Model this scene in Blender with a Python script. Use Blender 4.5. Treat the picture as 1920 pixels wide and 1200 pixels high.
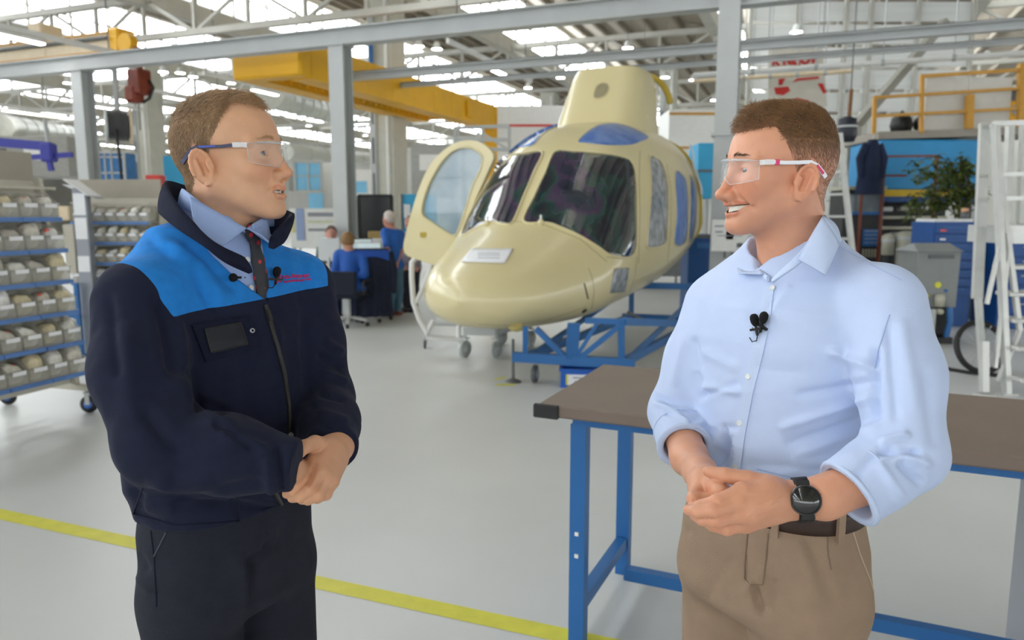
import bpy, bmesh, math, random
import numpy as np
from mathutils import Vector, Matrix
from mathutils.bvhtree import BVHTree
for o in list(bpy.data.objects): bpy.data.objects.remove(o, do_unlink=True)
SC = bpy.context.scene; COL = SC.collection
rnd = random.Random(7); PI = math.pi
# ------------------------------------------------------------------ camera
FPX, PITCH, CAMH = 1400.0, math.radians(8.0), 1.6
cam_d = bpy.data.cameras.new('camera'); cam = bpy.data.objects.new('camera', cam_d); COL.objects.link(cam)
cam_d.sensor_width = 36.0; cam_d.lens = 36.0 * FPX / 1920.0
cam.location = (0, 0, CAMH); cam.rotation_euler = (math.radians(90) - PITCH, 0, 0)
cam_d.clip_start = .05; cam_d.clip_end = 400
cam_d.dof.use_dof = True; cam_d.dof.focus_distance = 1.36; cam_d.dof.aperture_fstop = 4.5
SC.camera = cam
# ------------------------------------------------------------------ world, light, exposure
w = bpy.data.worlds.new('world'); SC.world = w; w.use_nodes = True
bg = w.node_tree.nodes['Background']; bg.inputs[0].default_value = (.93, .96, 1, 1); bg.inputs[1].default_value = .9
SC.view_settings.view_transform = 'Standard'; SC.view_settings.look = 'None'
SC.view_settings.exposure = 0.45; SC.view_settings.gamma = 1.0; SC.view_settings.use_curve_mapping = False
SKY_E = 6.0          # brightness of the daylight behind the roof glazing
FILL_WIN_E = 2.6          # glow of the added fill bands, right wall and behind the camera
LAMP_E = 14.0
# ------------------------------------------------------------------ pixel helpers (1920x1200 frame)
CF = Vector((0, math.cos(PITCH), -math.sin(PITCH))); CU = Vector((0, math.sin(PITCH), math.cos(PITCH))); CR = Vector((1, 0, 0))
CO = Vector((0, 0, CAMH))
def ray(px, py): return CR * ((px - 960) / FPX) + CU * ((600 - py) / FPX) + CF
def atY(px, py, Y): d = ray(px, py); return CO + d * (Y / d.y)
def atZ(px, py, Z=0.0): d = ray(px, py); return CO + d * ((Z - CAMH) / d.z)
def atF(px, py, F): return CO + ray(px, py) * F
def atPlane(px, py, p0, n): d = ray(px, py); return CO + d * ((p0 - CO).dot(n) / d.dot(n))
def proj(v):
    r = Vector(v) - CO; F = r.dot(CF); return (960 + FPX * r.dot(CR) / F, 600 - FPX * r.dot(CU) / F)
HA = math.radians(21.5)                       # the hall's axes: u along the crane ways, v along the roof glazing
HU = Vector((math.cos(HA), -math.sin(HA), 0)); HV = Vector((math.sin(HA), math.cos(HA), 0))
def hall(p, q, z=0): return HU * p + HV * q + Vector((0, 0, z))
def atQ(px, py, q): return atPlane(px, py, HV * q, HV)
# ------------------------------------------------------------------ materials
def lin(c): return tuple((x / 12.92 if x <= .04045 else ((x + .055) / 1.055) ** 2.4) for x in c)
def rgb(r, g, b): return lin((r / 255, g / 255, b / 255)) + (1,)
MATS = {}
def mat(name, col, rough=.5, metal=0, var=.06, scale=8, bump=0, bscale=60, coat=0, sheen=0, alpha=1, trans=0, emit=0, ior=1.45, sss=0, spec=None, detail=4, stretch=None, col2=None):
    if name in MATS: return MATS[name]
    m = bpy.data.materials.new(name); m.use_nodes = True; nt = m.node_tree; b = nt.nodes['Principled BSDF']
    N = lambda t: nt.nodes.new(t); L = nt.links.new
    b.inputs['Roughness'].default_value = rough; b.inputs['Metallic'].default_value = metal
    b.inputs['Coat Weight'].default_value = coat; b.inputs['Sheen Weight'].default_value = sheen
    b.inputs['Alpha'].default_value = alpha; b.inputs['Transmission Weight'].default_value = trans; b.inputs['IOR'].default_value = ior
    if spec is not None: b.inputs['Specular IOR Level'].default_value = spec
    if sss: b.inputs['Subsurface Weight'].default_value = sss; b.inputs['Subsurface Radius'].default_value = (.012, .005, .003)
    tc = N('ShaderNodeTexCoord'); mp = N('ShaderNodeMapping'); L(tc.outputs['Object'], mp.inputs[0])
    if stretch: mp.inputs['Scale'].default_value = stretch
    nz = N('ShaderNodeTexNoise'); nz.inputs['Scale'].default_value = scale; nz.inputs['Detail'].default_value = detail; L(mp.outputs[0], nz.inputs[0])
    rp = N('ShaderNodeValToRGB'); c = col[:3]
    lo = tuple(max(0, x * (1 - var)) for x in c); hi = tuple(min(1, x * (1 + var)) for x in c)
    if col2: lo, hi = c, col2[:3]
    rp.color_ramp.elements[0].position = .3; rp.color_ramp.elements[1].position = .7
    rp.color_ramp.elements[0].color = lo + (1,); rp.color_ramp.elements[1].color = hi + (1,)
    L(nz.outputs[0], rp.inputs[0]); L(rp.outputs[0], b.inputs['Base Color'])
    if emit:
        L(rp.outputs[0], b.inputs['Emission Color']); b.inputs['Emission Strength'].default_value = emit
    if bump:
        n2 = N('ShaderNodeTexNoise'); n2.inputs['Scale'].default_value = bscale; n2.inputs['Detail'].default_value = 5; L(mp.outputs[0], n2.inputs[0])
        bp = N('ShaderNodeBump'); bp.inputs['Strength'].default_value = bump; bp.inputs['Distance'].default_value = .01
        L(n2.outputs[0], bp.inputs['Height']); L(bp.outputs[0], b.inputs['Normal'])
    MATS[name] = m; return m
def vcol_mat(name, rough=.5, bump=0, bscale=300, sss=0, sheen=0, var=.05, vscale=30, coat=0, dist=.002, spec=None):
    """colour zones come from the mesh's 'tint' attribute, with fine noise on top"""
    if name in MATS: return MATS[name]
    m = bpy.data.materials.new(name); m.use_nodes = True; nt = m.node_tree; b = nt.nodes['Principled BSDF']; N = lambda t: nt.nodes.new(t); L = nt.links.new
    at = N('ShaderNodeAttribute'); at.attribute_name = 'tint'
    tc = N('ShaderNodeTexCoord'); nz = N('ShaderNodeTexNoise'); nz.inputs['Scale'].default_value = vscale; nz.inputs['Detail'].default_value = 5; L(tc.outputs['Object'], nz.inputs[0])
    mr = N('ShaderNodeMapRange'); mr.inputs[1].default_value = .3; mr.inputs[2].default_value = .7; mr.inputs[3].default_value = 1 - var; mr.inputs[4].default_value = 1 + var; L(nz.outputs[0], mr.inputs[0])
    mx = N('ShaderNodeVectorMath'); mx.operation = 'SCALE'; L(at.outputs['Color'], mx.inputs[0]); L(mr.outputs[0], mx.inputs['Scale']); L(mx.outputs[0], b.inputs['Base Color'])
    b.inputs['Roughness'].default_value = rough; b.inputs['Sheen Weight'].default_value = sheen; b.inputs['Coat Weight'].default_value = coat
    if spec is not None: b.inputs['Specular IOR Level'].default_value = spec
    if sss: b.inputs['Subsurface Weight'].default_value = sss; b.inputs['Subsurface Radius'].default_value = (.010, .004, .002); b.inputs['Subsurface Scale'].default_value = 1.0
    if bump:
        n2 = N('ShaderNodeTexNoise'); n2.inputs['Scale'].default_value = bscale; n2.inputs['Detail'].default_value = 3; L(tc.outputs['Object'], n2.inputs[0])
        bp = N('ShaderNodeBump'); bp.inputs['Strength'].default_value = bump; bp.inputs['Distance'].default_value = dist; L(n2.outputs[0], bp.inputs['Height']); L(bp.outputs[0], b.inputs['Normal'])
    MATS[name] = m; return m
# ------------------------------------------------------------------ mesh builder
def frame(d):
    d = Vector(d).normalized(); a = Vector((0, 0, 1)) if abs(d.z) < .9 else Vector((1, 0, 0))
    x = a.cross(d).normalized(); return x, d.cross(x)
class MB:
    def __init__(s): s.v = []; s.f = []; s.sm = []
    def add(s, vs, fs, smooth=False):
        n = len(s.v); s.v += [tuple(v) for v in vs]; s.f += [tuple(i + n for i in f) for f in fs]; s.sm += [smooth] * len(fs); return s
    def box(s, c, size, rz=0, M=None):
        hx, hy, hz = (k / 2 for k in size); c = Vector(c)
        R = M if M is not None else Matrix.Rotation(rz, 3, 'Z')
        vs = [c + R @ Vector((sx * hx, sy * hy, sz * hz)) for sz in (-1, 1) for sx, sy in ((-1, -1), (1, -1), (1, 1), (-1, 1))]
        return s.add(vs, [(3, 2, 1, 0), (4, 5, 6, 7), (0, 1, 5, 4), (1, 2, 6, 5), (2, 3, 7, 6), (3, 0, 4, 7)])
    def bbox(s, c, size, bev=.01, rz=0, M=None):
        """box with chamfered edges"""
        hx, hy, hz = (k / 2 for k in size); b = min(bev, hx * .45, hy * .45, hz * .45); c = Vector(c); R = M if M is not None else Matrix.Rotation(rz, 3, 'Z')
        bm = bmesh.new(); bmesh.ops.create_cube(bm, size=1)
        for v in bm.verts: v.co = Vector((v.co.x * hx * 2, v.co.y * hy * 2, v.co.z * hz * 2))
        bmesh.ops.bevel(bm, geom=list(bm.edges), offset=b, segments=1, affect='EDGES')
        bm.verts.index_update(); vs = [c + R @ v.co for v in bm.verts]; fs = [tuple(v.index for v in f.verts) for f in bm.faces]; bm.free(); return s.add(vs, fs)
    def bar(s, a, b, w, h=None, up=None):
        a = Vector(a); b = Vector(b); d = (b - a); L = d.length; z = d.normalized(); h = h or w
        up = Vector(up) if up is not None else (Vector((0, 0, 1)) if abs(z.z) < .95 else Vector((0, 1, 0)))
        x = up.cross(z).normalized(); y = z.cross(x)
        return s.box((a + b) / 2, (w, h, L), M=Matrix((x, y, z)).transposed())
    def tube(s, path, r, n=8, closed=False, cap=True):
        P = [Vector(p) for p in path]; m = len(P); R = r if hasattr(r, '__len__') else [r] * m; rings = []; pv = None
        for i, p in enumerate(P):
            t = (P[(i + 1) % m] - P[i - 1]) if closed else (P[min(i + 1, m - 1)] - P[max(i - 1, 0)])
            t.normalize()
            if pv is None: x, y = frame(t)
            else:
                x = pv - t * pv.dot(t); x = x.normalized() if x.length > 1e-6 else frame(t)[0]; y = t.cross(x)
            pv = x; rings.append([p + (x * math.cos(2 * PI * k / n) + y * math.sin(2 * PI * k / n)) * R[i] for k in range(n)])
        vs = [v for g in rings for v in g]; fs = []
        for i in range(m if closed else m - 1):
            j = (i + 1) % m
            for k in range(n): fs.append((i * n + k, i * n + (k + 1) % n, j * n + (k + 1) % n, j * n + k))
        s.add(vs, fs, True)
        if cap and not closed: s.add(rings[0], [tuple(range(n))[::-1]]); s.add(rings[-1], [tuple(range(n))])
        return s
    def cyl(s, a, b, r, n=16, r2=None): return s.tube([a, b], [r, r if r2 is None else r2], n)
    def lathe(s, prof, c=(0, 0, 0), axis=(0, 0, 1), n=20):
        """prof: list of (radius, height) revolved about axis"""
        x, y = frame(axis); z = Vector(axis).normalized(); c = Vector(c); vs = []; fs = []
        for r, h in prof:
            for k in range(n): a = 2 * PI * k / n; vs.append(c + z * h + (x * math.cos(a) + y * math.sin(a)) * r)
        for i in range(len(prof) - 1):
            for k in range(n): fs.append((i * n + k, i * n + (k + 1) % n, (i + 1) * n + (k + 1) % n, (i + 1) * n + k))
        return s.add(vs, fs, True)
    def prism(s, poly, off):
        """poly of 3D points extruded by the vector off"""
        n = len(poly); off = Vector(off); P = [Vector(p) for p in poly]; vs = P + [p + off for p in P]
        fs = [tuple(range(n))[::-1], tuple(range(n, 2 * n))] + [(i, (i + 1) % n, n + (i + 1) % n, n + i) for i in range(n)]
        return s.add(vs, fs)
    def grid(s, fn, nu, nv, smooth=True, cu=False):
        vs = [fn(i / (nu if cu else nu - 1), j / (nv - 1)) for j in range(nv) for i in range(nu)]; fs = []
        for j in range(nv - 1):
            for i in range(nu if cu else nu - 1): i2 = (i + 1) % nu; fs.append((j * nu + i, j * nu + i2, (j + 1) * nu + i2, (j + 1) * nu + i))
        return s.add(vs, fs, smooth)
    def mesh(s, name):
        me = bpy.data.meshes.new(name); me.from_pydata([tuple(v) for v in s.v], [], s.f)
        me.polygons.foreach_set('use_smooth', s.sm); me.update(); return me
    def build(s, name, m, parent=None, loc=None, rz=0, fix=True):
        me = s.mesh(name)
        if fix:
            bm = bmesh.new(); bm.from_mesh(me); bmesh.ops.recalc_face_normals(bm, faces=bm.faces); bm.to_mesh(me); bm.free()
        return obj(name, me, m, parent, loc, rz)
def obj(name, me, m=None, parent=None, loc=None, rz=0):
    o = bpy.data.objects.new(name, me); COL.objects.link(o)
    if m is not None: me.materials.clear(); me.materials.append(m)
    if loc is not None: o.location = loc
    o.rotation_euler = (0, 0, rz)
    if parent is not None:
        o.parent = parent
        if parent.type == 'EMPTY' or True: o.matrix_parent_inverse = Matrix.Identity(4)
    return o
def tag(o, label=None, cat=None, group=None, kind=None):
    if label: o['label'] = label
    if cat: o['category'] = cat
    if group: o['group'] = group
    if kind: o['kind'] = kind
    return o
def thing(name, label, cat, loc=(0, 0, 0), rz=0, group=None):
    o = bpy.data.objects.new(name, None); COL.objects.link(o); o.location = loc; o.rotation_euler = (0, 0, rz); o.empty_display_size = .1
    return tag(o, label, cat, group)
def copy_tree(o, parent=None, kids=None):
    c = o.copy(); COL.objects.link(c)
    if parent is not None: c.parent = parent
    for ch in list(o.children): copy_tree(ch, c)
    return c
def wpart(root, mb, name, m, **k):
    """part given in world coordinates under an unrotated thing root"""
    l = Vector(root.location); mb.v = [tuple(Vector(v) - l) for v in mb.v]; return mb.build(name, m, root, **k)
def text_mesh(name, s, size, m, M, parent=None, extrude=.0008, align='LEFT', bold=0):
    cu = bpy.data.curves.new(name, 'FONT'); cu.body = s; cu.size = size; cu.extrude = extrude; cu.align_x = align; cu.offset = bold
    t = bpy.data.objects.new(name, cu); COL.objects.link(t); dg = bpy.context.evaluated_depsgraph_get()
    me = bpy.data.meshes.new_from_object(t.evaluated_get(dg)); bpy.data.objects.remove(t, do_unlink=True)
    o = obj(name, me, m, parent); me.transform(M); return o
# ------------------------------------------------------------------ implicit surfaces: smooth unions meshed by surface nets
A = np.array
def smin(a, b, k):
    h = np.clip(.5 + .5 * (b - a) / k, 0, 1); return b + (a - b) * h - k * h * (1 - h)
def smax(a, b, k): return -smin(-a, -b, k)
def s_ell(P, c, r, R=None):
    q = P - A(c, dtype=np.float32)
    if R is not None: q = q @ A(R, dtype=np.float32)
    r = A(r, dtype=np.float32); k0 = np.sqrt(((q / r) ** 2).sum(1)); k1 = np.sqrt(((q / (r * r)) ** 2).sum(1)) + 1e-9
    return k0 * (k0 - 1) / k1
def s_cone(P, a, b, r1, r2):
    a = A(a, dtype=np.float32); b = A(b, dtype=np.float32); d = b - a; q = P - a; t = np.clip((q @ d) / max(1e-9, d @ d), 0, 1)
    return np.sqrt(((q - t[:, None] * d) ** 2).sum(1)) - (r1 + (r2 - r1) * t)
def s_chain(P, pts, rs, k=.006):
    d = None
    for i in range(len(pts) - 1):
        e = s_cone(P, pts[i], pts[i + 1], rs[i], rs[i + 1]); d = e if d is None else smin(d, e, k)
    return d
def s_box(P, c, h, r=.01, R=None):
    q = P - A(c, dtype=np.float32)
    if R is not None: q = q @ A(R, dtype=np.float32)
    q = np.abs(q) - (A(h, dtype=np.float32) - r)
    return np.sqrt((np.maximum(q, 0) ** 2).sum(1)) + np.minimum(q.max(1), 0) - r
def s_loft(P, secs, n=2.3):
    """vertical loft: secs rows (z, cx, cy, a, b) in local axes, superellipse sections"""
    S = A(secs, dtype=np.float32); S = S[np.argsort(S[:, 0])]; z = P[:, 2]
    cx, cy, a, b = (np.interp(z, S[:, 0], S[:, i]).astype(np.float32) for i in (1, 2, 3, 4))
    x = np.abs(P[:, 0] - cx) / a; y = np.abs(P[:, 1] - cy) / b; rr = (x ** n + y ** n) ** (1 / n) + 1e-6
    L = np.sqrt((P[:, 0] - cx) ** 2 + (P[:, 1] - cy) ** 2) + 1e-6; d = L * (1 - 1 / rr)
    d = np.where(rr < .3, -np.minimum(a, b) * .7, d) * .92
    return np.maximum(d, np.maximum(S[0, 0] - z, z - S[-1, 0]))
def fold(P, a, b, w, h):
    """a ridge (h>0) or crease (h<0) along a segment, to be subtracted from a distance"""
    a = A(a, dtype=np.float32); b = A(b, dtype=np.float32); d = b - a; q = P - a; t = np.clip((q @ d) / max(1e-9, d @ d), 0, 1)
    e2 = ((q - t[:, None] * d) ** 2).sum(1); return h * np.exp(-e2 / (w * w)) * (np.sin(PI * np.clip(t, .04, .96)) ** .6)
def mesh_sdf(f, lo, hi, h, M=None):
    lo = A(lo, dtype=np.float32); hi = A(hi, dtype=np.float32); B = 4
    n = (np.ceil((hi - lo) / (h * B)).astype(int) + 1) * B; nc = n // B + 1
    gc = [lo[i] + np.arange(nc[i], dtype=np.float32) * h * B for i in range(3)]
    PC = np.stack(np.meshgrid(*gc, indexing='ij'), -1).reshape(-1, 3); DC = f(PC).reshape(nc).astype(np.float32)
    act = np.abs(DC) < h * B * 1.9
    a2 = act.copy()
    for ax in range(3):
        s = a2.copy(); sl = [slice(None)] * 3; sr = [slice(None)] * 3; sl[ax] = slice(1, None); sr[ax] = slice(None, -1)
        s[tuple(sr)] |= a2[tuple(sl)]; a2 = s
    near = np.clip((np.arange(n[0]) + B // 2) // B, 0, nc[0] - 1), np.clip((np.arange(n[1]) + B // 2) // B, 0, nc[1] - 1), np.clip((np.arange(n[2]) + B // 2) // B, 0, nc[2] - 1)
    D = DC[np.ix_(*near)].copy()
    cell = np.ix_(*[np.clip(np.arange(n[i]) // B, 0, nc[i] - 1) for i in range(3)])
    ii = np.argwhere(a2[cell]); out = np.empty(len(ii), np.float32); CH = 400000
    for k in range(0, len(ii), CH): out[k:k + CH] = f((lo + ii[k:k + CH] * h).astype(np.float32))
    D[ii[:, 0], ii[:, 1], ii[:, 2]] = out
    S = D < 0; c = np.zeros(tuple(n - 1), np.uint8)
    for dx in (0, 1):
        for dy in (0, 1):
            for dz in (0, 1): c += S[dx:n[0] - 1 + dx, dy:n[1] - 1 + dy, dz:n[2] - 1 + dz]
    cells = np.argwhere((c > 0) & (c < 8)); idx = -np.ones(tuple(n - 1), np.int64); idx[tuple(cells.T)] = np.arange(len(cells))
    acc = np.zeros((len(cells), 3), np.float64); cnt = np.zeros(len(cells)); cor = [(x, y, z) for x in (0, 1) for y in (0, 1) for z in (0, 1)]
    for p in cor:
        for ax in range(3):
            if p[ax]: continue
            q = list(p); q[ax] = 1; a = D[tuple((cells + p).T)]; b = D[tuple((cells + q).T)]; m = (a < 0) != (b < 0)
            t = np.where(m, a / np.where(m, a - b, 1), 0); pt = np.tile(A(p, dtype=float), (len(cells), 1)); pt[:, ax] += t
            acc += pt * m[:, None]; cnt += m
    V = lo + (cells + acc / cnt[:, None]) * h; F = []
    for ax in range(3):
        o1, o2 = [i for i in range(3) if i != ax]; sl = [slice(None)] * 3; sr = [slice(None)] * 3; sl[ax] = slice(0, -1); sr[ax] = slice(1, None)
        s0 = S[tuple(sl)]; s1 = S[tuple(sr)]; e = np.argwhere(s0 != s1); e = e[(e[:, o1] > 0) & (e[:, o2] > 0) & (e[:, o1] < n[o1] - 1) & (e[:, o2] < n[o2] - 1)]
        if not len(e): continue
        def g(d1, d2): q = e.copy(); q[:, o1] -= d1; q[:, o2] -= d2; return idx[tuple(q.T)]
        quad = np.stack([g(1, 1), g(0, 1), g(0, 0), g(1, 0)], 1); fl = s0[tuple(e.T)] ^ (ax == 1); quad[~fl] = quad[~fl][:, ::-1]; F.append(quad)
    F = np.concatenate(F); F = F[(F >= 0).all(1)]
    return V.astype(np.float64), F
def np_mesh(name, V, F, tint=None):
    me = bpy.data.meshes.new(name); me.vertices.add(len(V)); me.vertices.foreach_set('co', V.astype(np.float32).ravel())
    me.loops.add(len(F) * 4); me.loops.foreach_set('vertex_index', F.astype(np.int32).ravel()); me.polygons.add(len(F))
    me.polygons.foreach_set('loop_start', np.arange(len(F), dtype=np.int32) * 4); me.polygons.foreach_set('loop_total', np.full(len(F), 4, np.int32))
    me.polygons.foreach_set('use_smooth', np.ones(len(F), bool)); me.update(calc_edges=True); me.validate()
    if tint is not None:
        at = me.color_attributes.new('tint', 'FLOAT_COLOR', 'POINT'); at.data.foreach_set('color', np.concatenate([tint, np.ones((len(V), 1))], 1).astype(np.float32).ravel())
    return me
def vsmooth(V, F, it=1, lam=.5):
    E = np.concatenate([F[:, [0, 1]], F[:, [1, 2]], F[:, [2, 3]], F[:, [3, 0]]]); V = V.copy()
    deg = np.bincount(E.ravel(), minlength=len(V)).astype(float); deg[deg == 0] = 1
    for _ in range(it):
        acc = np.zeros_like(V)
        for i in range(3): acc[:, i] = np.bincount(E[:, 0], V[E[:, 1], i], len(V)) + np.bincount(E[:, 1], V[E[:, 0], i], len(V))
        V += lam * (acc / deg[:, None] - V)
    return V
# ------------------------------------------------------------------ the hall
M_floor = mat('floor_epoxy', rgb(206, 208, 207), .34, var=.045, scale=.9, detail=8, bump=.02, bscale=3)
M_wall = mat('wall_paint', rgb(196, 196, 188), .7, var=.05, scale=.6)
M_deck = mat('roof_deck', rgb(158, 149, 134), .75, var=.12, scale=1.5, stretch=(1, .15, 1))
M_trim = mat('truss_steel', rgb(188, 187, 178), .5, var=.08, scale=2)
M_sky = mat('skylight', (.90, .95, 1, 1), .5, var=.02, emit=SKY_E)
M_lamp = mat('lamp_glow', (1, .99, .96, 1), .5, var=.0, emit=LAMP_E)
M_grey = mat('grey_steel', rgb(184, 188, 188), .42, var=.04, scale=3)
M_dgrey = mat('dark_steel', rgb(96, 98, 100), .45, var=.1)
M_crane = mat('crane_yellow', rgb(236, 178, 24), .45, var=.06, scale=2)
M_ochre = mat('ochre_paint', rgb(196, 146, 62), .5, var=.08)
M_cream = mat('cream_paint', rgb(226, 208, 176), .5, var=.05)
M_tape = mat('yellow_tape', rgb(216, 212, 74), .5, var=.07, scale=12)
M_black = mat('black_plastic', rgb(24, 24, 25), .45, var=.1)
M_blue = mat('frame_blue', rgb(40, 102, 164), .4, var=.06, scale=4)
M_white = mat('white_paint', rgb(232, 233, 230), .5, var=.03)
M_conc = mat('column_concrete', rgb(196, 196, 184), .7, var=.06, scale=3)

def plane_mb(p0, p1, q0, q1, z): return MB().add([hall(p0, q0, z), hall(p1, q0, z), hall(p1, q1, z), hall(p0, q1, z)], [(0, 1, 2, 3)])
P0, P1, Q0, Q1, ZE, ZT, TP = -66.0, 39.0, -24.0, 62.0, 7.4, 9.3, 7.0
floor = MB().box(((P0 + P1) / 2, (Q0 + Q1) / 2, -.1), (P1 - P0 + 1, Q1 - Q0 + 1, .2)).build('floor', M_floor, rz=-HA); tag(floor, kind='structure')
def wall(name, p0, q0, p1, q1, z1=9.4):
    mb = MB(); a = Vector((p0, q0, 0)); b = Vector((p1, q1, 0)); mb.bar(a + Vector((0, 0, z1 / 2)), b + Vector((0, 0, z1 / 2)), z1 * 0 + .3, z1, up=(0, 0, 1)) if 0 else None
    c = (a + b) / 2; L = (b - a).length; ang = math.atan2(b.y - a.y, b.x - a.x); mb.box((c.x, c.y, z1 / 2), (L, .3, z1), rz=ang)
    o = mb.build(name, M_wall, rz=-HA); tag(o, kind='structure'); return o
wall('wall_back', P0, Q1, P1, Q1); wall('wall_left', P0, Q0, P0, Q1); wall('wall_right', P1, Q0, P1, Q1); wall('wall_front', P0, Q0, P1, Q0)
# sawtooth roof: glazing faces +u, deck falls away to the right of each ridge
ceil = MB(); nT = int((P1 - P0) / TP)
for i in range(nT):
    a = P0 + i * TP; b = a + TP
    ceil.add([(a, Q0, ZT), (b, Q0, ZE), (b, Q1, ZE), (a, Q1, ZT), (a, Q0, ZT + .12), (b, Q0, ZE + .12), (b, Q1, ZE + .12), (a, Q1, ZT + .12)],
             [(0, 1, 2, 3), (7, 6, 5, 4), (0, 4, 5, 1), (2, 6, 7, 3), (1, 5, 6, 2), (0, 3, 7, 4)])
ceiling = ceil.build('ceiling', M_deck, rz=-HA); tag(ceiling, kind='structure')
pur = MB()
for i in range(nT):
    a = P0 + i * TP
    for k in range(1, 6):
        t = k / 6; pur.box((a + TP * t, (Q0 + Q1) / 2, ZT - (ZT - ZE) * t - .1), (.1, Q1 - Q0, .2))
pur.build('purlin', M_deck, ceiling)
wi = 0
for i in range(0, nT):
    b = P0 + i * TP; wi += 1
    g = MB().box((b + .02, (Q0 + Q1) / 2, (ZE + ZT) / 2 + .1), (.04, Q1 - Q0, ZT - ZE - .5)).build('window_%d' % wi, M_sky, rz=-HA); tag(g, kind='structure')
    fr = MB(); fr.box((b + .05, (Q0 + Q1) / 2, ZE + .13), (.16, Q1 - Q0, .26)); fr.box((b + .05, (Q0 + Q1) / 2, ZT - .12), (.16, Q1 - Q0, .2)); fr.box((b + .05, (Q0 + Q1) / 2, (ZE + ZT) / 2), (.08, Q1 - Q0, .06))
    q = Q0
    while q < Q1: fr.box((b + .06, q, (ZE + ZT) / 2), (.1, .09, ZT - ZE)); q += 1.55
    fr.build('window_frame', M_trim, g)
# added fill light: unseen glowing bands shaped as windows, right and behind the camera
M_fill_win = mat('window_daylight', (.93, .96, 1, 1), .3, var=.02, emit=FILL_WIN_E)
def band(nm, c, size, along):
    global wi; wi += 1; g = MB().box(c, size).build('window_%d' % wi, M_fill_win, rz=-HA); tag(g, kind='structure'); L = max(size[0], size[1]); n = int(L / 3); fr = MB()  # numbered on from the skylights, but an added pane that balances the light
    for k in range(n + 1):
        o = -L / 2 + L * k / n; fr.box((c[0] + (o if along == 'p' else 0), c[1] + (o if along == 'q' else 0), c[2]), (.12 if along == 'p' else .2, .2 if along == 'p' else .12, size[2] + .1))
    for z in (-.5, 0, .5): fr.box((c[0], c[1], c[2] + z * size[2]), ((L, .2, .12) if along == 'p' else (.2, L, .12)))
    fr.build('window_frame', M_trim, g)
band('r', (P1 - .18, (Q0 + Q1) / 2, 4.0), (.05, Q1 - Q0 - 4, 4.6), 'q'); band('f', ((P0 + P1) / 2, Q0 + .18, 4.0), (P1 - P0 - 4, .05, 4.6), 'p')
# lattice trusses along u
q = -20.0
while q < 60:
    t = MB(); z0, z1 = 6.35, 7.35
    t.box(((P0 + P1) / 2, q, z0), (P1 - P0, .16, .16)); t.box(((P0 + P1) / 2, q, z1), (P1 - P0, .18, .16))
    p = P0; k = 0
    while p < P1 - .1:
        t.bar((p, q, z0), (p, q, z1), .09); t.bar((p, q, z0 if k % 2 else z1), (p + 1.75, q, z1 if k % 2 else z0), .08); p += 1.75; k += 1
    t.build('truss', M_trim, ceiling); q += 9.0
# rafters lattice along v under the valleys (white)
for i in range(0, nT + 1):
    p = P0 + i * TP; t = MB(); t.box((p, (Q0 + Q1) / 2, ZE - .12), (.34, Q1 - Q0, .24)); t.build('valley_beam', M_trim, ceiling)
# ------------------------------------------------------------------ floor markings
def tape(px_pts, wpx):
    mb = MB(); pts = [atZ(x, y) for x, y in px_pts]
    for a, b in zip(pts, pts[1:]):
        a = a.copy(); b = b.copy(); d = (b - a).normalized(); n = Vector((-d.y, d.x, 0)) * wpx / 2
        mb.add([a - n + Vector((0, 0, .0015)), b - n + Vector((0, 0, .0015)), b + n + Vector((0, 0, .0015)), a + n + Vector((0, 0, .0015))], [(0, 1, 2, 3)])
    Rm = Matrix.Rotation(HA, 3, 'Z'); mb.v = [tuple(Rm @ Vector(v)) for v in mb.v]
    return mb.build('floor_line', M_tape, floor)
a, b = atZ(-10, 962), atZ(845, 1146); d = (b - a)
tape([(-10, 962), (845, 1146)], .10)
e1 = proj(a - d * 1.2); tape([e1, (-10, 962)], .10); e2 = proj(b + d * .6); tape([(845, 1146), e2], .10)
tape([(928, 712), (948, 707)], .05); tape([(930, 722), (966, 721)], .07)
# ------------------------------------------------------------------ steel columns and crane ways
def hsec(mb, a, b, w, h, tf=.02, tw=.014, side=None):
    """I section from a to b; side: direction of the flange width"""
    a = Vector(a); b = Vector(b); z = (b - a).normalized(); x = Vector(side); y = z.cross(x)
    mb.bar(a + y * (h / 2 - tf / 2), b + y * (h / 2 - tf / 2), w, tf, up=y); mb.bar(a - y * (h / 2 - tf / 2), b - y * (h / 2 - tf / 2), w, tf, up=y); mb.bar(a, b, tw, h - 2 * tf, up=y); return mb
QA = 10.75
zA = atQ(640, 86, QA).z
def column(px, py, q, z1, label, w=.28, grp='steel columns'):
    c = atQ(px, py, q); c.z = 0; t = thing('steel_column', label, 'column', c)
    hsec(MB(), (0, 0, .02), (0, 0, z1), w, w, .018, .012, side=HU).build('shaft', M_grey, t)
    MB().box((0, 0, .012), (w * 1.6, w * 1.6, .024), rz=-HA).build('base_plate', M_grey, t)
    MB().box((0, 0, z1 - .01), (w * 1.3, w * 1.3, .02), rz=-HA).build('cap_plate', M_grey, t)
    for s in (-1, 1):
        for k in (-1, 1): MB().cyl(HU * s * w * .65 + HV * k * w * .65 + Vector((0, 0, .02)), HU * s * w * .65 + HV * k * w * .65 + Vector((0, 0, .06)), .014, 8).build('anchor_bolt', M_dgrey, t)
    return t, c
colL, cL = column(158, 200, QA, zA, 'grey steel column beside the brown hoist, nearest the storage bins')
colM, cM = column(641, 200, QA, zA, 'grey steel column between the man in the fleece and the helicopter')
colR, cR = column(1363, 200, QA, zA + 2.2, 'tall grey steel column right behind the man in the light shirt')
MB().box((0, 0, 2.68), (.36, .36, .05), rz=-HA).build('collar', M_grey, colR)
step = (cM - cL)
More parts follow.
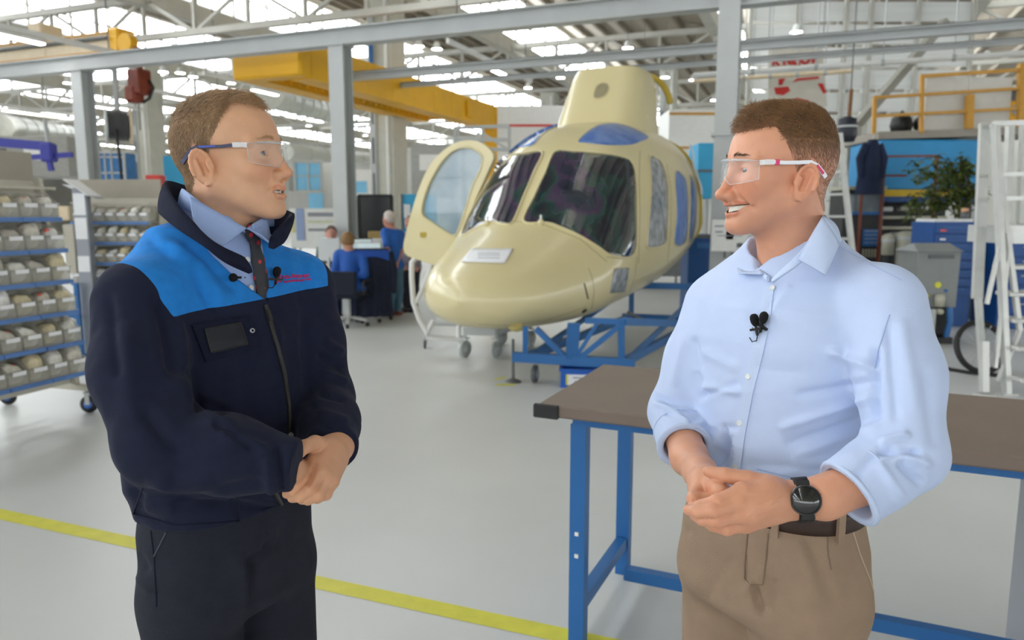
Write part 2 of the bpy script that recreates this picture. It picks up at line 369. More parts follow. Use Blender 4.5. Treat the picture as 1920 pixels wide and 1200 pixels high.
def runway(label, a, b, w=.26, h=.36, name='crane_runway_beam'):
    t = thing(name, label, 'beam', (a + b) / 2); m = hsec(MB(), a, b, w, h, .022, .014, side=HV if abs((b - a).normalized().dot(HU)) > .7 else HU)
    wpart(t, m, 'girder', M_grey); r = MB().bar(a + Vector((0, 0, h / 2 + .02)), b + Vector((0, 0, h / 2 + .012)), .03, .024); wpart(t, r, 'rail', M_dgrey); return t
hb = .27
a = cL - step * 1.6; b = cM + step * 2.4
runway('grey crane beam resting on the columns left of the helicopter', Vector((a.x, a.y, zA + hb / 2)), Vector((b.x, b.y, zA + hb / 2)), .24, hb)
def between(px0, py0, px1, py1, q, ext=0):
    a, b = atQ(px0, py0, q), atQ(px1, py1, q); z = (a.z + b.z) / 2; a.z = b.z = z; d = b - a; return a, b + d * ext
a, b = between(572, 150, 1345, 92, 13.2, .9); runway('long grey crane beam passing above the helicopter roof, upper of two', a, b, .14, .15)
a, b = between(560, 180, 1345, 112, 15.2, .9); runway('long grey crane beam passing above the helicopter roof, lower of two', a, b, .07, .085)
def roof_z(v):
    p = Vector(v).dot(HU); f = ((p - P0) % TP) / TP; return ZT - f * (ZT - ZE)
def pipe_run(label, a, b, r, m, name='conduit'):
    t = thing(name, label, 'pipe', (a + b) / 2); mb = MB().cyl(a, b, r, 12); wpart(t, mb, 'pipe', m)
    n = 6
    for k in range(1, n):
        c = a.lerp(b, k / n); mb = MB().cyl(c - (b - a).normalized() * .03, c + (b - a).normalized() * .03, r * 1.25, 12); mb.bar(c, c + Vector((0, 0, roof_z(c) - c.z)), .02); wpart(t, mb, 'hanger', M_grey)
    return t
a, b = between(1300, 143, 1930, 97, 15.5, .2); pipe_run('white conduit crossing behind the red and white banner', a, b, .05, M_white)
a, b = between(1300, 152, 1600, 133, 17.0, .0); pipe_run('beige pipe just below the white conduit by the banner', a, b, .045, M_cream)
# concrete columns further back with trunking and pipes
def concrete(px, q, w, label, cable=None):
    c = atQ(px, 300, q); c.z = 0; t = thing('concrete_column', label, 'column', c)
    MB().bbox((0, 0, 3.6), (w, w, 7.2), .03, rz=-HA).build('shaft', M_conc, t)
    o = -HV * (w / 2 + .03)
    MB().box(o - HU * w * .28 + Vector((0, 0, 3.4)), (.16, .06, 6.6), rz=-HA).build('cable_tray', M_grey, t)
    for z in (1.2, 2.0, 2.9, 3.9, 4.9): MB().box(o - HU * w * .28 - HV * .035 + Vector((0, 0, z + .35)), (.05, .02, .66), rz=-HA).build('cable', M_dgrey, t)
    MB().cyl(o + HU * w * .3 + Vector((0, 0, .02)), o + HU * w * .3 + Vector((0, 0, 7.0)), .045, 10).build('down_pipe', M_white, t)
    return t, c
ccM, _ = concrete(729, 17.5, .72, 'pale concrete column with cable tray behind the office area')
MB().bar(-HV * .46 - HU * .18 + Vector((0, 0, 5.0)), -HV * .46 - HU * .18 + Vector((0, 0, 6.1)), .09).build('hose_bracket', M_blue, ccM)
concrete(283, 22, .8, 'pale concrete column behind the head of the man in the fleece')
concrete(1030, 34, .7, 'far pale concrete column left of the helicopter cowling')
concrete(1592, 26, .7, 'pale column right of the hanging banner')
concrete(1250, 30, .6, 'far pale concrete column right of the helicopter cowling')
# ------------------------------------------------------------------ cranes
def box_girder(t, a, b, w, h, m, name='girder'):
    mb = MB().bar(a, b, w, h); wpart(t, mb, name, m)
    d = (b - a); n = 9
    for k in range(n + 1): c = a + d * (k / n); wpart(t, MB().bar(c - Vector((0, 0, h / 2 - .01)), c + Vector((0, 0, h / 2 - .01)), w + .012, .05, up=d.normalized()), 'stiffener', m)
gb = atF(918, 222, 22.0); gz = gb.z
gc = thing('gantry_crane', 'yellow gantry crane behind the helicopter door', 'crane', (gb.x, gb.y, 0))
ga = gb - HV * 8.9; box_girder(gc, ga, gb, .45, .66, M_crane)
g2 = -HU * 1.1; box_girder(gc, ga + g2, gb + g2 - HV * 2.2, .45, .6, M_crane, 'second_girder')
mb = MB(); mb.bar(gb + HU * .02 + Vector((0, 0, .3)), Vector((gb.x, gb.y, .3)), .42, .34); wpart(gc, mb, 'leg', M_crane)
mb = MB(); mb.bar(Vector((gb.x, gb.y, .25)) - HU * 2.0, Vector((gb.x, gb.y, .25)) + HU * .8, .3, .3); wpart(gc, mb, 'end_carriage', M_crane)
mb = MB(); mb.bar(gb + g2 * 1.2 - HV * 2, gb + HU * .3 - HV * 2, .3, .4); wpart(gc, mb, 'cross_beam', M_crane)
mb = MB().bbox(ga + g2 * .5 - HV * .1, (1.55, .4, .62), .04, rz=-HA); wpart(gc, mb, 'end_truck', M_crane)
c = ga + g2 * .5 + HV * 4; mb = MB().bbox(c + Vector((0, 0, .1)), (.8, 1.0, .5), .05, rz=-HA); wpart(gc, mb, 'hoist_trolley', M_grey)
n = 26
for k in range(n + 1):
    p = (ga + g2).lerp(gb + g2 - HV * 2.2, k / n) + HU * .5; wpart(gc, MB().bar(p + Vector((0, 0, -.3)), p + Vector((0, 0, .3)), .04), 'walkway_post', M_crane)
mb = MB().bar(ga + g2 + HU * .5 + Vector((0, 0, .3)), gb + g2 - HV * 2.2 + HU * .5 + Vector((0, 0, .3)), .05); wpart(gc, mb, 'walkway_rail', M_crane)
# cream overhead crane, upper left
a = atQ(-60, 114, 13.0); b = atQ(222, 84, 13.0); z = (a.z + b.z) / 2; a.z = b.z = z; a = a - HU * 4
oc = thing('overhead_crane', 'cream and yellow overhead crane girder above the storage bins', 'crane', (b.x, b.y, 0)); box_girder(oc, a, b, .5, .36, M_cream)
mb = MB(); mb.bar(a + Vector((0, 0, .2)), b + Vector((0, 0, .2)), .56, .05); mb.bar(a - Vector((0, 0, .2)), b - Vector((0, 0, .2)), .56, .05); wpart(oc, mb, 'flange', M_ochre)
mb = MB().bbox(b + HU * .1, (.35, .5, .6), .04, rz=-HA); mb.cyl(b + HU * .5 - HV * .3 - Vector((0, 0, .06)), b + HU * .5 - HV * .1 - Vector((0, 0, .06)), .2, 16); wpart(oc, mb, 'end_truck', M_crane)
c = atQ(88, 84, 13.0); mb = MB().bbox(c + Vector((0, 0, .18)), (.42, .6, .5), .03, rz=-HA); wpart(oc, mb, 'control_cabinet', M_cream)
mb = MB().tube([a - HV * .3 + Vector((0, 0, .08)), b - HV * .3 + Vector((0, 0, .08))], .04, 8); wpart(oc, mb, 'cable_rail', M_dgrey)
# brown hoist hanging from the runway beam
M_brown = mat('hoist_brown', rgb(132, 58, 40), .5, var=.15)
c = atQ(262, 160, QA + 1.2); h = thing('chain_hoist', 'red-brown hoist trolley hanging below the crane beam at left', 'hoist', (c.x, c.y, c.z))
MB().bbox((0, 0, .06), (.34, .34, .5), .03, rz=-HA).build('body', M_brown, h); MB().bbox((-.12, 0, -.18), (.3, .3, .34), .05, rz=-HA).build('motor', M_brown, h)
MB().tube([(.2, 0, .1), (.28, 0, -.05), (.18, 0, -.26), (.05, 0, -.34)], .03, 8).build('cable_arm', M_black, h)
MB().tube([(-.05, 0, -.34), (-.05, 0, -.9)], .012, 6).build('chain', M_dgrey, h); MB().bar((0, 0, .3), (0, 0, .75), .12).build('hanger', M_brown, h)
# hose reel
c = atF(222, 236, 15.5); h = thing('hose_reel', 'round ribbed grey hose reel with cream rim on the left column', 'hose reel', c)
ax = Vector((.86, .5, 0))
for k in range(11): MB().lathe([(.24, -.19 + k * .034), (.31, -.182 + k * .034), (.31, -.166 + k * .034), (.24, -.158 + k * .034)], (0, 0, 0), ax, 24).build('hose_coil', M_dgrey, h)
MB().lathe([(.0, .2), (.36, .2), (.36, .25), (.0, .25)], (0, 0, 0), ax, 28).build('rim', M_cream, h); MB().lathe([(0, -.24), (.34, -.24), (.34, -.2), (0, -.2)], (0, 0, 0), ax, 28).build('back_plate', M_grey, h)
MB().bar((0, 0, 0), (0, .0, 1.4), .08).build('bracket', M_grey, h); MB().tube([(.1, -.3, -.1), (.16, -.35, -.7), (.1, -.2, -1.6)], .03, 8).build('loose_hose', M_black, h)
# jib arm, blue violet
M_viol = mat('violet_blue', rgb(52, 58, 158), .45, var=.08)
J = lambda x, y: atF(x, y, 12.0)
h = thing('jib_arm', 'violet-blue swivel jib arm above the storage bin rack', 'jib crane', J(92, 292)); l = h.location
mb = MB().bar(J(-60, 262), J(95, 275), .08, .14); wpart(h, mb, 'boom', M_viol); mb = MB().bar(J(40, 296), J(136, 290), .06, .08); wpart(h, mb, 'lower_arm', M_viol)
MB().bbox((0, 0, .05), (.2, .2, .3), .03).build('pivot', M_viol, h); MB().bar((0, 0, -.1), (.02, 0, -.24), .07).build('hook', M_viol, h)
mb = MB().cyl(J(84, 224), J(92, 288), .03, 8); wpart(h, mb, 'support_rod', M_grey)
# ------------------------------------------------------------------ lamps
def lamp_proto():
    t = thing('high_bay_lamp', 'x', 'lamp', group='high bay lamps under the hall roof')
    MB().lathe([(.05, .30), (.12, .26), (.17, .08), (.24, .0), (.235, -.01)], n=16).build('shade', M_white, t)
    MB().lathe([(0, -.005), (.225, -.005)], n=16).build('bulb_panel', M_lamp, t, fix=False); MB().cyl((0, 0, 0), (0, 0, 1), .012, 6).build('hanger', M_dgrey, t); return t
L0 = lamp_proto(); first = True
lamps = [(306, 135), (338, 137), (362, 144), (127, 156), (182, 201), (42, 212), (297, 231), (128, 222), (181, 232), (56, 242), (105, 243), (75, 265), (117, 283), (433, 156), (674, 175), (579, 236), (685, 254),
         (842, 218), (885, 228), (785, 87), (819, 92), (1177, 90), (1208, 108), (1051, 146), (1091, 165), (990, 165), (1247, 145), (1300, 150), (1339, 188), (1502, 82), (1549, 206), (1727, 208), (1817, 83), (1797, 112), (1850, 108), (1493, 60), (740, 145), (866, 148)]
ORDL = ['first', 'second', 'third', 'fourth', 'fifth', 'sixth', 'seventh', 'eighth', 'ninth', 'tenth', 'eleventh', 'twelfth', 'thirteenth', 'fourteenth']
ZN = [(150, 'left of the left steel column'), (440, 'around the left concrete column'), (640, 'between fleece man and middle column'), (950, 'behind the yellow gantry crane'), (1110, 'left of the engine cowling'), (1345, 'right of the engine cowling'), (9999, 'right of the tall steel column')]
zone = lambda x: next(i for i, z in enumerate(ZN) if x < z[0]); lamps.sort(); cnt = {}
for i, (x, y) in enumerate(lamps):
    p = atZ(x, y, 6.1); q = p.dot(HV); pp = p.dot(HU)
    k = min(1, 55 / q) if q > 55 else 1
    if pp < -62: k = min(k, 62 / -pp)
    p = CO + (p - CO) * k; zi = zone(x); cnt[zi] = cnt.get(zi, -1) + 1
    o = L0 if i == 0 else copy_tree(L0); o.location = p; o.scale = (.62, .62, .62); o['label'] = 'round high bay lamp %s, %s from the left' % (ZN[zi][1], ORDL[cnt[zi]])
    for ch in o.children:
        if ch.name.startswith('hanger'): ch.scale = (1, 1, (roof_z(p) - p.z - .19) / .62); ch.location = (0, 0, .3)
def tube_lamp(x, y, F, label, L=1.1, m=HV):
    c = atF(x, y, F); t = thing('strip_lamp', label, 'lamp', c, -HA, group='strip lamps on trunking')
    MB().bbox((0, 0, .05), (.16, L, .09), .02).build('housing', M_white, t); MB().box((0, 0, -.002), (.14, L * .96, .015)).build('diffuser', M_lamp, t); MB().bar((0, -L * 2.2, .16), (0, L * 2.2, .16), .06, .1).build('trunking_rail', M_white, t)
    for y in (-L * 1.8, L * 1.8): MB().bar((0, y, .2), (0, y, roof_z(c) - c.z), .02).build('hanger', M_dgrey, t)
tube_lamp(928, 133, 17, 'bright strip lamp on a trunking rail left of the cowling')
tube_lamp(28, 72, 13.5, 'bright strip lamp at the upper left above the cream crane')
tube_lamp(44, 212, 24, 'strip lamp left of the left steel column')
tube_lamp(183, 201, 26, 'strip lamp just right of the left steel column')
tube_lamp(497, 174, 22, 'strip lamp above the forehead of the man in the fleece')
tube_lamp(332, 186, 26, 'strip lamp beside the hair of the man in the fleece')
# ducts
M_duct = mat('duct', rgb(206, 208, 198), .4, metal=.2, var=.06)
for (x0, y0, F0, x1, y1, F1, r, lab) in ((505, 175, 26, 632, 215, 40, .5, 'pale round ventilation duct left of the middle column'), (0, 238, 24, 140, 252, 40, .4, 'pale ventilation duct above the violet jib arm'), (535, 285, 26, 720, 300, 44, .3, 'far pale duct low behind the middle column')):
    a, b = atF(x0, y0, F0), atF(x1, y1, F1); z = (a.z + b.z) / 2
    t = thing('ventilation_duct', lab, 'duct', (a + b) / 2); mb = MB().cyl(a, b, r, 20); wpart(t, mb, 'pipe', M_duct)
    for k in range(1, 8): c = a.lerp(b, k / 8); d = (b - a).normalized() * .04; wpart(t, MB().cyl(c - d, c + d, r * 1.06, 20), 'joint_ring', M_duct)
    for k in (1, 4, 7): c = a.lerp(b, k / 8); wpart(t, MB().bar(c + Vector((0, 0, r)), c + Vector((0, 0, roof_z(c) - c.z)), .03), 'hanger', M_grey)
# ------------------------------------------------------------------ helicopter fuselage on its cradle
M_hull = mat('primer_cream', rgb(219, 207, 160), .32, var=.02, scale=1.5, coat=.35)
M_hull2 = mat('raw_flange', rgb(196, 172, 70), .5, var=.06)
M_seam = mat('panel_seam', rgb(150, 138, 98), .6)
M_film = mat('blue_film', rgb(58, 104, 186), .3, var=.22, scale=6, bump=.25, bscale=14, col2=rgb(112, 146, 206))
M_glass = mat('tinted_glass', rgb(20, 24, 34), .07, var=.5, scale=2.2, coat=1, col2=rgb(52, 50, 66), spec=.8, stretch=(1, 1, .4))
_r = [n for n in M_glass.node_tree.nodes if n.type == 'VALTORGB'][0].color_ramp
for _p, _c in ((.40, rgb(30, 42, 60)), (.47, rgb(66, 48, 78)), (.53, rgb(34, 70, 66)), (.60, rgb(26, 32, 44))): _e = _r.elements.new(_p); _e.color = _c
M_foil = mat('crinkled_foil', rgb(96, 102, 108), .22, var=.4, scale=9, bump=.8, bscale=16, col2=rgb(182, 186, 190), coat=.5)
M_paper = mat('paper', rgb(238, 240, 244), .6, var=.02)
M_ink = mat('ink_grey', rgb(150, 152, 160), .6)
TH = math.radians(27); HAx = Vector((math.sin(TH), math.cos(TH), 0)); HNx = Vector((math.cos(TH), -math.sin(TH), 0)); HN0 = Vector((-.50, 7.0, 0))
def hw(s, t, z): return HN0 + HAx * s + HNx * t + Vector((0, 0, z))
#        s     w    zb    zt    zc   nt   nb
HS = [(.00, .02, .76, .80, .78, 2.0, 2.0), (.03, .20, .64, .92, .77, 2.0, 2.0), (.10, .36, .57, 1.00, .77, 2.2, 2.0), (.25, .55, .51, 1.09, .78, 2.2, 2.1), (.50, .73, .465, 1.20, .80, 2.2, 2.2), (.85, .89, .44, 1.34, .84, 2.2, 2.3),
      (1.25, 1.00, .43, 1.50, .90, 2.2, 2.4), (1.45, 1.03, .43, 1.66, .95, 2.05, 2.5), (1.70, 1.06, .43, 1.97, 1.05, 2.2, 2.5), (2.00, 1.08, .44, 2.27, 1.15, 2.4, 2.5), (2.25, 1.09, .45, 2.45, 1.2, 2.5, 2.5), (2.60, 1.10, .47, 2.62, 1.25, 2.55, 2.5),
      (3.00, 1.11, .50, 2.75, 1.3, 2.6, 2.5), (3.50, 1.11, .53, 2.82, 1.35, 2.6, 2.5), (4.10, 1.11, .60, 2.84, 1.4, 2.6, 2.4), (4.60, 1.10, .72, 2.83, 1.4, 2.6, 2.3), (4.95, 1.08, .90, 2.80, 1.45, 2.6, 2.2), (5.10, 1.06, 1.02, 2.76, 1.5, 2.6, 2.2)]
HSA = np.array(HS)
def hull_pt(u, v):
    # smooth interpolation along s
    s = HS[-1][0] * (v ** 1.35); row = [s] + [float(np.interp(s, HSA[:, 0], HSA[:, i])) for i in range(1, 7)]
    _, w_, zb, zt, zc, nt, nb = row; a = 2 * PI * u; c, sn = math.cos(a), math.sin(a); n = nt if sn >= 0 else nb
    t = math.copysign(abs(c) ** (2 / n), c) * w_; z = zc + (math.copysign(abs(sn) ** (2 / n), sn) * ((zt - zc) if sn >= 0 else (zc - zb)))
    return (s, t, z)
heli = thing('helicopter', 'cream primed helicopter fuselage on a blue cradle, one door open', 'helicopter', (HN0.x, HN0.y, 0))
hb_ = MB().grid(lambda u, v: hull_pt(u, v), 96, 90, cu=True); hv = np.array(hb_.v); hv_s = hv.copy()
# relax lengthwise kinks
G = hv_s.reshape(90, 96, 3)
for _ in range(6): G[1:-1] = G[1:-1] * .5 + (G[2:] + G[:-2]) * .25
hb_.v = [tuple(hw(*p)) for p in G.reshape(-1, 3)]
hb_.add([hb_.v[89 * 96 + k] for k in range(96)], [tuple(range(96))]); hb_.add([hb_.v[k] for k in range(96)], [tuple(range(96))], True)
bvh = BVHTree.FromPolygons([Vector(v) for v in hb_.v], hb_.f)
hullo = wpart(heli, hb_, 'fuselage', M_hull)
def cast(px, py, b=None):
    d = ray(px, py).normalized(); h = (b or bvh).ray_cast(CO, d)
    if h[0] is not None: return h[0], (h[1] if h[1].dot(d) < 0 else -h[1])
    best = None
    for k in range(60):
        p = CO + d * (6.5 + k * .1); q = (b or bvh).find_nearest(p)
        if best is None or q[3] < best[3]: best = q
    return best[0], (best[1] if best[1].dot(d) < 0.3 else -best[1])
def crv(poly, k=4):
    n = len(poly); out = []
    for i in range(n):
        p0, p1, p2, p3 = (A(poly[(i + j) % n], dtype=float) for j in (-1, 0, 1, 2))
        for m in range(k):
            t = m / k; out.append(tuple(.5 * ((2 * p1) + (-p0 + p2) * t + (2 * p0 - 5 * p1 + 4 * p2 - p3) * t * t + (-p0 + 3 * p1 - 3 * p2 + p3) * t ** 3)))
    return out
def tri_fill(poly, cuts=3):
    bm = bmesh.new(); vs = [bm.verts.new((x, y, 0)) for x, y in poly]; bm.faces.new(vs); bmesh.ops.triangulate(bm, faces=bm.faces)
    for _ in range(cuts):
        bmesh.ops.subdivide_edges(bm, edges=[e for e in bm.edges if e.calc_length() > 9], cuts=1); bmesh.ops.triangulate(bm, faces=bm.faces)
    bmesh.ops.beautify_fill(bm, faces=bm.faces, edges=[e for e in bm.edges if not e.is_boundary])
    bm.verts.index_update(); V = [(v.co.x, v.co.y) for v in bm.verts]; F = [tuple(v.index for v in f.verts) for f in bm.faces]
    B = [(e.verts[0].index, e.verts[1].index) for e in bm.edges if e.is_boundary]; bm.free(); return V, F, B
def patch(name, poly, m, off=.006, depth=.04, rim=0, parent=None, k=4, cuts=4, fn=None, rim_m=None):
    poly = crv(poly, k) if k > 1 else poly; V, F, B = tri_fill(poly, cuts); hit = [(fn or cast)(x, y) for x, y in V]
    top = [p + n * off for p, n in hit]; bot = [p - n * depth for p, n in hit]; n = len(V); mb = MB(); mb.add(top + bot, F + [tuple(i + n for i in f[::-1]) for f in F] + [(a, b, b + n, a + n) for a, b in B], True)
    o = wpart(heli, mb, name, m) if parent is None else wpart(parent, mb, name, m)
    if rim:
        pts = [(fn or cast)(x, y) for x, y in poly]; r = MB().tube([p + nn * .004 for p, nn in pts], rim, 6, closed=True); wpart(heli if parent is None else parent, r, name + '_frame', rim_m or M_hull)
    return o
c1 = lambda L: [(750 + x / 3.2, 120 + y / 3.2) for x, y in L]; c2 = lambda L: [(750 + x / 3.2, 360 + y / 3.2) for x, y in L]
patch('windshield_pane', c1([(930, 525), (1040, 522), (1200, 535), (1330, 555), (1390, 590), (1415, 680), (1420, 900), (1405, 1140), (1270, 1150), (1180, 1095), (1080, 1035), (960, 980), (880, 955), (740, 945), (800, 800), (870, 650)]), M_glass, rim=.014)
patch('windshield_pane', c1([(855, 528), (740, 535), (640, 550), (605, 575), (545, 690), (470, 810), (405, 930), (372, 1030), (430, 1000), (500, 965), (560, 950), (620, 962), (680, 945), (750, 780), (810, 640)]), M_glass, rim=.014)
patch('roof_window', c1([(1065, 470), (1120, 410), (1190, 370), (1270, 357), (1350, 368), (1430, 400), (1492, 440), (1440, 470), (1380, 490), (1250, 492), (1110, 478)]), M_film, rim=.008)
patch('roof_window', c1([(640, 510), (700, 460), (760, 415), (860, 382), (945, 372), (900, 395), (850, 430), (800, 490), (720, 505)]), M_film, rim=.008)
patch('cockpit_side_window', c1([(1492, 560), (1530, 558), (1570, 590), (1600, 680), (1610, 800), (1605, 1000), (1585, 1085), (1490, 1105), (1477, 1060), (1490, 900), (1500, 720)]), M_foil, rim=.016)
patch('cabin_window', c1([(1648, 655), (1690, 662), (1718, 710), (1728, 850), (1715, 1060), (1642, 1078), (1655, 900)]), M_film, rim=.01)
patch('cabin_window', c1([(1738, 680), (1760, 695), (1778, 780), (1774, 950), (1748, 1050), (1730, 1050), (1740, 850)]), M_film, rim=.01)
patch('nose_window', c2([(1285, 460), (1375, 452), (1350, 598), (1258, 608)]), M_foil, rim=.006, k=1)
pap = c2([(430, 345), (680, 345), (630, 430), (368, 422)]); nt_ = patch('paper_notice', pap, M_paper, off=.012, depth=-.006, k=1)
for yy in (372, 384, 400): patch('printed_line', c2([(470, yy), (600, yy + 2), (598, yy + 5), (468, yy + 3)]), M_ink, off=.014, depth=-.0125, k=1, cuts=1)
def seam(pts, r=.004, name='panel_seam', m=None): 
    P = []
    for (x0, y0), (x1, y1) in zip(pts, pts[1:]):
        n = max(2, int(math.hypot(x1 - x0, y1 - y0) / 6))
        for k in range(n): P.append(cast(x0 + (x1 - x0) * k / n, y0 + (y1 - y0) * k / n)[0])
    P.append(cast(*pts[-1])[0]); mb = MB().tube(P, r, 5); return wpart(heli, mb, name, m or M_seam)
seam(c1([(1440, 520), (1435, 700), (1440, 900), (1430, 1195)])); seam(c1([(1600, 600), (1625, 760), (1622, 1000), (1605, 1190)])); seam(c2([(1130, 455), (1155, 520), (1165, 600), (1150, 700)])); seam(c2([(470, 795), (700, 800), (900, 760), (1120, 690)]), .003)
seam(c2([(1105, 548), (1128, 640)]), .009, 'static_port_slot', M_black); seam(c2([(1420, 390), (1410, 500), (1380, 600), (1390, 690)]), .003); seam(c1([(560, 955), (700, 945), (880, 970), (1080, 1050), (1240, 1185)]), .004)
seam(c2([(1550, 555), (1640, 530), (1725, 488)]), .008, 'door_sill_gap', M_dgrey); seam(c2([(1240, 390), (1330, 400), (1392, 395)]), .004)
p, n = cast(750 + 1105 / 3.2, 360 + 712 / 3.2); wpart(heli, MB().cyl(p - n * .02, p + n * .012, .03, 14), 'drain_port', M_black)
for x, y in ((525, 930), (845, 925)):
    p, n = cast(750 + x / 3.2, 122 + (y + 25) / 3.2); wpart(heli, MB().cyl(p, p + Vector((0, 0, .09)), .012, 8), 'wiper_stub', M_white); wpart(heli, MB().lathe([(0, -.02), (.035, -.02), (.03, .03), (0, .05)], p, (0, 0, 1), 12), 'wiper_boss', M_hull)
p, n = cast(1122, 610); wpart(heli, MB().lathe([(.0, -.05), (.06, -.035), (.08, .0), (.06, .04), (0, .05)], cast(968, 611)[0] + Vector((0, 0, -.01)), (0, 0, 1), 14), 'antenna_fairing', mat('fairing_tan', rgb(206, 190, 120), .5))
# engine cowling (doghouse): vertical loft leaning aft, open at the back
def dog(u, v, sh=0):
    z = 2.70 + .86 * v; a = 2 * PI * u; n = 3.6; k = (1 - v ** 3.2 * .42) if v > .0 else 1
    s0 = 3.28 + .50 * v; s1 = 4.75 + .02 * v; w_ = (.62 - .12 * v) * (1 - .10 * max(0, v - .80) ** 1.5 / .09) 
    c, sn = math.cos(a), math.sin(a); t = math.copysign(abs(c) ** (2 / n), c) * (w_ - sh); s = (s0 + s1) / 2 + math.copysign(abs(sn) ** (2 / n), sn) * ((s1 - s0) / 2 - sh)
    return hw(s, t, z - sh)
dm = MB().grid(dog, 48, 16, cu=True); top = [dog(k / 48, 1) for k in range(48)]; dm.add(top, [tuple(range(48))], True); bvd = BVHTree.FromPolygons([Vector(v) for v in dm.v], dm.f); cw = wpart(heli, dm, 'engine_cowling', M_hull)
fl = MB().tube([atPlane(x, y, hw(4.78, 0, 3), HAx) for x, y in [(1150, 142), (1170, 140), (1190, 139), (1208, 140), (1224, 145), (1237, 153), (1246, 164), (1253, 178), (1257, 194)]], .045, 8); wpart(heli, fl, 'cowling_flange', M_hull2)
patch('air_inlet', [(1113, 176), (1118, 163), (1128, 156), (1139, 157), (1142, 165), (1136, 178), (1124, 185), (1114, 184)], mat('inlet_grey', rgb(150, 142, 112), .6), off=.004, depth=.03, rim=.008, fn=lambda x, y: cast(x, y, bvd))
# bare rear frame and plastic sheet
rr = MB().tube([hw(5.1, t * 1.005, z) for (s, t, z) in [hull_pt(k / 40, 1) for k in range(40)]], .035, 6, closed=True); wpart(heli, rr, 'rear_frame', M_hull2)
M_sheet = mat('plastic_sheet', rgb(222, 226, 232), .25, var=.08, alpha=.75, bump=.6, bscale=9)
sh = MB().grid(lambda u, v: hw(4.95 + .16 * v, (1.085 + .02 * math.sin(9 * u)) * (1 - .18 * u), 1.9 + .72 * u), 20, 5); wpart(heli, sh, 'plastic_wrap', M_sheet)
# open cockpit door on the far side, swung forward
hg = hw(1.85, -1.04, 1.4); dn = HAx.copy()
fnD = lambda x, y: (atPlane(x, y, hg, dn), -dn)
door_o = [(758, 474), (764, 425), (785, 355), (808, 306), (842, 274), (872, 263), (900, 267), (925, 290), (915, 320), (895, 365), (876, 408), (862, 440), (850, 470), (838, 503), (800, 492)]
door_w = [(790, 398), (801, 351), (825, 307), (850, 282), (875, 276), (893, 282), (904, 295), (900, 320), (887, 345), (875, 385), (860, 430), (850, 442), (828, 430), (808, 416)]
def ring_patch(outer, inner, name, m, th=.07):
    O = crv(outer, 4); I = crv(inner, 4); N_ = 72
    def rs(P): 
        P = [A(p) for p in P] + [A(P[0])]; L = np.cumsum([0] + [np.linalg.norm(b - a) for a, b in zip(P, P[1:])]); return [tuple(np.array([np.interp(t, L, [p[i] for p in P]) for i in (0, 1)])) for t in np.linspace(0, L[-1], N_, endpoint=False)]
    O = rs(O); I = rs(I); ci = np.mean(I, axis=0); ang = lambda p: math.atan2(p[1] - ci[1], p[0] - ci[0])
    k0 = min(range(N_), key=lambda k: abs(ang(O[k]) - ang(I[0]))); O = O[k0:] + O[:k0]
    if (A(O[5]) - A(O[0])) @ (A(I[5]) - A(I[0])) < 0: I = I[:1] + I[1:][::-1]
    o3 = [fnD(*p)[0] for p in O]; i3 = [fnD(*p)[0] for p in I]; b = dn * th; vs = o3 + i3 + [p + b for p in o3] + [p + b for p in i3]; fs = []
    for k in range(N_):
        j = (k + 1) % N_; fs += [(k, j, N_ + j, N_ + k), (2 * N_ + k, 3 * N_ + k, 3 * N_ + j, 2 * N_ + j), (k, 2 * N_ + k, 2 * N_ + j, j), (N_ + k, N_ + j, 3 * N_ + j, 3 * N_ + k)]
    return wpart(heli, MB().add(vs, fs), name, m)
door = ring_patch(door_o, door_w, 'cockpit_door', M_hull)
M_dglass = mat('door_glass', rgb(176, 206, 222), .05, var=.25, scale=2.0, alpha=.55, coat=1, col2=rgb(120, 158, 186))
def sub(o, mb, name, m): l = Vector(heli.location); mb.v = [tuple(Vector(v) - l) for v in mb.v]; q = mb.build(name, m, o); return q
V, F, B = tri_fill(crv(door_w, 4), 3); sub(door, MB().add([fnD(*p)[0] + dn * .03 for p in V], F, True), 'door_pane', M_dglass)
r = MB().tube([fnD(*p)[0] for p in crv(door_w, 4)], .012, 6, closed=True); sub(door, r, 'pane_seal', M_hull)
r = MB().box(fnD(797, 440)[0], (.12, .02, .06)); sub(door, r, 'door_handle', M_hull2)
r = MB().bar(hg + Vector((0, 0, -.2)), fnD(858, 452)[0], .03); sub(door, r, 'hinge_strut', M_white)
# ------------------------------------------------------------------ cradle
crad = thing('fuselage_cradle', 'blue welded steel cradle on castors under the helicopter nose', 'stand', atZ(1000, 712)); W = lambda mb, n, m: wpart(crad, mb, n, m)
bl, br = atZ(962, 669, .27), atZ(1190, 682, .27); bd = (br - bl).normalized(); bn = Vector((-bd.y, bd.x, 0)); bn = bn if bn.y > 0 else -bn
fp = lambda x, y: atPlane(x, y, bl, bn)
W(MB().bar(bl, br, .07, .09), 'base_beam', M_blue); W(MB().bar(fp(985, 668), fp(985, 612), .05), 'upright', M_blue); W(MB().bar(fp(1165, 680), fp(1165, 598), .055), 'upright', M_blue)
W(MB().bar(fp(1072, 672), fp(1076, 606), .11, .07), 'centre_post', M_blue); W(MB().bar(fp(1005, 616), fp(1060, 670), .05), 'brace', M_blue); W(MB().bar(fp(1163, 610), fp(1086, 672), .05), 'brace', M_blue)
W(MB().bar(fp(1120, 606), fp(1080, 670), .035), 'brace', M_blue); W(MB().bar(fp(1098, 601), fp(1170, 603), .05), 'top_rail', M_blue)
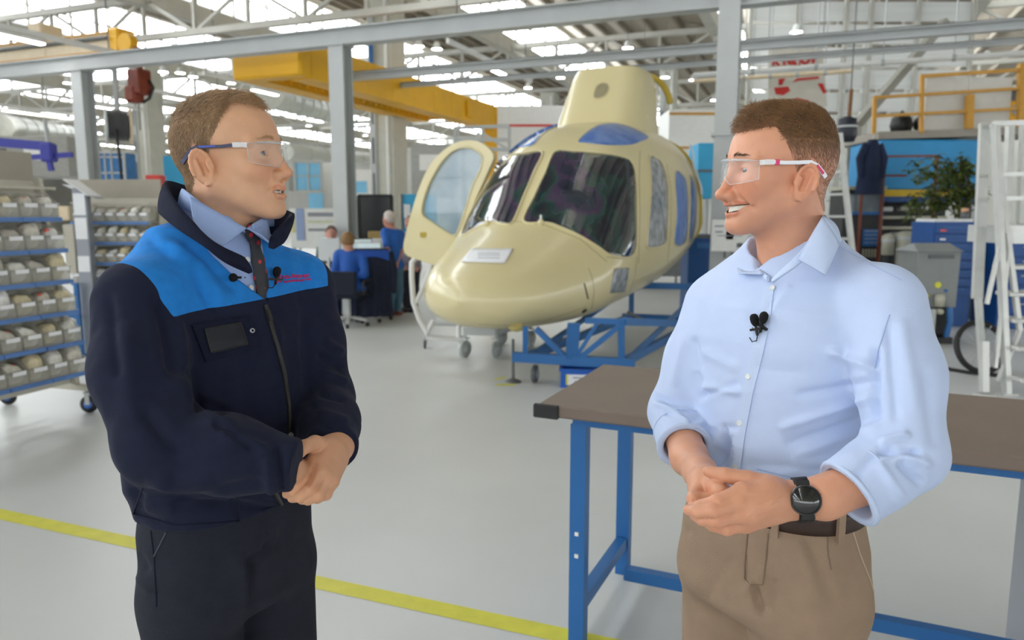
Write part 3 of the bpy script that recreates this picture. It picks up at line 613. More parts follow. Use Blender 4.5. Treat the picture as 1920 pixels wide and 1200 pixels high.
for t, nm in ((0, 'side_rail'), (1, 'side_rail')):
    a = bl.lerp(br, .1 + .8 * t); W(MB().bar(a, a + HAx * 3.2, .06, .08), nm, M_blue); b = a + HAx * 3.2
    W(MB().bar(b, b + Vector((0, 0, .45)), .06), 'rear_upright', M_blue); W(MB().bar(a + HAx * .2, b + Vector((0, 0, .4)), .045), 'side_brace', M_blue)
b0 = bl + HAx * 3.2; b1 = br + HAx * 3.2; W(MB().bar(b0, b1, .06, .08), 'rear_beam', M_blue); W(MB().bar(b0 + Vector((0, 0, .42)), b1 + Vector((0, 0, .42)), .06, .08), 'rear_saddle', M_blue)
q = fp(1170, 603); W(MB().bar(q, atF(1300, 607, q.y + 1.4), .06, .07), 'tow_rail', M_blue); W(MB().bar(atF(1178, 586, 8.0), atF(1215, 605, 8.3), .03), 'strut', M_dgrey)
def castor(c, r, root, m=None, wd=.045, d=None):
    """wheel, tyre and fork at ground point c"""
    c = Vector(c); d = Vector(d).normalized() if d is not None else Vector((1, 0, 0)); P = root
    wpart(P, MB().lathe([(0, -wd / 2), (r * .82, -wd / 2), (r, -wd * .35), (r, wd * .35), (r * .82, wd / 2), (0, wd / 2)], c + Vector((0, 0, r)), d, 18), 'wheel', m or M_black)
    wpart(P, MB().lathe([(0, -wd * .56), (r * .55, -wd * .56), (r * .55, wd * .56), (0, wd * .56)], c + Vector((0, 0, r)), d, 14), 'hub', M_grey)
    f = MB(); 
    for s in (-1, 1): f.bar(c + d * s * wd * .7 + Vector((0, 0, r)), c + d * s * wd * .7 + Vector((0, 0, r * 2.3)), .008, r * .5)
    f.bar(c - d * wd * .9 + Vector((0, 0, r * 2.3)), c + d * wd * .9 + Vector((0, 0, r * 2.3)), r * .7, .012); f.cyl(c + Vector((0, 0, r * 2.3)), c + Vector((0, 0, r * 2.3 + .05)), .02, 10); wpart(P, f, 'fork', M_grey)
c = atZ(1003, 717); castor(c, .085, crad, M_dgrey, .05, bd); W(MB().box(c + Vector((0, 0, .235)), (.16, .12, .02)), 'castor_plate', M_grey)
castor(Vector((b0.x, b0.y, 0)), .085, crad, M_dgrey); castor(Vector((b1.x, b1.y, 0)), .085, crad, M_dgrey); q = bl.lerp(br, .88); castor(Vector((q.x, q.y, 0)), .085, crad, M_dgrey)
c = atZ(962, 716); W(MB().cyl(c + Vector((0, 0, .01)), c + Vector((0, 0, .42)), .014, 10), 'jack_screw', M_dgrey); W(MB().lathe([(0, .03), (.03, .03), (.08, .008), (.08, 0), (0, 0)], c, (0, 0, 1), 16), 'jack_foot', M_dgrey)
# grey castor trolley under the nose
tr = thing('castor_trolley', 'low grey trolley with rubber wheels under the helicopter nose', 'trolley', atZ(900, 668)); M_rub = mat('grey_rubber', rgb(176, 182, 180), .6)
w1, w2 = atZ(872, 669), atZ(930, 671)
for c in (w1, w2, w1 + HAx * .9, w2 + HAx * .9): castor(c, .095, tr, M_rub, .05, Vector((.8, -.6, 0)))
up = Vector((0, 0, .30)); wpart(tr, MB().bar(w1 + up, w2 + up, .06, .09), 'front_rail', M_grey); wpart(tr, MB().bar(w1 + up + HAx * .9, w2 + up + HAx * .9, .06, .08), 'rear_rail', M_grey)
for c in (w1, w2): wpart(tr, MB().bar(c + up, c + up + HAx * .9, .06, .08), 'side_rail', M_grey)
wpart(tr, MB().bbox((w1 + w2) / 2 + up + HAx * .45 + Vector((0, 0, .06)), (.3, .7, .05), .01, rz=-TH), 'deck', M_grey)
# white tubular access steps below the open door
st = thing('access_steps', 'white tubular steps on castors below the open helicopter door', 'steps', atZ(800, 655)); F_ = 8.95; g = lambda x, y, F=F_: atF(x, y, F)
M_tube = mat('tube_white', rgb(224, 224, 222), .4, var=.03)
wpart(st, MB().tube([g(778, 486), g(772, 492), g(772, 520), g(775, 566), g(786, 598), g(800, 621)], .033, 10), 'handrail', M_tube); wpart(st, MB().tube([g(806, 508), g(796, 535), g(780, 568)], .03, 10), 'brace', M_tube)
wpart(st, MB().tube([g(812, 600), g(800, 625), g(800, 632), g(870, 637)], .03, 10), 'foot_rail', M_tube)
for k in range(3): z = .28 + k * .26; b = g(800, 632, F_ + .25 * k); b.z = z; wpart(st, MB().bbox(b + Vector((.32, .25, 0)), (.55, .24, .03), .006, rz=-.2), 'tread', M_grey)
wpart(st, MB().tube([g(860, 636), g(862, 560), g(850, 500)], .028, 10), 'handrail', M_tube)
c = atZ(797, 653); castor(c, .05, st, M_dgrey, .03); c = atZ(866, 655); castor(c, .05, st, M_dgrey, .03)
# ------------------------------------------------------------------ work bench
M_btop = mat('bench_top', rgb(124, 109, 98), .55, var=.05, scale=5, bump=.05, bscale=200)
M_bblk = mat('edge_rubber', rgb(34, 34, 36), .5, var=.08)
M_cab = mat('cabinet_grey', rgb(142, 147, 156), .35, var=.05, scale=2, metal=.2)
BZ = .93; bA = atZ(1007, 757, BZ); bB = atZ(1922, 858, BZ); bu = (bB - bA); bu.z = 0; bu.normalize(); bv = Vector((-bu.y, bu.x, 0))
far = atZ(1124, 682, BZ); bdep = (far - bA).dot(bv); BL = 2.15
bench = thing('workbench', 'workbench with brown top and blue steel frame behind the man in the shirt', 'workbench', (bA.x, bA.y, 0)); brz = math.atan2(bu.y, bu.x); bench.rotation_euler = (0, 0, brz)
MB().bbox((BL / 2, bdep / 2, BZ - .0225), (BL, bdep, .045), .006).build('bench_top', M_btop, bench)
MB().bbox((.035, .0, BZ - .024), (.095, .02, .05), .004).build('corner_guard', M_bblk, bench)
def leg(x, y, z1=BZ - .075):
    mb = MB(); mb.box((x, y, z1 / 2), (.058, .004, z1)); mb.box((x + .027, y + .025, z1 / 2), (.004, .05, z1)); mb.box((x - .027, y + .025, z1 / 2), (.004, .05, z1)); return mb.build('leg', M_blue, bench)
leg(.140, .05); leg(.140, bdep - .12); leg(BL - .16, bdep - .12)
MB().box((BL / 2 + .0, .07, BZ - .062), (BL - .24, .05, .03)).build('front_rail', M_blue, bench); MB().box((BL / 2, bdep - .1, BZ - .062), (BL - .24, .05, .03)).build('rear_rail', M_blue, bench)
for x in (.14, BL - .16): MB().box((x, bdep / 2, BZ - .06), (.05, bdep - .15, .03)).build('cross_rail', M_blue, bench)
MB().box((.14, bdep / 2 - .03, .155), (.045, bdep - .2, .05)).build('foot_rail', M_blue, bench); MB().box((BL / 2 + .02, bdep * .55, .135), (BL - .4, .045, .05)).build('stretcher', M_blue, bench)
for z in (.445, .36): MB().box((.14, .046, z), (.014, .006, .014)).build('slot', M_white, bench)
cb = MB().bbox((BL - .30, .36, .42), (.52, .56, .82), .008).build('drawer_cabinet', M_cab, bench)
for k in range(4): MB().bbox((BL - .30, .075, .13 + k * .195), (.49, .02, .18), .005).build('drawer_front', M_cab, cb)
# ------------------------------------------------------------------ blue crate on the floor
M_crate = mat('crate_blue', rgb(30, 96, 190), .4, var=.06); c = atZ(1052, 727)
cr = thing('plastic_crate', 'blue plastic crate on the floor between bench and cradle', 'crate', c, -.1)
mb = MB(); L_, D_, H_ = .4, .3, .17
for s, sz, p in ((0, (L_, .012, H_), (L_ / 2, 0, H_ / 2)), (0, (L_, .012, H_), (L_ / 2, D_, H_ / 2)), (0, (.012, D_, H_), (0, D_ / 2, H_ / 2)), (0, (.012, D_, H_), (L_, D_ / 2, H_ / 2)), (0, (L_, D_, .01), (L_ / 2, D_ / 2, .006))): mb.box(p, sz)
mb.build('body', M_crate, cr); mb = MB()
for p, sz in (((L_ / 2, -.008, H_), (L_ + .04, .024, .024)), ((L_ / 2, D_ + .008, H_), (L_ + .04, .024, .024)), ((-.008, D_ / 2, H_), (.024, D_, .024)), ((L_ + .008, D_ / 2, H_), (.024, D_, .024))): mb.box(p, sz)
mb.build('rim', M_crate, cr); MB().box((.18, -.008, .08), (.26, .004, .1)).build('label_sheet', M_paper, cr); MB().box((.055, -.0105, .08), (.02, .003, .1)).build('label_stripe', M_tape, cr)
for k, wd in enumerate((.12, .09)): MB().box((.17, -.0105, .1 - k * .035), (wd, .002, .012)).build('printed_line', M_ink, cr)
# ------------------------------------------------------------------ storage bin racks
M_rack = mat('rack_beige', rgb(190, 186, 172), .5, var=.05); M_bin = mat('bin_clear', rgb(206, 204, 194), .25, var=.05, alpha=.36); M_strip = mat('rack_strip_blue', rgb(88, 128, 190), .45, var=.14, scale=5)
M_bags = [mat('bag_%d' % i, c, .5, var=.22, scale=22, bump=.7, bscale=35) for i, c in enumerate((rgb(236, 234, 226), rgb(216, 212, 200), rgb(224, 212, 178), rgb(196, 192, 182), rgb(240, 238, 236)))]
M_tag = mat('orange_tag', rgb(240, 84, 44), .5)
def bin_mesh(w, h, d):
    """open clear bin: local x along the rack, -y out of the rack"""
    mb = MB(); t = .004; mb.box((0, -d / 2, t / 2), (w, d, t)); mb.box((0, -d + t / 2, h * .27), (w, t, h * .5))
    for s in (-1, 1): mb.prism([(s * (w / 2 - t), 0, 0), (s * (w / 2 - t), -d, 0), (s * (w / 2 - t), -d, h * .52), (s * (w / 2 - t), -d * .45, h * .95), (s * (w / 2 - t), 0, h * .95)], (t * s, 0, 0))
    mb.box((0, -t / 2, h * .47), (w, t, h * .94)); mb.box((0, -d - .006, h * .53), (w, .016, .012)); return mb.mesh('storage_bin')
def bag_mesh(w, h, d, seed):
    r = random.Random(seed); hgt = h * r.uniform(.72, 1.0); tilt = r.uniform(-.25, .25)
    def fn(u, v):
        a = 2 * PI * u; f = PI * v; x = math.copysign(abs(math.cos(a)) ** .5, math.cos(a)) * math.sin(f) ** .5 * w * .45; y = math.copysign(abs(math.sin(a)) ** .5, math.sin(a)) * math.sin(f) ** .5 * d * .42; z = (1 - math.cos(f)) / 2 * hgt * (1 + tilt * x / w * 2)
        k = 1 + .12 * math.sin(3 * a + seed) * math.sin(f); return (x * k, -d * .52 + y * k, .006 + z)
    return MB().grid(fn, 12, 7, cu=True).mesh('parts_bag')
ORD = ['first', 'second', 'third', 'fourth', 'fifth', 'sixth', 'seventh', 'eighth', 'ninth', 'tenth', 'eleventh']
def rack(name, label, rname, O, e, n, ncol, nrow, cw, rp, z0, lean, endside):
    """O ground point under the face's lower end corner, e along the face, n out of the face"""
    e = Vector(e).normalized(); n = Vector(n).normalized(); rz = math.atan2(e.y, e.x); s = 1 if Vector((-e.y, e.x, 0)).dot(n) < 0 else -1
    t = thing(name, label, 'rack', O, rz); Wd = ncol * cw; H = z0 + nrow * rp + .05
    f = lambda z: lean * (z - z0) * s      # local y of the face at height z
    def face(x, z, o=0): return Vector((x, f(z) - s * o, z))
    MB().add([face(-.03, z0 - .12, -.03), face(Wd + .03, z0 - .12, -.03), face(Wd + .03, H, -.03), face(-.03, H, -.03)], [(0, 1, 2, 3)]).build('back_panel', M_rack, t)
    for x in (-.035, Wd + .035):
        MB().bar(face(x, z0 - .14, -.02), face(x, H + .02, -.02), .04, .09).build('upright', M_rack, t)
        MB().bar(face(x, z0 - .14, -.02) + Vector((0, s * .75, 0)), face(x, H, -.05), .04, .06).build('rear_upright', M_rack, t)
        MB().bar((x, -s * .16, z0 - .15), (x, s * .8, z0 - .15), .05, .05).build('base_foot', M_rack, t)
        for y in (-s * .14, s * .74):
            l = t.matrix_basis @ Vector((x, y, 0)); castor_local(t, Vector((x, y, 0)), (z0 - .18) / 2.55)
    MB().box((Wd / 2, s * .3, z0 - .15), (Wd + .07, .05, .05)).build('base_rail', M_rack, t)
    MB().bar(face(-.02, H + .1, -.03), face(Wd + .02, H + .1, -.03), .02, .24).build('top_board', mat('board_taupe', rgb(164, 158, 144), .6, var=.03), t)
    rail = []
    for r in range(nrow + 1):
        z = z0 + r * rp; MB().bar(face(0, z - .012, .19), face(Wd, z - .012, .19), .03, .02).build('shelf_lip', M_rack, t)
        segs = max(1, ncol // 2)
        for k in range(segs): MB().bar(face(Wd * k / segs + .004, z - .008, .214), face(Wd * (k + 1) / segs - .004, z - .008, .214), .012, .034).build('label_rail', M_strip, t) if r < nrow else None
    bm_ = bin_mesh(cw * .93, rp * .82, .2); bm_.materials.append(M_bin); lab_me = MB().box((0, 0, 0), (cw * .62, .004, .03)).mesh('label_card'); lab_me.materials.append(M_paper)
    tag_me = MB().box((0, 0, 0), (.04, .006, .05)).mesh('tag_card'); tag_me.materials.append(M_tag)
    bags = [bag_mesh(cw * .9, rp * .82, .2, k) for k in range(6)]; Rz = Matrix.Rotation(rz + (0 if s > 0 else PI), 4, 'Z')
    for r in range(nrow):
        for c in range(ncol):
            L = face((c + .5) * cw, z0 + r * rp + .004, -.005); wl = t.matrix_basis @ L if False else Matrix.Translation(Vector(O)) @ Matrix.Rotation(rz, 4, 'Z') @ L
            col = (ncol - c) if endside == 'left' else c + 1
            b = thing('storage_bin', 'clear bin, %s row from top, %s from right end, %s' % (ORD[nrow - 1 - r], ORD[c], rname), 'bin', wl, rz + (0 if s > 0 else PI), group='storage bins on the ' + rname)
            obj('bin_body', bm_, None, b)
            k = rnd.randrange(6); me = bags[k].copy(); me.materials.append(M_bags[rnd.randrange(5)]); obj('parts_bag', me, None, b)
            o = obj('label_card', lab_me, None, b, (0, -.217, rp * .82 * .47))
            if rnd.random() < .12: obj('orange_tag', tag_me, None, b, (rnd.uniform(-.03, .03), -.15, rp * .82 * .66))
    return t
def castor_local(t, c, r):
    w_ = .04; mb = MB().lathe([(0, -w_ / 2), (r * .85, -w_ / 2), (r, -w_ * .3), (r, w_ * .3), (r * .85, w_ / 2), (0, w_ / 2)], c + Vector((0, 0, r)), (1, .3, 0), 16); o = mb.build('castor_wheel', M_black, t)
    d = Vector((1, .3, 0)).normalized(); f = MB()
    for s in (-1, 1): f.bar(c + d * s * .028 + Vector((0, 0, r)), c + d * s * .028 + Vector((0, 0, r * 2.4)), .006, r * .6)
    f.bar(c - d * .035 + Vector((0, 0, r * 2.4)), c + d * .035 + Vector((0, 0, r * 2.4)), r * .7, .012); f.build('castor_fork', M_grey, t); MB().lathe([(0, -.024), (r * .5, -.024), (r * .5, .024), (0, .024)], c + Vector((0, 0, r)), (1, .3, 0), 12).build('castor_hub', mat('hub_blue', rgb(60, 110, 190), .4), t)
BR = atZ(130, 692, .36); BR.z = 0; ve = Vector((.30, .954, 0)); un = Vector((.954, -.30, 0))
rack('bin_trolley_rack', 'beige trolley rack full of clear storage bins at the left edge', 'left edge trolley rack', BR, -ve, un, 8, 6, .172, .243, .36, .13, 'left')
c = atZ(322, 640); c = atF(300, 600, 8.9); c.z = 0
rack('bin_trolley_rack', 'beige rack of small storage bins behind the shoulder in blue fleece', 'rear rack', c, (-1, .05, 0), (-.05, -1, 0), 7, 6, .135, .235, .34, .10, 'right')
# notice pillar between the racks
c = atF(168, 560, 8.6); c.z = 0
t = thing('notice_pillar', 'grey pillar with paper sheets between the two bin racks', 'notice board', c, .05)
MB().bbox((0, 0, .95), (.15, .12, 1.9), .01).build('pillar', M_cab, t)
for z, h in ((1.72, .24), (1.45, .24), (1.05, .18)): MB().box((0, -.064, z), (.13, .004, h)).build('paper_sheet', M_paper, t)
MB().add([(-.16, -.1, 1.94), (.2, -.1, 1.78), (.2, .15, 1.78), (-.16, .15, 1.94)], [(0, 1, 2, 3)]).build('roof_flap', M_cab, t); MB().bar((-.05, -.12, 1.99), (.2, -.12, 1.81), .3, .01).build('sign_sheet', M_paper, t)
MB().bbox((-.18, -.02, 1.62), (.12, .1, .16), .01).build('switch_box', M_cream, t); MB().bbox((-.15, 0, 1.22), (.12, .1, .55), .01).build('side_panel', M_rack, t)
c = atZ(154, 668); t = thing('blue_post', 'blue steel post standing at the end of the left bin rack', 'post', c); MB().bbox((0, 0, .42), (.05, .05, .84), .006).build('post', M_blue, t); MB().box((0, 0, .01), (.16, .16, .02)).build('base', M_blue, t); MB().bar((0, 0, .45), (-.25, 0, .5), .04).build('arm', M_blue, t)
# ------------------------------------------------------------------ background boxes, boards, cabinets
M_cyan = mat('cyan_panel', rgb(58, 168, 216), .5, var=.08, scale=2); M_sky2 = mat('pale_blue_panel', rgb(132, 200, 236), .5, var=.08, scale=2); M_cage = mat('cage_blue', rgb(52, 118, 178), .5, var=.15)
M_blackb = mat('black_board', rgb(44, 44, 46), .6, var=.05); M_red = mat('red_box', rgb(212, 64, 58), .5)
def slab(name, label, cat, x0, y0, x1, y1, F, depth, m, parts=(), part='panel', foot=True, fr=None):
    """upright panel or cabinet from pixel corners at forward depth F, on the floor or on feet"""
    a = atF(x0, y0, F); b = atF(x1, y1, F); cx, w_ = (a.x + b.x) / 2, abs(b.x - a.x); z1, z0 = a.z, b.z; y = a.y
    t = thing(name, label, cat, (cx, y, 0)); MB().bbox((0, depth / 2, (z0 + z1) / 2), (w_, depth, z1 - z0), .01).build(part, m, t)
    if foot and z0 > .02:
        for s in (-1, 1): MB().bar((s * w_ * .42, depth / 2, 0), (s * w_ * .42, depth / 2, z0 + .02), .05).build('leg', M_grey, t)
    if fr:
        for s in (-1, 1): MB().bar((s * w_ / 2, -.01, z0), (s * w_ / 2, -.01, z1), .05, .05).build('frame_post', fr, t)
        for z in (z0, z1): MB().bar((-w_ / 2, -.01, z), (w_ / 2, -.01, z), .05, .05).build('frame_rail', fr, t)
    for (u0, v0, u1, v1, mm, nm) in parts: MB().box(((u0 + u1) / 2 * w_, -.012, z1 + (z0 - z1) * (v0 + v1) / 2), (abs(u1 - u0) * w_, .02, abs(v1 - v0) * (z1 - z0))).build(nm, mm, t)
    return t
slab('cage_cabinet', 'blue wire cage cabinet right of the left steel column', 'cabinet', 184, 286, 232, 352, 19, .6, M_cage, [(-.28, 0, -.22, 1, M_grey, 'bar'), (-.03, 0, .03, 1, M_grey, 'bar'), (.3, 0, .36, 1, M_grey, 'bar'), (-.5, .55, .5, .6, M_grey, 'cross_bar'), (-.5, .1, .5, .15, M_grey, 'cross_bar')], 'body', fr=M_grey)
slab('red_cabinet', 'small red cabinet beside the concrete column at left', 'cabinet', 272, 328, 300, 352, 17.5, .3, M_red)
slab('cyan_partition', 'cyan partition glimpsed behind the neck of the man in the fleece', 'partition', 305, 292, 345, 380, 20, .08, M_cyan)
slab('window_screen', 'pale blue framed screen right of the fleece man\'s face', 'partition', 552, 304, 602, 358, 18, .06, M_sky2, [(-.5, .46, .5, .5, M_grey, 'mullion'), (-.03, 0, .03, 1, M_grey, 'mullion')], 'pane', fr=M_grey)
slab('grey_partition', 'low grey partition below the pale blue screen', 'partition', 540, 358, 636, 440, 17.5, .1, mat('partition_grey', rgb(186, 188, 184), .6, var=.04), [(-.1, .05, .18, .8, M_sky2, 'pane')])
slab('notice_board', 'white notice board behind the office desk', 'notice board', 542, 391, 634, 466, 15, .05, M_white, [(-.36, .0, -.2, .8, mat('poster_blue', rgb(150, 168, 206), .6), 'poster'), (-.12, .1, .4, .2, M_ink, 'printed_line'), (-.12, .3, .44, .36, mat('print_green', rgb(206, 214, 180), .6), 'printed_line'), (-.12, .5, .4, .56, M_ink, 'printed_line'), (-.48, .1, -.4, .6, mat('print_yellow', rgb(216, 212, 150), .6), 'poster')], 'board')
slab('black_screen', 'tall black display board behind the standing man', 'screen', 672, 367, 735, 446, 14, .08, M_blackb, [(-.44, .04, .44, .95, mat('screen_black', rgb(36, 36, 38), .3), 'display')], fr=M_black)
slab('cyan_cabinet', 'bright cyan cabinet between the standing man and the open door', 'cabinet', 752, 364, 812, 470, 13.4, .6, M_cyan, [(-.42, .18, -.22, .42, M_paper, 'paper_sheet'), (-.5, .0, -.46, 1, M_dgrey, 'edge_trim'), (-.02, .0, .0, 1, M_dgrey, 'door_gap')])
slab('cyan_cabinet', 'tall cyan cabinet behind the helicopter tail end', 'cabinet', 1310, 268, 1342, 372, 13, .7, M_cyan, [(-.5, .48, .5, .52, M_dgrey, 'door_gap')])
slab('white_cabin', 'long white cabin with red stripe left of the engine cowling', 'cabin', 930, 198, 1085, 300, 25, 1.5, M_white, [(-.5, .34, .5, .38, M_red, 'stripe')])
slab('white_cabin', 'white cabin with brown stripes right of the engine cowling', 'cabin', 1255, 206, 1345, 300, 22, 1.5, M_white, [(-.5, .05, .5, .1, M_ochre, 'stripe'), (-.5, .72, .5, .77, M_ochre, 'stripe')])
slab('blue_stand', 'dark blue steel stand behind the helicopter tail end', 'stand', 1292, 440, 1342, 600, 11.3, .5, mat('deep_blue', rgb(20, 78, 140), .5), [(-.5, .0, .5, .04, M_dgrey, 'edge_trim'), (-.2, .1, .3, .16, M_blue, 'label_strip')])
slab('machine_housing', 'long grey machine housing in the far hall left of the middle column', 'machine', 400, 318, 540, 420, 26, 2, mat('housing', rgb(172, 176, 172), .5, var=.06), [(-.4, .1, -.1, .4, M_dgrey, 'window'), (.1, .2, .4, .7, M_cyan, 'door')])
slab('machine_housing', 'far white machine housing behind the concrete column', 'machine', 650, 318, 712, 372, 24, 1.5, M_white, [(-.3, .4, .1, .8, M_sky2, 'door')])
slab('machine_housing', 'far grey machine housing above the violet jib arm', 'machine', -40, 255, 125, 330, 24, 2, mat('housing2', rgb(160, 160, 154), .5, var=.08), [(-.4, .3, -.2, .9, M_dgrey, 'door'), (0, .2, .3, .6, M_white, 'window')])
slab('machine_housing', 'far grey machine housing left of the white access platform', 'machine', 770, 270, 850, 368, 27, 2, mat('housing3', rgb(168, 170, 166), .5, var=.08), [(-.3, .2, .2, .5, M_white, 'window')])
slab('machine_housing', 'far grey machine housing seen under the helicopter', 'machine', 1130, 372, 1300, 520, 16, 1.5, mat('housing4', rgb(120, 124, 126), .5, var=.1), [(-.4, .3, .3, .6, M_dgrey, 'vent')])
# white access platform above the helicopter door
t = thing('access_platform', 'grey railed access platform behind the open helicopter door', 'platform', atF(905, 420, 14)); g = lambda x, y, F=13.5: atF(x, y, F)
t.location.z = 0
for a, b, nm in (((852, 240), (955, 236), 'top_rail'), ((855, 262), (957, 262), 'mid_rail'), ((855, 278), (957, 281), 'deck_edge')): wpart(t, MB().bar(g(*a), g(*b), .06), nm, M_grey)
for x in (853, 905, 955): p = g(x, 238); wpart(t, MB().bar(p, Vector((p.x, p.y, 0)), .055), 'post', M_grey)
wpart(t, MB().bar(g(857, 282), g(900, 248), .04), 'brace', M_grey); wpart(t, MB().bar(g(905, 250), g(952, 280), .04), 'brace', M_grey)
# paper board on the right column
b0 = atF(1335, 412, 9.9); b1 = atF(1404, 472, 9.9)
t = thing('column_board', 'white board with notices fixed to the column behind the smiling man', 'notice board', ((b0.x + b1.x) / 2, b0.y, (b0.z + b1.z) / 2)); w_ = b1.x - b0.x; h_ = b0.z - b1.z
MB().bbox((0, .02, 0), (w_, .04, h_), .005).build('board', M_white, t)
for (u, v, a, b_, m) in ((-.3, .3, .25, .05, M_ink), (-.3, .12, .2, .05, M_ink), (.28, -.3, .16, .14, M_dgrey), (-.12, -.6, .06, .2, M_dgrey), (.12, -.58, .14, .12, M_dgrey), (0, .0, .7, .03, M_ink)): MB().box((u * w_, -.004, v * h_), (a * w_, .006, b_ * h_)).build('notice', m, t)
MB().box((0, .3, 0), (.1, .6, .1)).build('bracket', M_grey, t)
# ------------------------------------------------------------------ right hand background
M_alu = mat('aluminium', rgb(206, 207, 204), .35, metal=.35, var=.05); M_taupe = mat('deck_taupe', rgb(150, 144, 134), .6); M_navy = mat('navy_cloth', rgb(22, 34, 62), .8, var=.15, bump=.3, bscale=20)
M_hood = mat('hood_blue', rgb(34, 138, 194), .45, var=.12, scale=1.2); M_ystr = mat('stripe_yellow', rgb(206, 172, 34), .5); M_dark = mat('machine_dark', rgb(46, 47, 48), .55, var=.2, scale=6); M_tank = mat('tank_beige', rgb(178, 176, 158), .45, var=.05)
M_rbr = mat('rail_brown', rgb(120, 66, 52), .5); M_dblue = mat('drawer_blue', rgb(22, 76, 142), .4, var=.05)
F0 = 13.0; g = lambda x, y, F=F0: atF(x, y, F)
# mezzanine
p0 = g(1640, 250); mz = thing('mezzanine', 'mezzanine deck with ochre railings above the blue hood', 'mezzanine', (p0.x, p0.y, 0)); W = lambda mb, n, m: wpart(mz, mb, n, m)
a, b = g(1648, 254), g(1990, 243); W(MB().bar(a + Vector((0, .9, 0)), b + Vector((0, .9, 0)), 1.8, .13), 'deck', M_taupe)
for x, y0, y1, w_ in ((1640, 182, 252, .06), (1729, 140, 250, .06), (1818, 178, 242, .11), (1915, 120, 240, .1)): W(MB().bar(g(x, y0), g(x - 2, y1), w_), 'railing_post', M_ochre)
for y0, y1 in ((183, 166), (218, 204)): W(MB().bar(g(1638, y0), g(1960, y1 - 3), .05), 'railing_bar', M_ochre)
W(MB().bar(g(1730, 143), g(1960, 128), .06), 'railing_bar', M_ochre)
for x0, x1 in ((1734, 1812), (1816, 1894)): a, b = g(x0, 146, F0 + .12), g(x1, 243, F0 + .12); W(MB().box((a + b) / 2, (b.x - a.x, .03, a.z - b.z)), 'white_panel', mat('panel_white', rgb(208, 206, 198), .6, var=.03))
for x, w_ in ((1655, .1), (1840, .1), (1960, .1)): p = g(x, 260, F0 + 1.2); W(MB().bar(Vector((p.x, p.y, 0)), p, w_), 'support_post', M_grey)
def blob(name, label, cat, c, r, m): t = thing(name, label, cat, c); MB().lathe([(0, -r), (r * .8, -r * .9), (r, -r * .2), (r * .85, r * .5), (r * .4, r * .85), (0, r * .9)], n=16).build('body', m, t); MB().tube([(-r * .3, 0, r * .8), (0, 0, r * 1.15), (r * .3, 0, r * .8)], r * .08, 6).build('handle', m, t); return t
for x, y, r, lab in ((1690, 232, .2, 'black bulky sack on the mezzanine behind the railing'), (1727, 230, .14, 'small black sack beside the white panel on the mezzanine')):
    p = g(x, y, F0 + .9); blob('black_sack', lab, 'sack', p, r, M_black)
a = g(1900, 215, F0 + .5); t = thing('yellow_machine', 'yellow machine behind the white panels on the mezzanine', 'machine', a); MB().bbox((0, 0, 0), (.5, .5, .42), .04).build('body', M_crane, t); MB().cyl((-.1, -.27, .05), (-.1, -.24, .05), .1, 16).build('dial', M_grey, t); MB().bbox((0, 0, .3), (.3, .3, .2), .03).build('motor', M_dgrey, t)
# blue hood over dark machine
h0, h1 = g(1652, 262), g(1838, 378); hd = thing('press_machine', 'dark press machine under a blue hood with yellow stripe', 'machine', ((h0.x + h1.x) / 2, h0.y, 0)); cx = hd.location.x; w_ = h1.x - h0.x
def H(mb, n, m): return mb.build(n, m, hd)
zt, zb = h0.z, h1.z; zs0, zs1 = g(1700, 368).z, g(1700, 355).z
H(MB().bbox((0, .6, (zt + zs1) / 2), (w_, 1.2, zt - zs1), .02), 'hood', M_hood); H(MB().box((0, .59, (zs0 + zs1) / 2), (w_, 1.2, zs1 - zs0)), 'yellow_stripe', M_ystr); H(MB().box((0, .6, (zs0 + zb) / 2), (w_ * .98, 1.18, zs0 - zb)), 'skirt', M_dblue)
H(MB().box((0, 1.0, zb / 2), (w_ * .95, .4, zb)), 'rear_frame', M_dark)
for y in (408, 428, 447, 470): z = g(1700, y).z; H(MB().box((-.15, .35, z), (w_ * .7, .5, .05)), 'shelf', M_tank if y != 470 else M_dgrey)
for k, (x, y) in enumerate(((1672, 392), (1702, 391), (1740, 390), (1722, 420), (1690, 440))): p = g(x, y, F0 + .3); H(MB().bbox((p.x - cx, .3, p.z), (.16, .14, .08), .02), 'fitting', (M_white, M_tank, M_white, M_dgrey, M_grey)[k])
for s in (-1, 1): H(MB().bar((s * w_ * .46, .1, 0), (s * w_ * .46, .1, zb), .1), 'leg', M_dark)
H(MB().bbox((0, .6, .06), (w_, 1.2, .12), .01), 'base', M_dark)
for i, (x, y0, y1, r) in enumerate(((1694, 435, 512, .15), (1664, 440, 478, .10), (1724, 440, 470, .10))):
    p = g(x, y1, F0 - .6); q = g(x, y0, F0 - .6); t = thing('filter_tank', ('tall beige filter tank in front of the press machine', 'short beige filter tank left of the tall one', 'short beige filter tank right of the tall one')[i], 'tank', (p.x, p.y, 0))
    MB().lathe([(0, p.z), (r, p.z), (r, q.z - .05), (r * .8, q.z), (r * .3, q.z + .02), (0, q.z + .02)], n=20).build('vessel', M_tank, t); MB().lathe([(r * 1.06, q.z - .12), (r * 1.06, q.z - .07)], n=20).build('band', M_grey, t); MB().cyl((0, 0, 0), (0, 0, p.z), r * .6, 14).build('pedestal', M_dark, t)
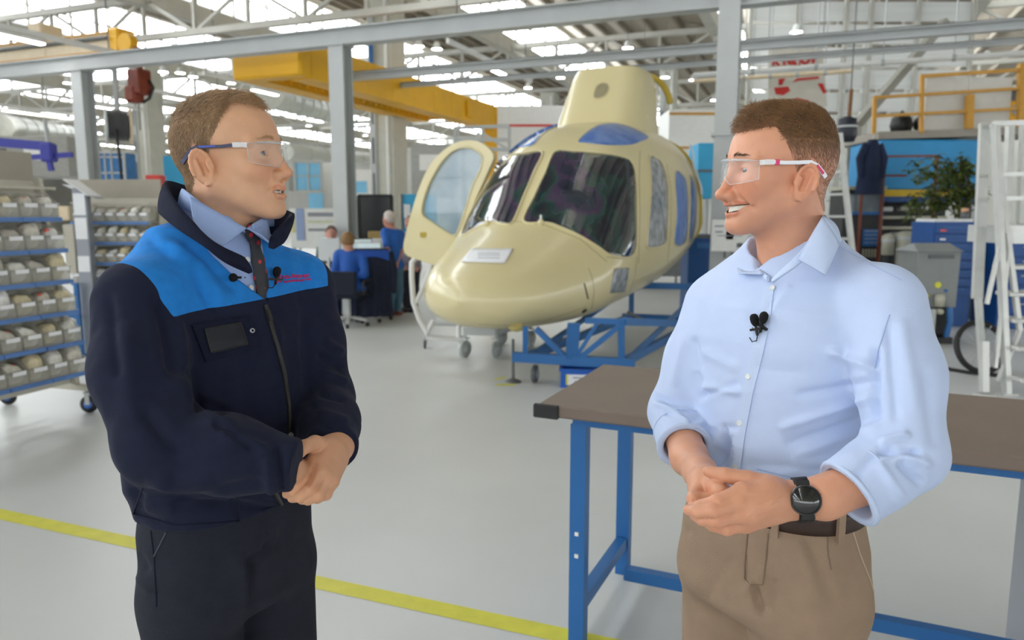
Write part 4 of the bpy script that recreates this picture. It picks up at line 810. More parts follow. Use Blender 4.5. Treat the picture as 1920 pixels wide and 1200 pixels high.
# brown railing and hanging navy overall
t = thing('brown_railing', 'thin red-brown railing crossing in front of the blue hood', 'railing', g(1658, 420, 12.4)); t.location.z = 0
for a, b, nm in (((1618, 294), (1760, 292), 'top_bar'), ((1618, 330), (1700, 329), 'mid_bar')): wpart(t, MB().bar(g(*a, 12.4), g(*b, 12.4), .035), nm, M_rbr)
for x in (1620, 1659, 1758): p = g(x, 293, 12.4); wpart(t, MB().bar(p, Vector((p.x, p.y, 0)), .04), 'post', M_rbr)
p = g(1637, 262, 12.2); t = thing('hanging_overall', 'dark navy work jacket hanging beside the blue hood', 'jacket', p)
MB().grid(lambda u, v: ((.06 + .17 * v ** .5) * math.cos(2 * PI * u) * (1 + .12 * math.sin(6 * PI * u)), .09 * math.sin(2 * PI * u), -.88 * v), 24, 10, cu=True).build('body', M_navy, t)
for s in (-1, 1): MB().tube([(s * .1, 0, -.08), (s * .2, 0, -.3), (s * .17, -.02, -.62)], [.07, .065, .05], 8).build('sleeve', M_navy, t)
MB().tube([(0, 0, 0), (0, 0, .08), (.03, 0, .1)], .008, 6).build('hook', M_grey, t)
# plant
pc = g(1806, 470, 11.6); pc.z = 0; t = thing('climbing_plant', 'leafy green climbing plant hanging in front of the blue hood', 'plant', pc); M_leaf = mat('leaf', rgb(62, 82, 36), .5, var=.3, scale=8, col2=rgb(92, 104, 44)); M_stem = mat('stem', rgb(72, 62, 42), .7)
MB().lathe([(0, 0), (.17, 0), (.22, .36), (.2, .36), (.18, .32), (0, .32)], n=18).build('pot', mat('pot', rgb(110, 108, 104), .6), t)
top = g(1800, 300, 11.6) - pc; stems = []; lm = MB(); r_ = random.Random(3)
trunk = [Vector((0, 0, .3)), Vector((.02, 0, 1.1)), Vector((.03, 0, 1.9)), top]; MB().tube(trunk, [.03, .026, .02, .012], 7).build('trunk', M_stem, t)
for i in range(30):
    b = Vector((0, 0, .3)).lerp(top, r_.uniform(.45, 1)); tgt = g(r_.uniform(1698, 1842), r_.uniform(276, 395), 11.6 + r_.uniform(-.3, .3)) - pc
    mid = (b + tgt) / 2 + Vector((0, 0, .12)); path = [b, mid, tgt, tgt + Vector((r_.uniform(-.1, .1), 0, -.12))]; stems.append(path); MB().tube(path, [.009, .007, .005, .003], 5).build('branch', M_stem, t)
    for k in range(34):
        u = r_.uniform(.15, 1) * 2.999; j = int(u); c = path[j].lerp(path[j + 1], u - j) + Vector((r_.gauss(0, .05), r_.gauss(0, .05), r_.gauss(0, .05))); d = Vector((r_.gauss(0, 1), r_.gauss(0, .6), -abs(r_.gauss(.4, .5)))).normalized(); x, y = frame(d); L = r_.uniform(.08, .15)
        lm.add([c, c + d * L * .5 + x * L * .3, c + d * L, c + d * L * .5 - x * L * .3, c + d * L * .5 + y * .012], [(0, 1, 4), (1, 2, 4), (2, 3, 4), (3, 0, 4)])
tag(lm.build('foliage', M_leaf, t, fix=False), kind='stuff')
# grey machine with blue label, left of the tanks
m0, m1 = g(1584, 356, 12.6), g(1660, 560, 12.6); t = thing('control_machine', 'grey control machine with blue display panel behind the shirt collar', 'machine', ((m0.x + m1.x) / 2, m0.y, 0)); w_ = m1.x - m0.x
MB().bbox((0, .3, m0.z / 2), (w_, .6, m0.z), .02).build('body', M_dark, t); MB().box((0, -.005, m0.z - .22), (w_ * .92, .03, .3)).build('glass_door', mat('smoky_glass', rgb(110, 120, 126), .15), t); MB().box((0, -.01, m0.z - .39), (w_ * .95, .03, .05)).build('blue_trim', M_blue, t); MB().box((0, .3, m0.z + .03), (w_ * 1.04, .66, .06)).build('top_plate', M_tank, t)
q0, q1 = g(1622, 430, 12.6), g(1656, 462, 12.6); MB().box(((q0.x + q1.x) / 2 - t.location.x, -.02, (q0.z + q1.z) / 2), (q1.x - q0.x, .02, q0.z - q1.z)).build('display_panel', M_blue, t)
for k in range(4): MB().box(((q0.x + q1.x) / 2 - t.location.x, -.032, q0.z - .03 - k * .065), ((q1.x - q0.x) * .8, .004, .014)).build('printed_line', M_ink, t)
for k in range(6): MB().box((q0.x + (q1.x - q0.x) * (k + .5) / 6 - t.location.x, -.02, q1.z - .12), (.02, .02, .14)).build('connector', M_tank, t)
# grey wheeled waste bin with stickers
M_wb = mat('bin_grey', rgb(134, 138, 138), .5, var=.04); Fb = 9.2; a, b = atF(1724, 472, Fb), atF(1800, 640, Fb); w_ = b.x - a.x; t = thing('suction_unit', 'grey suction unit with yellow stickers and sloped lid at right', 'machine', ((a.x + b.x) / 2, a.y, 0)); zt = a.z; zm = atF(1760, 578, Fb).z
MB().add([(-w_ / 2, 0, zm), (w_ / 2, 0, zm), (w_ / 2 * 1.06, 0, zt), (-w_ / 2 * 1.06, 0, zt), (-w_ / 2, .5, zm), (w_ / 2, .5, zm), (w_ / 2 * 1.06, .5, zt), (-w_ / 2 * 1.06, .5, zt)], [(0, 1, 2, 3), (7, 6, 5, 4), (0, 3, 7, 4), (1, 5, 6, 2), (3, 2, 6, 7), (4, 5, 1, 0)]).build('body', M_wb, t)
MB().add([(-w_ * .58, -.03, zt), (w_ * .58, -.03, zt), (w_ * .45, .2, zt + .1), (-w_ * .45, .2, zt + .1), (-w_ * .58, .54, zt), (w_ * .58, .54, zt)], [(0, 1, 2, 3), (3, 2, 5, 4), (0, 3, 4), (1, 5, 2)]).build('lid', M_wb, t)
MB().box((.02, -.01, zt - .06), (w_ * .62, .02, .05)).build('handle_slot', M_dgrey, t)
for x, y, r, m in ((1763, 535, .04, M_tape), (1743, 556, .026, M_tape), (1779, 546, .022, M_blue)): p = atF(x, y, Fb); MB().cyl((p.x - t.location.x, -.012, p.z), (p.x - t.location.x, .0, p.z), r, 12).build('sticker', m, t)
MB().bbox((0, .25, zm / 2 + .05), (w_ * .95, .45, zm - .1), .02).build('motor_box', M_dark, t); p = atF(1764, 560, Fb); MB().lathe([(0, -.1), (.05, -.1), (.06, 0), (.05, .05), (0, .05)], (p.x - t.location.x, -.06, p.z), (0, 0, 1), 14).build('valve', M_tank, t); MB().lathe([(0, -.03), (.035, -.03), (.035, .03), (0, .03)], (p.x - t.location.x, -.08, p.z - .16), (0, -1, 0), 12).build('valve_cap', M_tank, t)
p = atF(1784, 590, Fb); MB().tube([(p.x - t.location.x, -.05, p.z + .08), (p.x - t.location.x + .01, -.07, p.z - .1), (p.x - t.location.x - .01, -.05, .1)], .035, 10).build('blue_hose', M_blue, t); MB().cyl((-.12, -.06, .1), (-.12, -.06, .45), .09, 16).build('collecting_drum', M_grey, t); MB().box((0, .25, .04), (w_, .5, .08)).build('base', M_dark, t)
# blue drawer cabinet
a, b = atF(1752, 416, 10.6), atF(1832, 640, 10.6); w_ = b.x - a.x; t = thing('drawer_cabinet', 'blue drawer cabinet behind the grey suction unit', 'cabinet', ((a.x + b.x) / 2, a.y, 0)); zt = a.z
MB().bbox((0, .3, zt / 2), (w_, .6, zt), .01).build('body', M_dblue, t); MB().box((0, .3, zt + .02), (w_ * .9, .5, .04)).build('paper_tray', M_white, t)
for k in range(8): z = zt - .06 - k * .125; d = MB().bbox((0, -.012, z - .05), (w_ * .95, .03, .11), .006).build('drawer', M_dblue, t); MB().box((.0, -.032, z - .02), (w_ * .6, .012, .012)).build('drawer_pull', M_blue, d); MB().box((-w_ * .3, -.03, z - .06), (.08, .006, .025)).build('drawer_label', M_paper if k % 2 else M_tag, d)
jp = atF(1808, 412, 10.8); t = thing('parts_jar', 'small jar with pinkish lid on top of the blue drawer cabinet', 'jar', (jp.x, jp.y, zt + .06)); MB().lathe([(0, -.02), (.05, -.02), (.055, .06), (.03, .08), (0, .08)], n=14).build('body', M_dgrey, t); MB().lathe([(0, .08), (.05, .08), (.045, .13), (0, .14)], n=14).build('lid', mat('jar_lid', rgb(206, 160, 130), .5), t)
# second blue cabinet behind the stairs
a, b = atF(1880, 455, 10.4), atF(2010, 640, 10.4); t = thing('drawer_cabinet', 'wide blue drawer cabinet seen through the aluminium stairs', 'cabinet', ((a.x + b.x) / 2, a.y, 0)); MB().bbox((0, .3, a.z / 2), (b.x - a.x, .6, a.z), .01).build('body', M_dblue, t)
for k in range(5): d = MB().bbox((0, -.012, a.z - .1 - k * .2), (b.x - a.x - .05, .03, .18), .006).build('drawer', M_dblue, t); MB().box((0, -.03, a.z - .06 - k * .2), (.4, .014, .014)).build('drawer_pull', M_grey, d)
# aluminium stairs
S = lambda x, y, F=6.7: atF(x, y, F); c = atZ(1882, 741); t = thing('aluminium_stairs', 'aluminium access stairs with railings at the right edge', 'stairs', (c.x, c.y, 0)); W = lambda mb, n, m=M_alu: wpart(t, mb, n, m)
W(MB().bar(S(1866, 236), S(1888, 738), .045, .075), 'stringer_post'); W(MB().bar(S(1846, 232, 6.9), S(1832, 560, 6.9), .09, .04), 'side_plate'); W(MB().bar(S(1834, 555, 6.9), S(1845, 735, 6.9), .05), 'post')
W(MB().bar(S(1862, 232), S(1912, 620), .04), 'handrail'); W(MB().bar(S(1862, 232), S(1990, 228), .045), 'top_rail'); W(MB().bar(S(1868, 327), S(1990, 325), .035), 'mid_rail'); W(MB().bar(S(1874, 372), S(1990, 371), .035), 'mid_rail')
for x in (1894, 1920, 1960): W(MB().bar(S(x, 232, 7.3), S(x - 6, 420, 7.3), .06), 'rear_post')
W(MB().bar(S(1912, 620), S(1872, 715), .035), 'brace'); W(MB().bar(S(1896, 430), S(1866, 690), .03), 'brace'); W(MB().bar(S(1850, 570), S(1884, 420), .03), 'brace')
q = S(1890, 440); W(MB().box(q + Vector((.45, .3, 0)), (.9, .6, .16)), 'platform')
for y in (502, 552, 600, 650, 706): q = S(1890, y); W(MB().bbox(q + Vector((.42, .12 - (y - 500) * .0009, 0)), (.84, .22, .035), .006), 'tread')
for x, y in ((1888, 740), (1846, 742)): q = atZ(x, y); W(MB().box(q + Vector((0, 0, .01)), (.14, .12, .02)), 'foot')
W(MB().bar(S(1845, 640), S(1845, 735), .06), 'jack_leg'); W(MB().bar(S(1990, 228, 7.2), S(1990, 745, 6.7), .06), 'stringer_post')
# white ladder behind the man's neck
t = thing('white_ladder', 'white tubular ladder leaning behind the head of the man in the shirt', 'ladder', atF(1590, 640, 9.0)); t.location.z = 0; L = lambda x, y: atF(x, y, 9.0)
l0, l1 = L(1574, 250), L(1612, 600); l1b = l1 + (l1 - l0) * (l1.z / (l0.z - l1.z)); off = Vector((-.16, .30, 0))
W = lambda mb, n, m=M_alu: wpart(t, mb, n, m); W(MB().bar(l0, l1b, .05, .07), 'rail'); W(MB().bar(l0 + off, l1b + off, .05, .07), 'rail')
for k in range(9): p = l0.lerp(l1b, (k + .7) / 9.6); W(MB().bar(p, p + off, .03), 'rung')
# diagonal brace, hanging dark pot, banner
t = thing('diagonal_brace', 'grey diagonal steel brace rising towards the upper right', 'brace', atF(1690, 150, 15)); wpart(t, MB().bar(atF(1592, 252, 15), atF(1772, 40, 15), .2, .14), 'beam', mat('brace_grey', rgb(150, 148, 138), .5)); wpart(t, MB().box(atF(1595, 250, 15), (.35, .2, .25)), 'gusset', M_trim); p = atF(1595, 250, 15); wpart(t, MB().bar(p, Vector((p.x, p.y, 0)), .16), 'post', M_trim)
t = thing('hanging_lamp', 'dark hanging lamp shade on a brown rod right of the head', 'lamp', atF(1588, 242, 12)); MB().lathe([(.03, .2), (.14, .16), (.16, -.1), (.12, -.2), (.0, -.2)], n=18).build('shade', mat('shade_navy', rgb(40, 44, 54), .5), t); MB().lathe([(.165, .02), (.165, .05)], n=18).build('band', M_grey, t); MB().bar((.02, 0, .15), (.03, 0, .62), .05).build('rod', mat('rod_brown', rgb(120, 80, 44), .5), t); MB().cyl((.03, 0, .6), (.03, 0, 3.5), .01, 6).build('cable', M_dgrey, t)
B = lambda x, y: atF(x, y, 16.2); c0, c1_, c2_, c3 = B(1441, 92), B(1543, 90), B(1551, 200), B(1440, 206); t = thing('hanging_banner', 'white hanging banner with red lettering above the man in the shirt', 'banner', (c0 + c2_) / 2)
M_ban = mat('banner_cloth', rgb(206, 202, 190), .8, var=.05, scale=3); M_bred = mat('banner_red', rgb(196, 52, 48), .7, var=.08)
bw = (c1_ - c0).length; bh = (c0 - c3).length; wpart(t, MB().prism([c0, c1_, c2_, c3], Vector((0, .012, 0))), 'cloth', M_ban)
def ban(u, v): return c0.lerp(c1_, u).lerp(c3.lerp(c2_, u), v) + Vector((0, -.012, 0))
for nm, poly in (('red_shape', [(.40, .95), (.47, .82), (.70, .88), (.68, .99), (.5, .98)]), ('red_shape', [(.86, .60), (.95, .60), (1.0, .76), (.95, .78)]), ('red_shape', [(.10, .64), (.34, .63), (.38, .70), (.26, .77), (.13, .75)]), ('red_shape', [(.42, .57), (.5, .50), (.88, .48), (.9, .52), (.52, .54)]), ('red_shape', [(.0, .86), (.05, .85), (.06, .95), (.0, .95)]), ('red_shape', [(.18, .5), (.3, .49), (.26, .55), (.24, .6), (.18, .6)])): wpart(t, MB().prism([ban(*p) for p in poly], Vector((0, .006, 0))), nm, M_bred)
pt = ban(.06, .27); tm = text_mesh('lettering', 'K NEJOV', bh * .19, M_bred, Matrix.Translation(pt - Vector(t.location)) @ Matrix.Rotation(math.radians(90), 4, 'X') @ Matrix.Rotation(.05, 4, 'Z'), t, .004, bold=.012)
wpart(t, MB().cyl(c0 + Vector((-.05, 0, .03)), c1_ + Vector((.05, 0, .03)), .025, 8), 'hanging_rod', M_grey)
for cc in (c0, c1_): wpart(t, MB().cyl(cc + Vector((0, 0, .03)), Vector((cc.x, cc.y, roof_z(cc))), .008, 6), 'cord', M_dgrey)
# white cladding panels behind the mezzanine
M_clad = mat('cladding_white', rgb(226, 228, 226), .5, var=.05, scale=2, stretch=(.2, 1, 6)); c = atF(1610, 300, 19.5); t = thing('cladding_screen', 'white cladding screen of horizontal panels behind the diagonal brace', 'screen wall', (c.x, c.y, 0)); a = atF(1395, 60, 19.5); b = atF(1800, 330, 19.5); n = 12; z1 = 7.0
for k in range(n): zc = .3 + (z1 - .3) * (k + .5) / n; MB().bbox(((a.x + b.x) / 2 - c.x, 0, zc), (b.x - a.x, .06, (z1 - .3) / n * .86), .02).build('panel', M_clad, t)
for x in (1395, 1480, 1568, 1614, 1700, 1800): p = atF(x, 200, 19.5); MB().bar((p.x - c.x, -.08, 0), (p.x - c.x, -.08, z1), .09, .08).build('post', M_trim, t)
# cable and hose on the floor
t = thing('floor_cable', 'black cable lying on the floor left of the aluminium stairs', 'cable', atZ(1780, 690)); wpart(t, MB().tube([atZ(x, y, .018) for x, y in ((1700, 668), (1740, 682), (1780, 692), (1815, 698), (1850, 702), (1880, 704))], .018, 8), 'cable', M_black)
pc = atF(1838, 655, 7.6); t = thing('bicycle_wheel', 'round black tyre leaning behind the aluminium stairs', 'wheel', (pc.x, pc.y, 0)); r = .24
wpart(t, MB().tube([Vector((pc.x, pc.y, r + .03)) + Vector((r * math.cos(a), .08 * math.sin(a), r * math.sin(a))) for a in [2 * PI * k / 32 for k in range(32)]], .03, 8, closed=True), 'tyre', M_black)
for k in range(8): a = PI * k / 8; wpart(t, MB().cyl(Vector((pc.x - r * math.cos(a), pc.y, r + .03 - r * math.sin(a))), Vector((pc.x + r * math.cos(a), pc.y, r + .03 + r * math.sin(a))), .003, 5), 'spoke', M_grey)
# ------------------------------------------------------------------ people: shared builders
class Fig:
    """a standing figure: local x forward, y to its left, z up"""
    def __init__(s, X0, Y0, ang, label):
        s.o = Vector((X0, Y0, 0)); s.a = math.radians(ang); s.f = A([math.cos(s.a), math.sin(s.a), 0]); s.l = A([-math.sin(s.a), math.cos(s.a), 0])
        s.root = thing('person', label, 'person', s.o, s.a)
    def L(s, v):
        r = A([v[0] - s.o.x, v[1] - s.o.y, 0]); return A([r @ s.f, r @ s.l, v[2]], dtype=np.float32)
    def W(s, V): V = np.asarray(V); return A([s.o.x, s.o.y, 0]) + V[:, :1] * s.f + V[:, 1:2] * s.l + V[:, 2:3] * A([0, 0, 1.0])
    def px(s, x, y, F): return s.L(atF(x, y, F))
    def part(s, name, V, F, m, tint=None, parent=None): return obj(name, np_mesh(name, V, F, tint), m, parent or s.root)
def projN(W):
    r = W - A([0, 0, CAMH]); F = r @ A(CF); return np.stack([960 + FPX * (r @ A(CR)) / F, 600 - FPX * (r @ A(CU)) / F], 1)
def normals(V, F):
    n = np.cross(V[F[:, 2]] - V[F[:, 0]], V[F[:, 3]] - V[F[:, 1]]); N = np.zeros_like(V)
    for i in range(4):
        for c in range(3): N[:, c] += np.bincount(F[:, i], n[:, c], len(V))
    return N / (np.linalg.norm(N, axis=1)[:, None] + 1e-12)
def creases(fig, V, F, strokes, amp=1.0):
    """push cloth out or in along strokes given in photo pixels (on the side facing the camera)"""
    Wd = fig.W(V); N = normals(V, F); Nw = N[:, :1] * fig.f + N[:, 1:2] * fig.l + N[:, 2:3] * A([0, 0, 1.0]); vd = Wd - A([0, 0, CAMH]); vd /= np.linalg.norm(vd, axis=1)[:, None]
    face = np.clip(-(Nw * vd).sum(1) * 2.5, 0, 1); P = projN(Wd); D = np.zeros(len(V))
    for (x0, y0, x1, y1, w_, h) in strokes:
        a = A([x0, y0], dtype=float); d = A([x1 - x0, y1 - y0], dtype=float); q = P - a; t = (q @ d) / (d @ d); tc = np.clip(t, 0, 1); e = ((q - tc[:, None] * d) ** 2).sum(1)
        m = e < (4 * w_) ** 2; D[m] += h * np.exp(-e[m] / (w_ * w_)) * np.clip(np.minimum(t[m] + .25, 1.25 - t[m]) * 3, 0, 1)
    return V + N * (D * face * amp)[:, None]
def vnoise(P, s, seed=0):
    r = np.random.RandomState(seed); d = np.zeros(len(P))
    for k in range(5):
        w_ = r.normal(size=3) * s * (1 + .6 * k); d += np.sin(P @ w_ + r.uniform(0, 6.28)) / (1 + .5 * k)
    return d / 2.5
def rotm(yaw, pitch=0, roll=0): return np.array((Matrix.Rotation(yaw, 3, 'Z') @ Matrix.Rotation(-pitch, 3, 'Y') @ Matrix.Rotation(roll, 3, 'X')))
# ---- head in its own axes: x forward, z up, metres
def head_field(st):
    sm = st.get('smile', 0); jw = st.get('jaw', 1.0); nz = st.get('nose', 1.0); nl = st.get('nlen', 0)
    up = [A((.0975, 0, -.0620)), A((.0930 - .003 * sm, .013 + .005 * sm, -.0620 + .0015 * sm)), A((.0830 - .015 * sm, .0240 + .014 * sm, -.0665 + .0095 * sm))]; LR = .78
    op = st.get('open', .002)
    lo = [A((.0955 - .002 * sm, 0, -.0725 - op)), A((.0915 - .006 * sm, .013 + .005 * sm, -.0715 - op * .8 + .0015 * sm)), up[2] + A((-.001, 0, -.001))]
    mid = [(a + b) / 2 + A((.004, 0, 0)) for a, b in zip(up, lo)]
    er = A(Matrix.Rotation(math.radians(-30), 3, 'Z') @ Matrix.Rotation(math.radians(-12), 3, 'Y')); ec = A((-.014, .0790, -.016))
    hel = []
    for k in range(14):
        a = math.radians(200 - k * 23); hel.append(tuple(ec + er @ A((-.0178 * math.cos(a) * (1 if k < 10 else .8) * -1, .0038, .0310 * math.sin(a) - (.002 if k > 9 else 0)))))
    def f(P):
        Q = P.copy(); Q[:, 1] = np.abs(Q[:, 1])
        d = s_ell(Q, (-.010, 0, .032), (.099, .0745, .086))
        d = smin(d, s_ell(Q, (.030, 0, .046), (.060, .060, .056)), .025)
        d = smin(d, s_ell(Q, (.040, 0, -.026), (.051, .057, .078)), .03)
        d = smin(d, s_ell(Q, (.062, .038, -.024 + .006 * sm), (.022 + .003 * sm, .022, .024)), .018)
        d = smin(d, s_cone(Q, (.000, .052 * jw, -.050), (.070, .017 * jw, -.098), .020, .016), .026)
        d = smin(d, s_ell(Q, (.077, 0, -.099), (.0175, .022 * jw, .0165)), .016)
        d = smin(d, s_ell(Q, (.035, 0, -.074), (.052, .045 * jw, .034)), .02)
        d = smin(d, s_cone(Q, (.0855, .010, .027), (.070, .047, .024), .0090, .0075), .013)
        d = smax(d, -s_ell(Q, (.103, .033, .004), (.021, .018, .0125)), .012)
        d = smin(d, s_ell(Q, (.0715, .0315, .003), (.0160, .0165, .0150)), .006)
        d = smin(d, s_cone(Q, (.0885, 0, .012), (.1075, 0, -.030 - nl), .0075, .0088 * nz), .011)
        d = smin(d, s_ell(Q, (.1075 + nl * .3, 0, -.034 - nl), (.0125, .0112, .0105)), .007)
        d = smin(d, s_ell(Q, (.0975, .0125 * nz, -.0385 - nl * .8), (.0115, .0078, .0088)), .006)
        d = smin(d, s_cone(Q, (.088, 0, -.046), (.086, 0, -.06), .014, .016), .012)
        d = smax(d, -s_ell(Q, (.1025, .0068, -.0478 - nl * .85), (.0065, .0035, .0045)), .003)
        # eye opening
        d = smax(d, -s_ell(Q, (.0905, .0305, .0025), (.0120, .0135, st.get('eye', .0048))), .0025)
        # mouth
        d = smin(d, s_chain(Q, up, [.0060 * LR, .0056 * LR, .0030], .004), .006); d = smin(d, s_chain(Q, lo, [.0066 * LR, .0062 * LR, .0030], .004), .007)
        d = smax(d, -s_chain(Q, [m + A((.002, 0, 0)) for m in mid], [.0018 + op * .75, .0016 + op * .68, .0012], .003), .003)
        if op > .003: d = smax(d, -s_chain(Q, [m + A((-.008, 0, 0)) for m in mid], [.0018 + op * .8, .0016 + op * .7, .0012], .003), .003)
        if sm:
            d = d + fold(Q, (.094, .019, -.040), (.062, .047, -.068), .0045, .0036 * sm) - fold(Q, (.083, .032, -.038), (.062, .050, -.056), .011, .0040 * sm)
            d = d + fold(Q, (.078, .041, .004), (.066, .056, .009), .0022, .0009) + fold(Q, (.078, .041, .000), (.065, .056, -.003), .0022, .0009)
        else: d = d + fold(Q, (.093, .019, -.042), (.079, .034, -.066), .0055, .0016)
        # ear
        e = s_ell(Q, ec, (.0190, .0062, .0320), er); e = smin(e, s_ell(Q, ec + er @ A((.006, .001, -.024)), (.0095, .006, .0105), er), .006)
        e = smax(e, -s_ell(Q, ec + er @ A((.003, .0062, .002)), (.0105, .0070, .0200), er), .003)
        e = smin(e, s_chain(Q, hel, [.0034] * 10 + [.003] * 4, .002), .003); e = smin(e, s_cone(Q, ec + er @ A((.012, .004, -.006)), ec + er @ A((.011, .004, .004)), .0045, .004), .004)
        e = smin(e, s_cone(Q, ec + er @ A((-.004, .0045, -.012)), ec + er @ A((-.006, .0045, .012)), .0026, .0026), .004)
        d = smin(d, e, .006)
        # neck
        n0 = st.get('neck', ((-.030, 0, -.055), (-.060, 0, -.22)))
        d = smin(d, s_cone(P, n0[0], n0[1], .056, .064), .03); d = smin(d, s_cone(P, A(n0[0]) + A((.030, 0, -.02)), A(n0[1]) + A((.035, 0, .0)), .034, .042), .025)
        d = smin(d, s_ell(P, (A(n0[0]) + A(n0[1])) / 2 + A((.056, 0, .005)), (.010, .011, .015)), .012)
        return d
    f.up, f.lo, f.mid = up, lo, mid
    return f
def hairline(az, kind):
    """lowest hair height for azimuth (0 front, 180 back), degrees"""
    if kind == 'L': return np.interp(az, [0, 20, 38, 52, 64, 76, 84, 92, 100, 108, 116, 126, 150, 180], [.086, .090, .098, .088, .058, .030, .004, -.002, .028, .024, -.004, -.040, -.078, -.084])
    return np.interp(az, [0, 20, 38, 52, 64, 74, 82, 92, 100, 108, 116, 126, 150, 180], [.074, .076, .082, .080, .052, .022, -.004, -.008, .028, .024, -.004, -.030, -.066, -.072])
def build_head(fig, st, R, c, k, skin, hair_cols, kind):
    """R: head axes in figure axes, c: head origin in figure axes, k: scale"""
    hf = head_field(st); lo, hi = (-.135, -.105, -.215), (.130, .105, .130)
    V, F = mesh_sdf(hf, lo, hi, .00155); T = np.tile(A(skin)[None], (len(V), 1)); Y = np.abs(V[:, 1])
    def g(cx, cy, cz, r): return np.exp(-(((V[:, 0] - cx) / r) ** 2 + ((Y - cy) / r) ** 2 + ((V[:, 2] - cz) / r) ** 2))
    red = np.clip(.55 * g(.08, .042, -.028, .028) + .75 * g(.108, 0, -.034, .016) + .55 * g(-.012, .08, -.008, .035) + .3 * g(.07, 0, .05, .03), 0, 1)[:, None]
    T = T * (1 - red) + T * A([1.02, .80, .74]) * red
    lipd = np.minimum(s_chain(np.stack([V[:, 0], Y, V[:, 2]], 1), hf.up, [.0062, .0055, .002]), s_chain(np.stack([V[:, 0], Y, V[:, 2]], 1), hf.lo, [.0066, .006, .002]))
    lip = np.clip(1 - np.abs(lipd) / .0022, 0, 1)[:, None] * .8; T = T * (1 - lip) + T * A([.90, .60, .60]) * lip
    inm = (s_chain(np.stack([V[:, 0], Y, V[:, 2]], 1), [m - A((.010, 0, 0)) for m in hf.mid], [.008, .007, .003]) < .001)[:, None]; T = np.where(inm & (lip < .15), A(lin((.30, .10, .09))), T)
    bz = .0315 - .004 * (Y / .04); br = np.exp(-((V[:, 2] - bz) / .0042) ** 2) * ((Y > .012) & (Y < .05)) * (V[:, 0] > .05); br = (br * st.get('brow', .5) * np.clip((.052 - Y) / .012, 0, 1) * np.clip((Y - .010) / .008, 0, 1) * .6)[:, None]; T = T * (1 - br) + A(hair_cols[1]) * br
    sb = st.get('stubble', 0) * np.clip((-.028 - V[:, 2]) / .02, 0, 1) * np.clip((V[:, 0] - .0) / .03, 0, 1) * np.clip((V[:, 2] + .135) / .02, 0, 1); sb = sb[:, None]; T = T * (1 - sb) + T * A([.80, .78, .80]) * sb
    # thin hair shade on the shaved sides
    az = np.degrees(np.arctan2(Y, V[:, 0] + .01)); hz = hairline(az, kind); ish = np.clip((V[:, 2] - hz) / .006, 0, 1)[:, None]; ear = (np.abs(hf(V.astype(np.float32))) < 1) & (Y > .0775)
    ish = ish * (~ear)[:, None]; hs = A(hair_cols[2]); T = T * (1 - ish * .62) + hs * ish * .62
    tr = lambda X: (X * k) @ R.T + c
    body = (tr(V), F, T)
    # eyes
    for s in (-1, 1):
        ctr = A((.0725, s * .0315, .0030)); gaze = A((math.cos(math.radians(st.get('gaze', 0))), math.sin(math.radians(st.get('gaze', 0))), 0)); n1, n2 = 24, 16; x, y = frame(Vector(gaze)); vs = []; cols = []
        for j in range(n2 + 1):
            th = PI * j / n2
            for i in range(n1): a = 2 * PI * i / n1; vs.append(ctr + .0132 * (gaze * math.cos(th) + math.sin(th) * (A(x) * math.cos(a) + A(y) * math.sin(a))))
            cols += [lin((.05, .05, .06)) if th < .25 else (lin(st.get('iris', (.35, .42, .48))) if th < .60 else lin((.90, .88, .86)))] * n1
        fs = [(j * n1 + i, j * n1 + (i + 1) % n1, (j + 1) * n1 + (i + 1) % n1, (j + 1) * n1 + i) for j in range(n2) for i in range(n1)]
        fig.part('eye', tr(A(vs)), A(fs), vcol_mat('eye', .08, coat=1, var=.02), A(cols))
    if st.get('open', 0) > .003:
        tm = MB()
        def tf(u, v):
            t = (u - .5) * 2; s = abs(t); m = np.interp(s, [0, .5, 1], [0, 1, 2]); i = int(min(1, m)); p = hf.up[i] * (1 - (m - i)) + hf.up[i + 1] * (m - i); y = math.copysign(1, t) * p[1] * .93
            return (p[0] - .0045 - .001 * s + .0007 * abs(math.sin(t * 14)), y, p[2] - .002 - v * (.0030 + st['open'] * 1.2 * (1 - .6 * s)))
        tm.grid(tf, 60, 4); V2 = tr(A(tm.v)); fig.part('teeth', V2, A(tm.f), mat('teeth', rgb(232, 226, 212), .25, var=.03))
    # hair: a cap plus strands
    thick = st['thick']
    def hairf(P):
        Q = P.copy(); Q[:, 1] = np.abs(Q[:, 1]); az = np.degrees(np.arctan2(Q[:, 1], Q[:, 0] + .01)); h = Q[:, 2] - hairline(az, kind)
        cran = s_ell(Q, (-.010, 0, .032), (.099, .0745, .086)); cran = smin(cran, s_ell(Q, (.030, 0, .046), (.060, .060, .056)), .025); cran = smin(cran, s_ell(Q, (.040, 0, -.026), (.051, .057, .078)), .03); n0 = st.get('neck', ((-.030, 0, -.055), (-.060, 0, -.22))); cran = smin(cran, s_cone(P, n0[0], n0[1], .056, .064), .03)
        t = thick(Q, az, h) + .0005 * vnoise(P, 90, 5); return smax(cran - t, -h * .8, .004)
    HV_, HF_ = mesh_sdf(hairf, (-.135, -.105, -.10), (.125, .105, .155), .0022); HN = normals(HV_, HF_); r = np.random.RandomState(11 if kind == 'L' else 23); Yh = np.abs(HV_[:, 1])
    mixv = np.clip(st['shade'](HV_, HN), 0, 1)[:, None]; HT = A(hair_cols[0]) * (1 - mixv) + A(hair_cols[1]) * mixv; hm = vcol_mat('hair_' + kind, .45, var=.25, vscale=240, bump=.5, bscale=500, dist=.001)
    fd = st['fade'](HV_, HV_[:, 2] - hairline(np.degrees(np.arctan2(Yh, HV_[:, 0] + .01)), kind))[:, None]; HT = HT * (1 - fd) + A(skin) * A([.80, .74, .72]) * fd
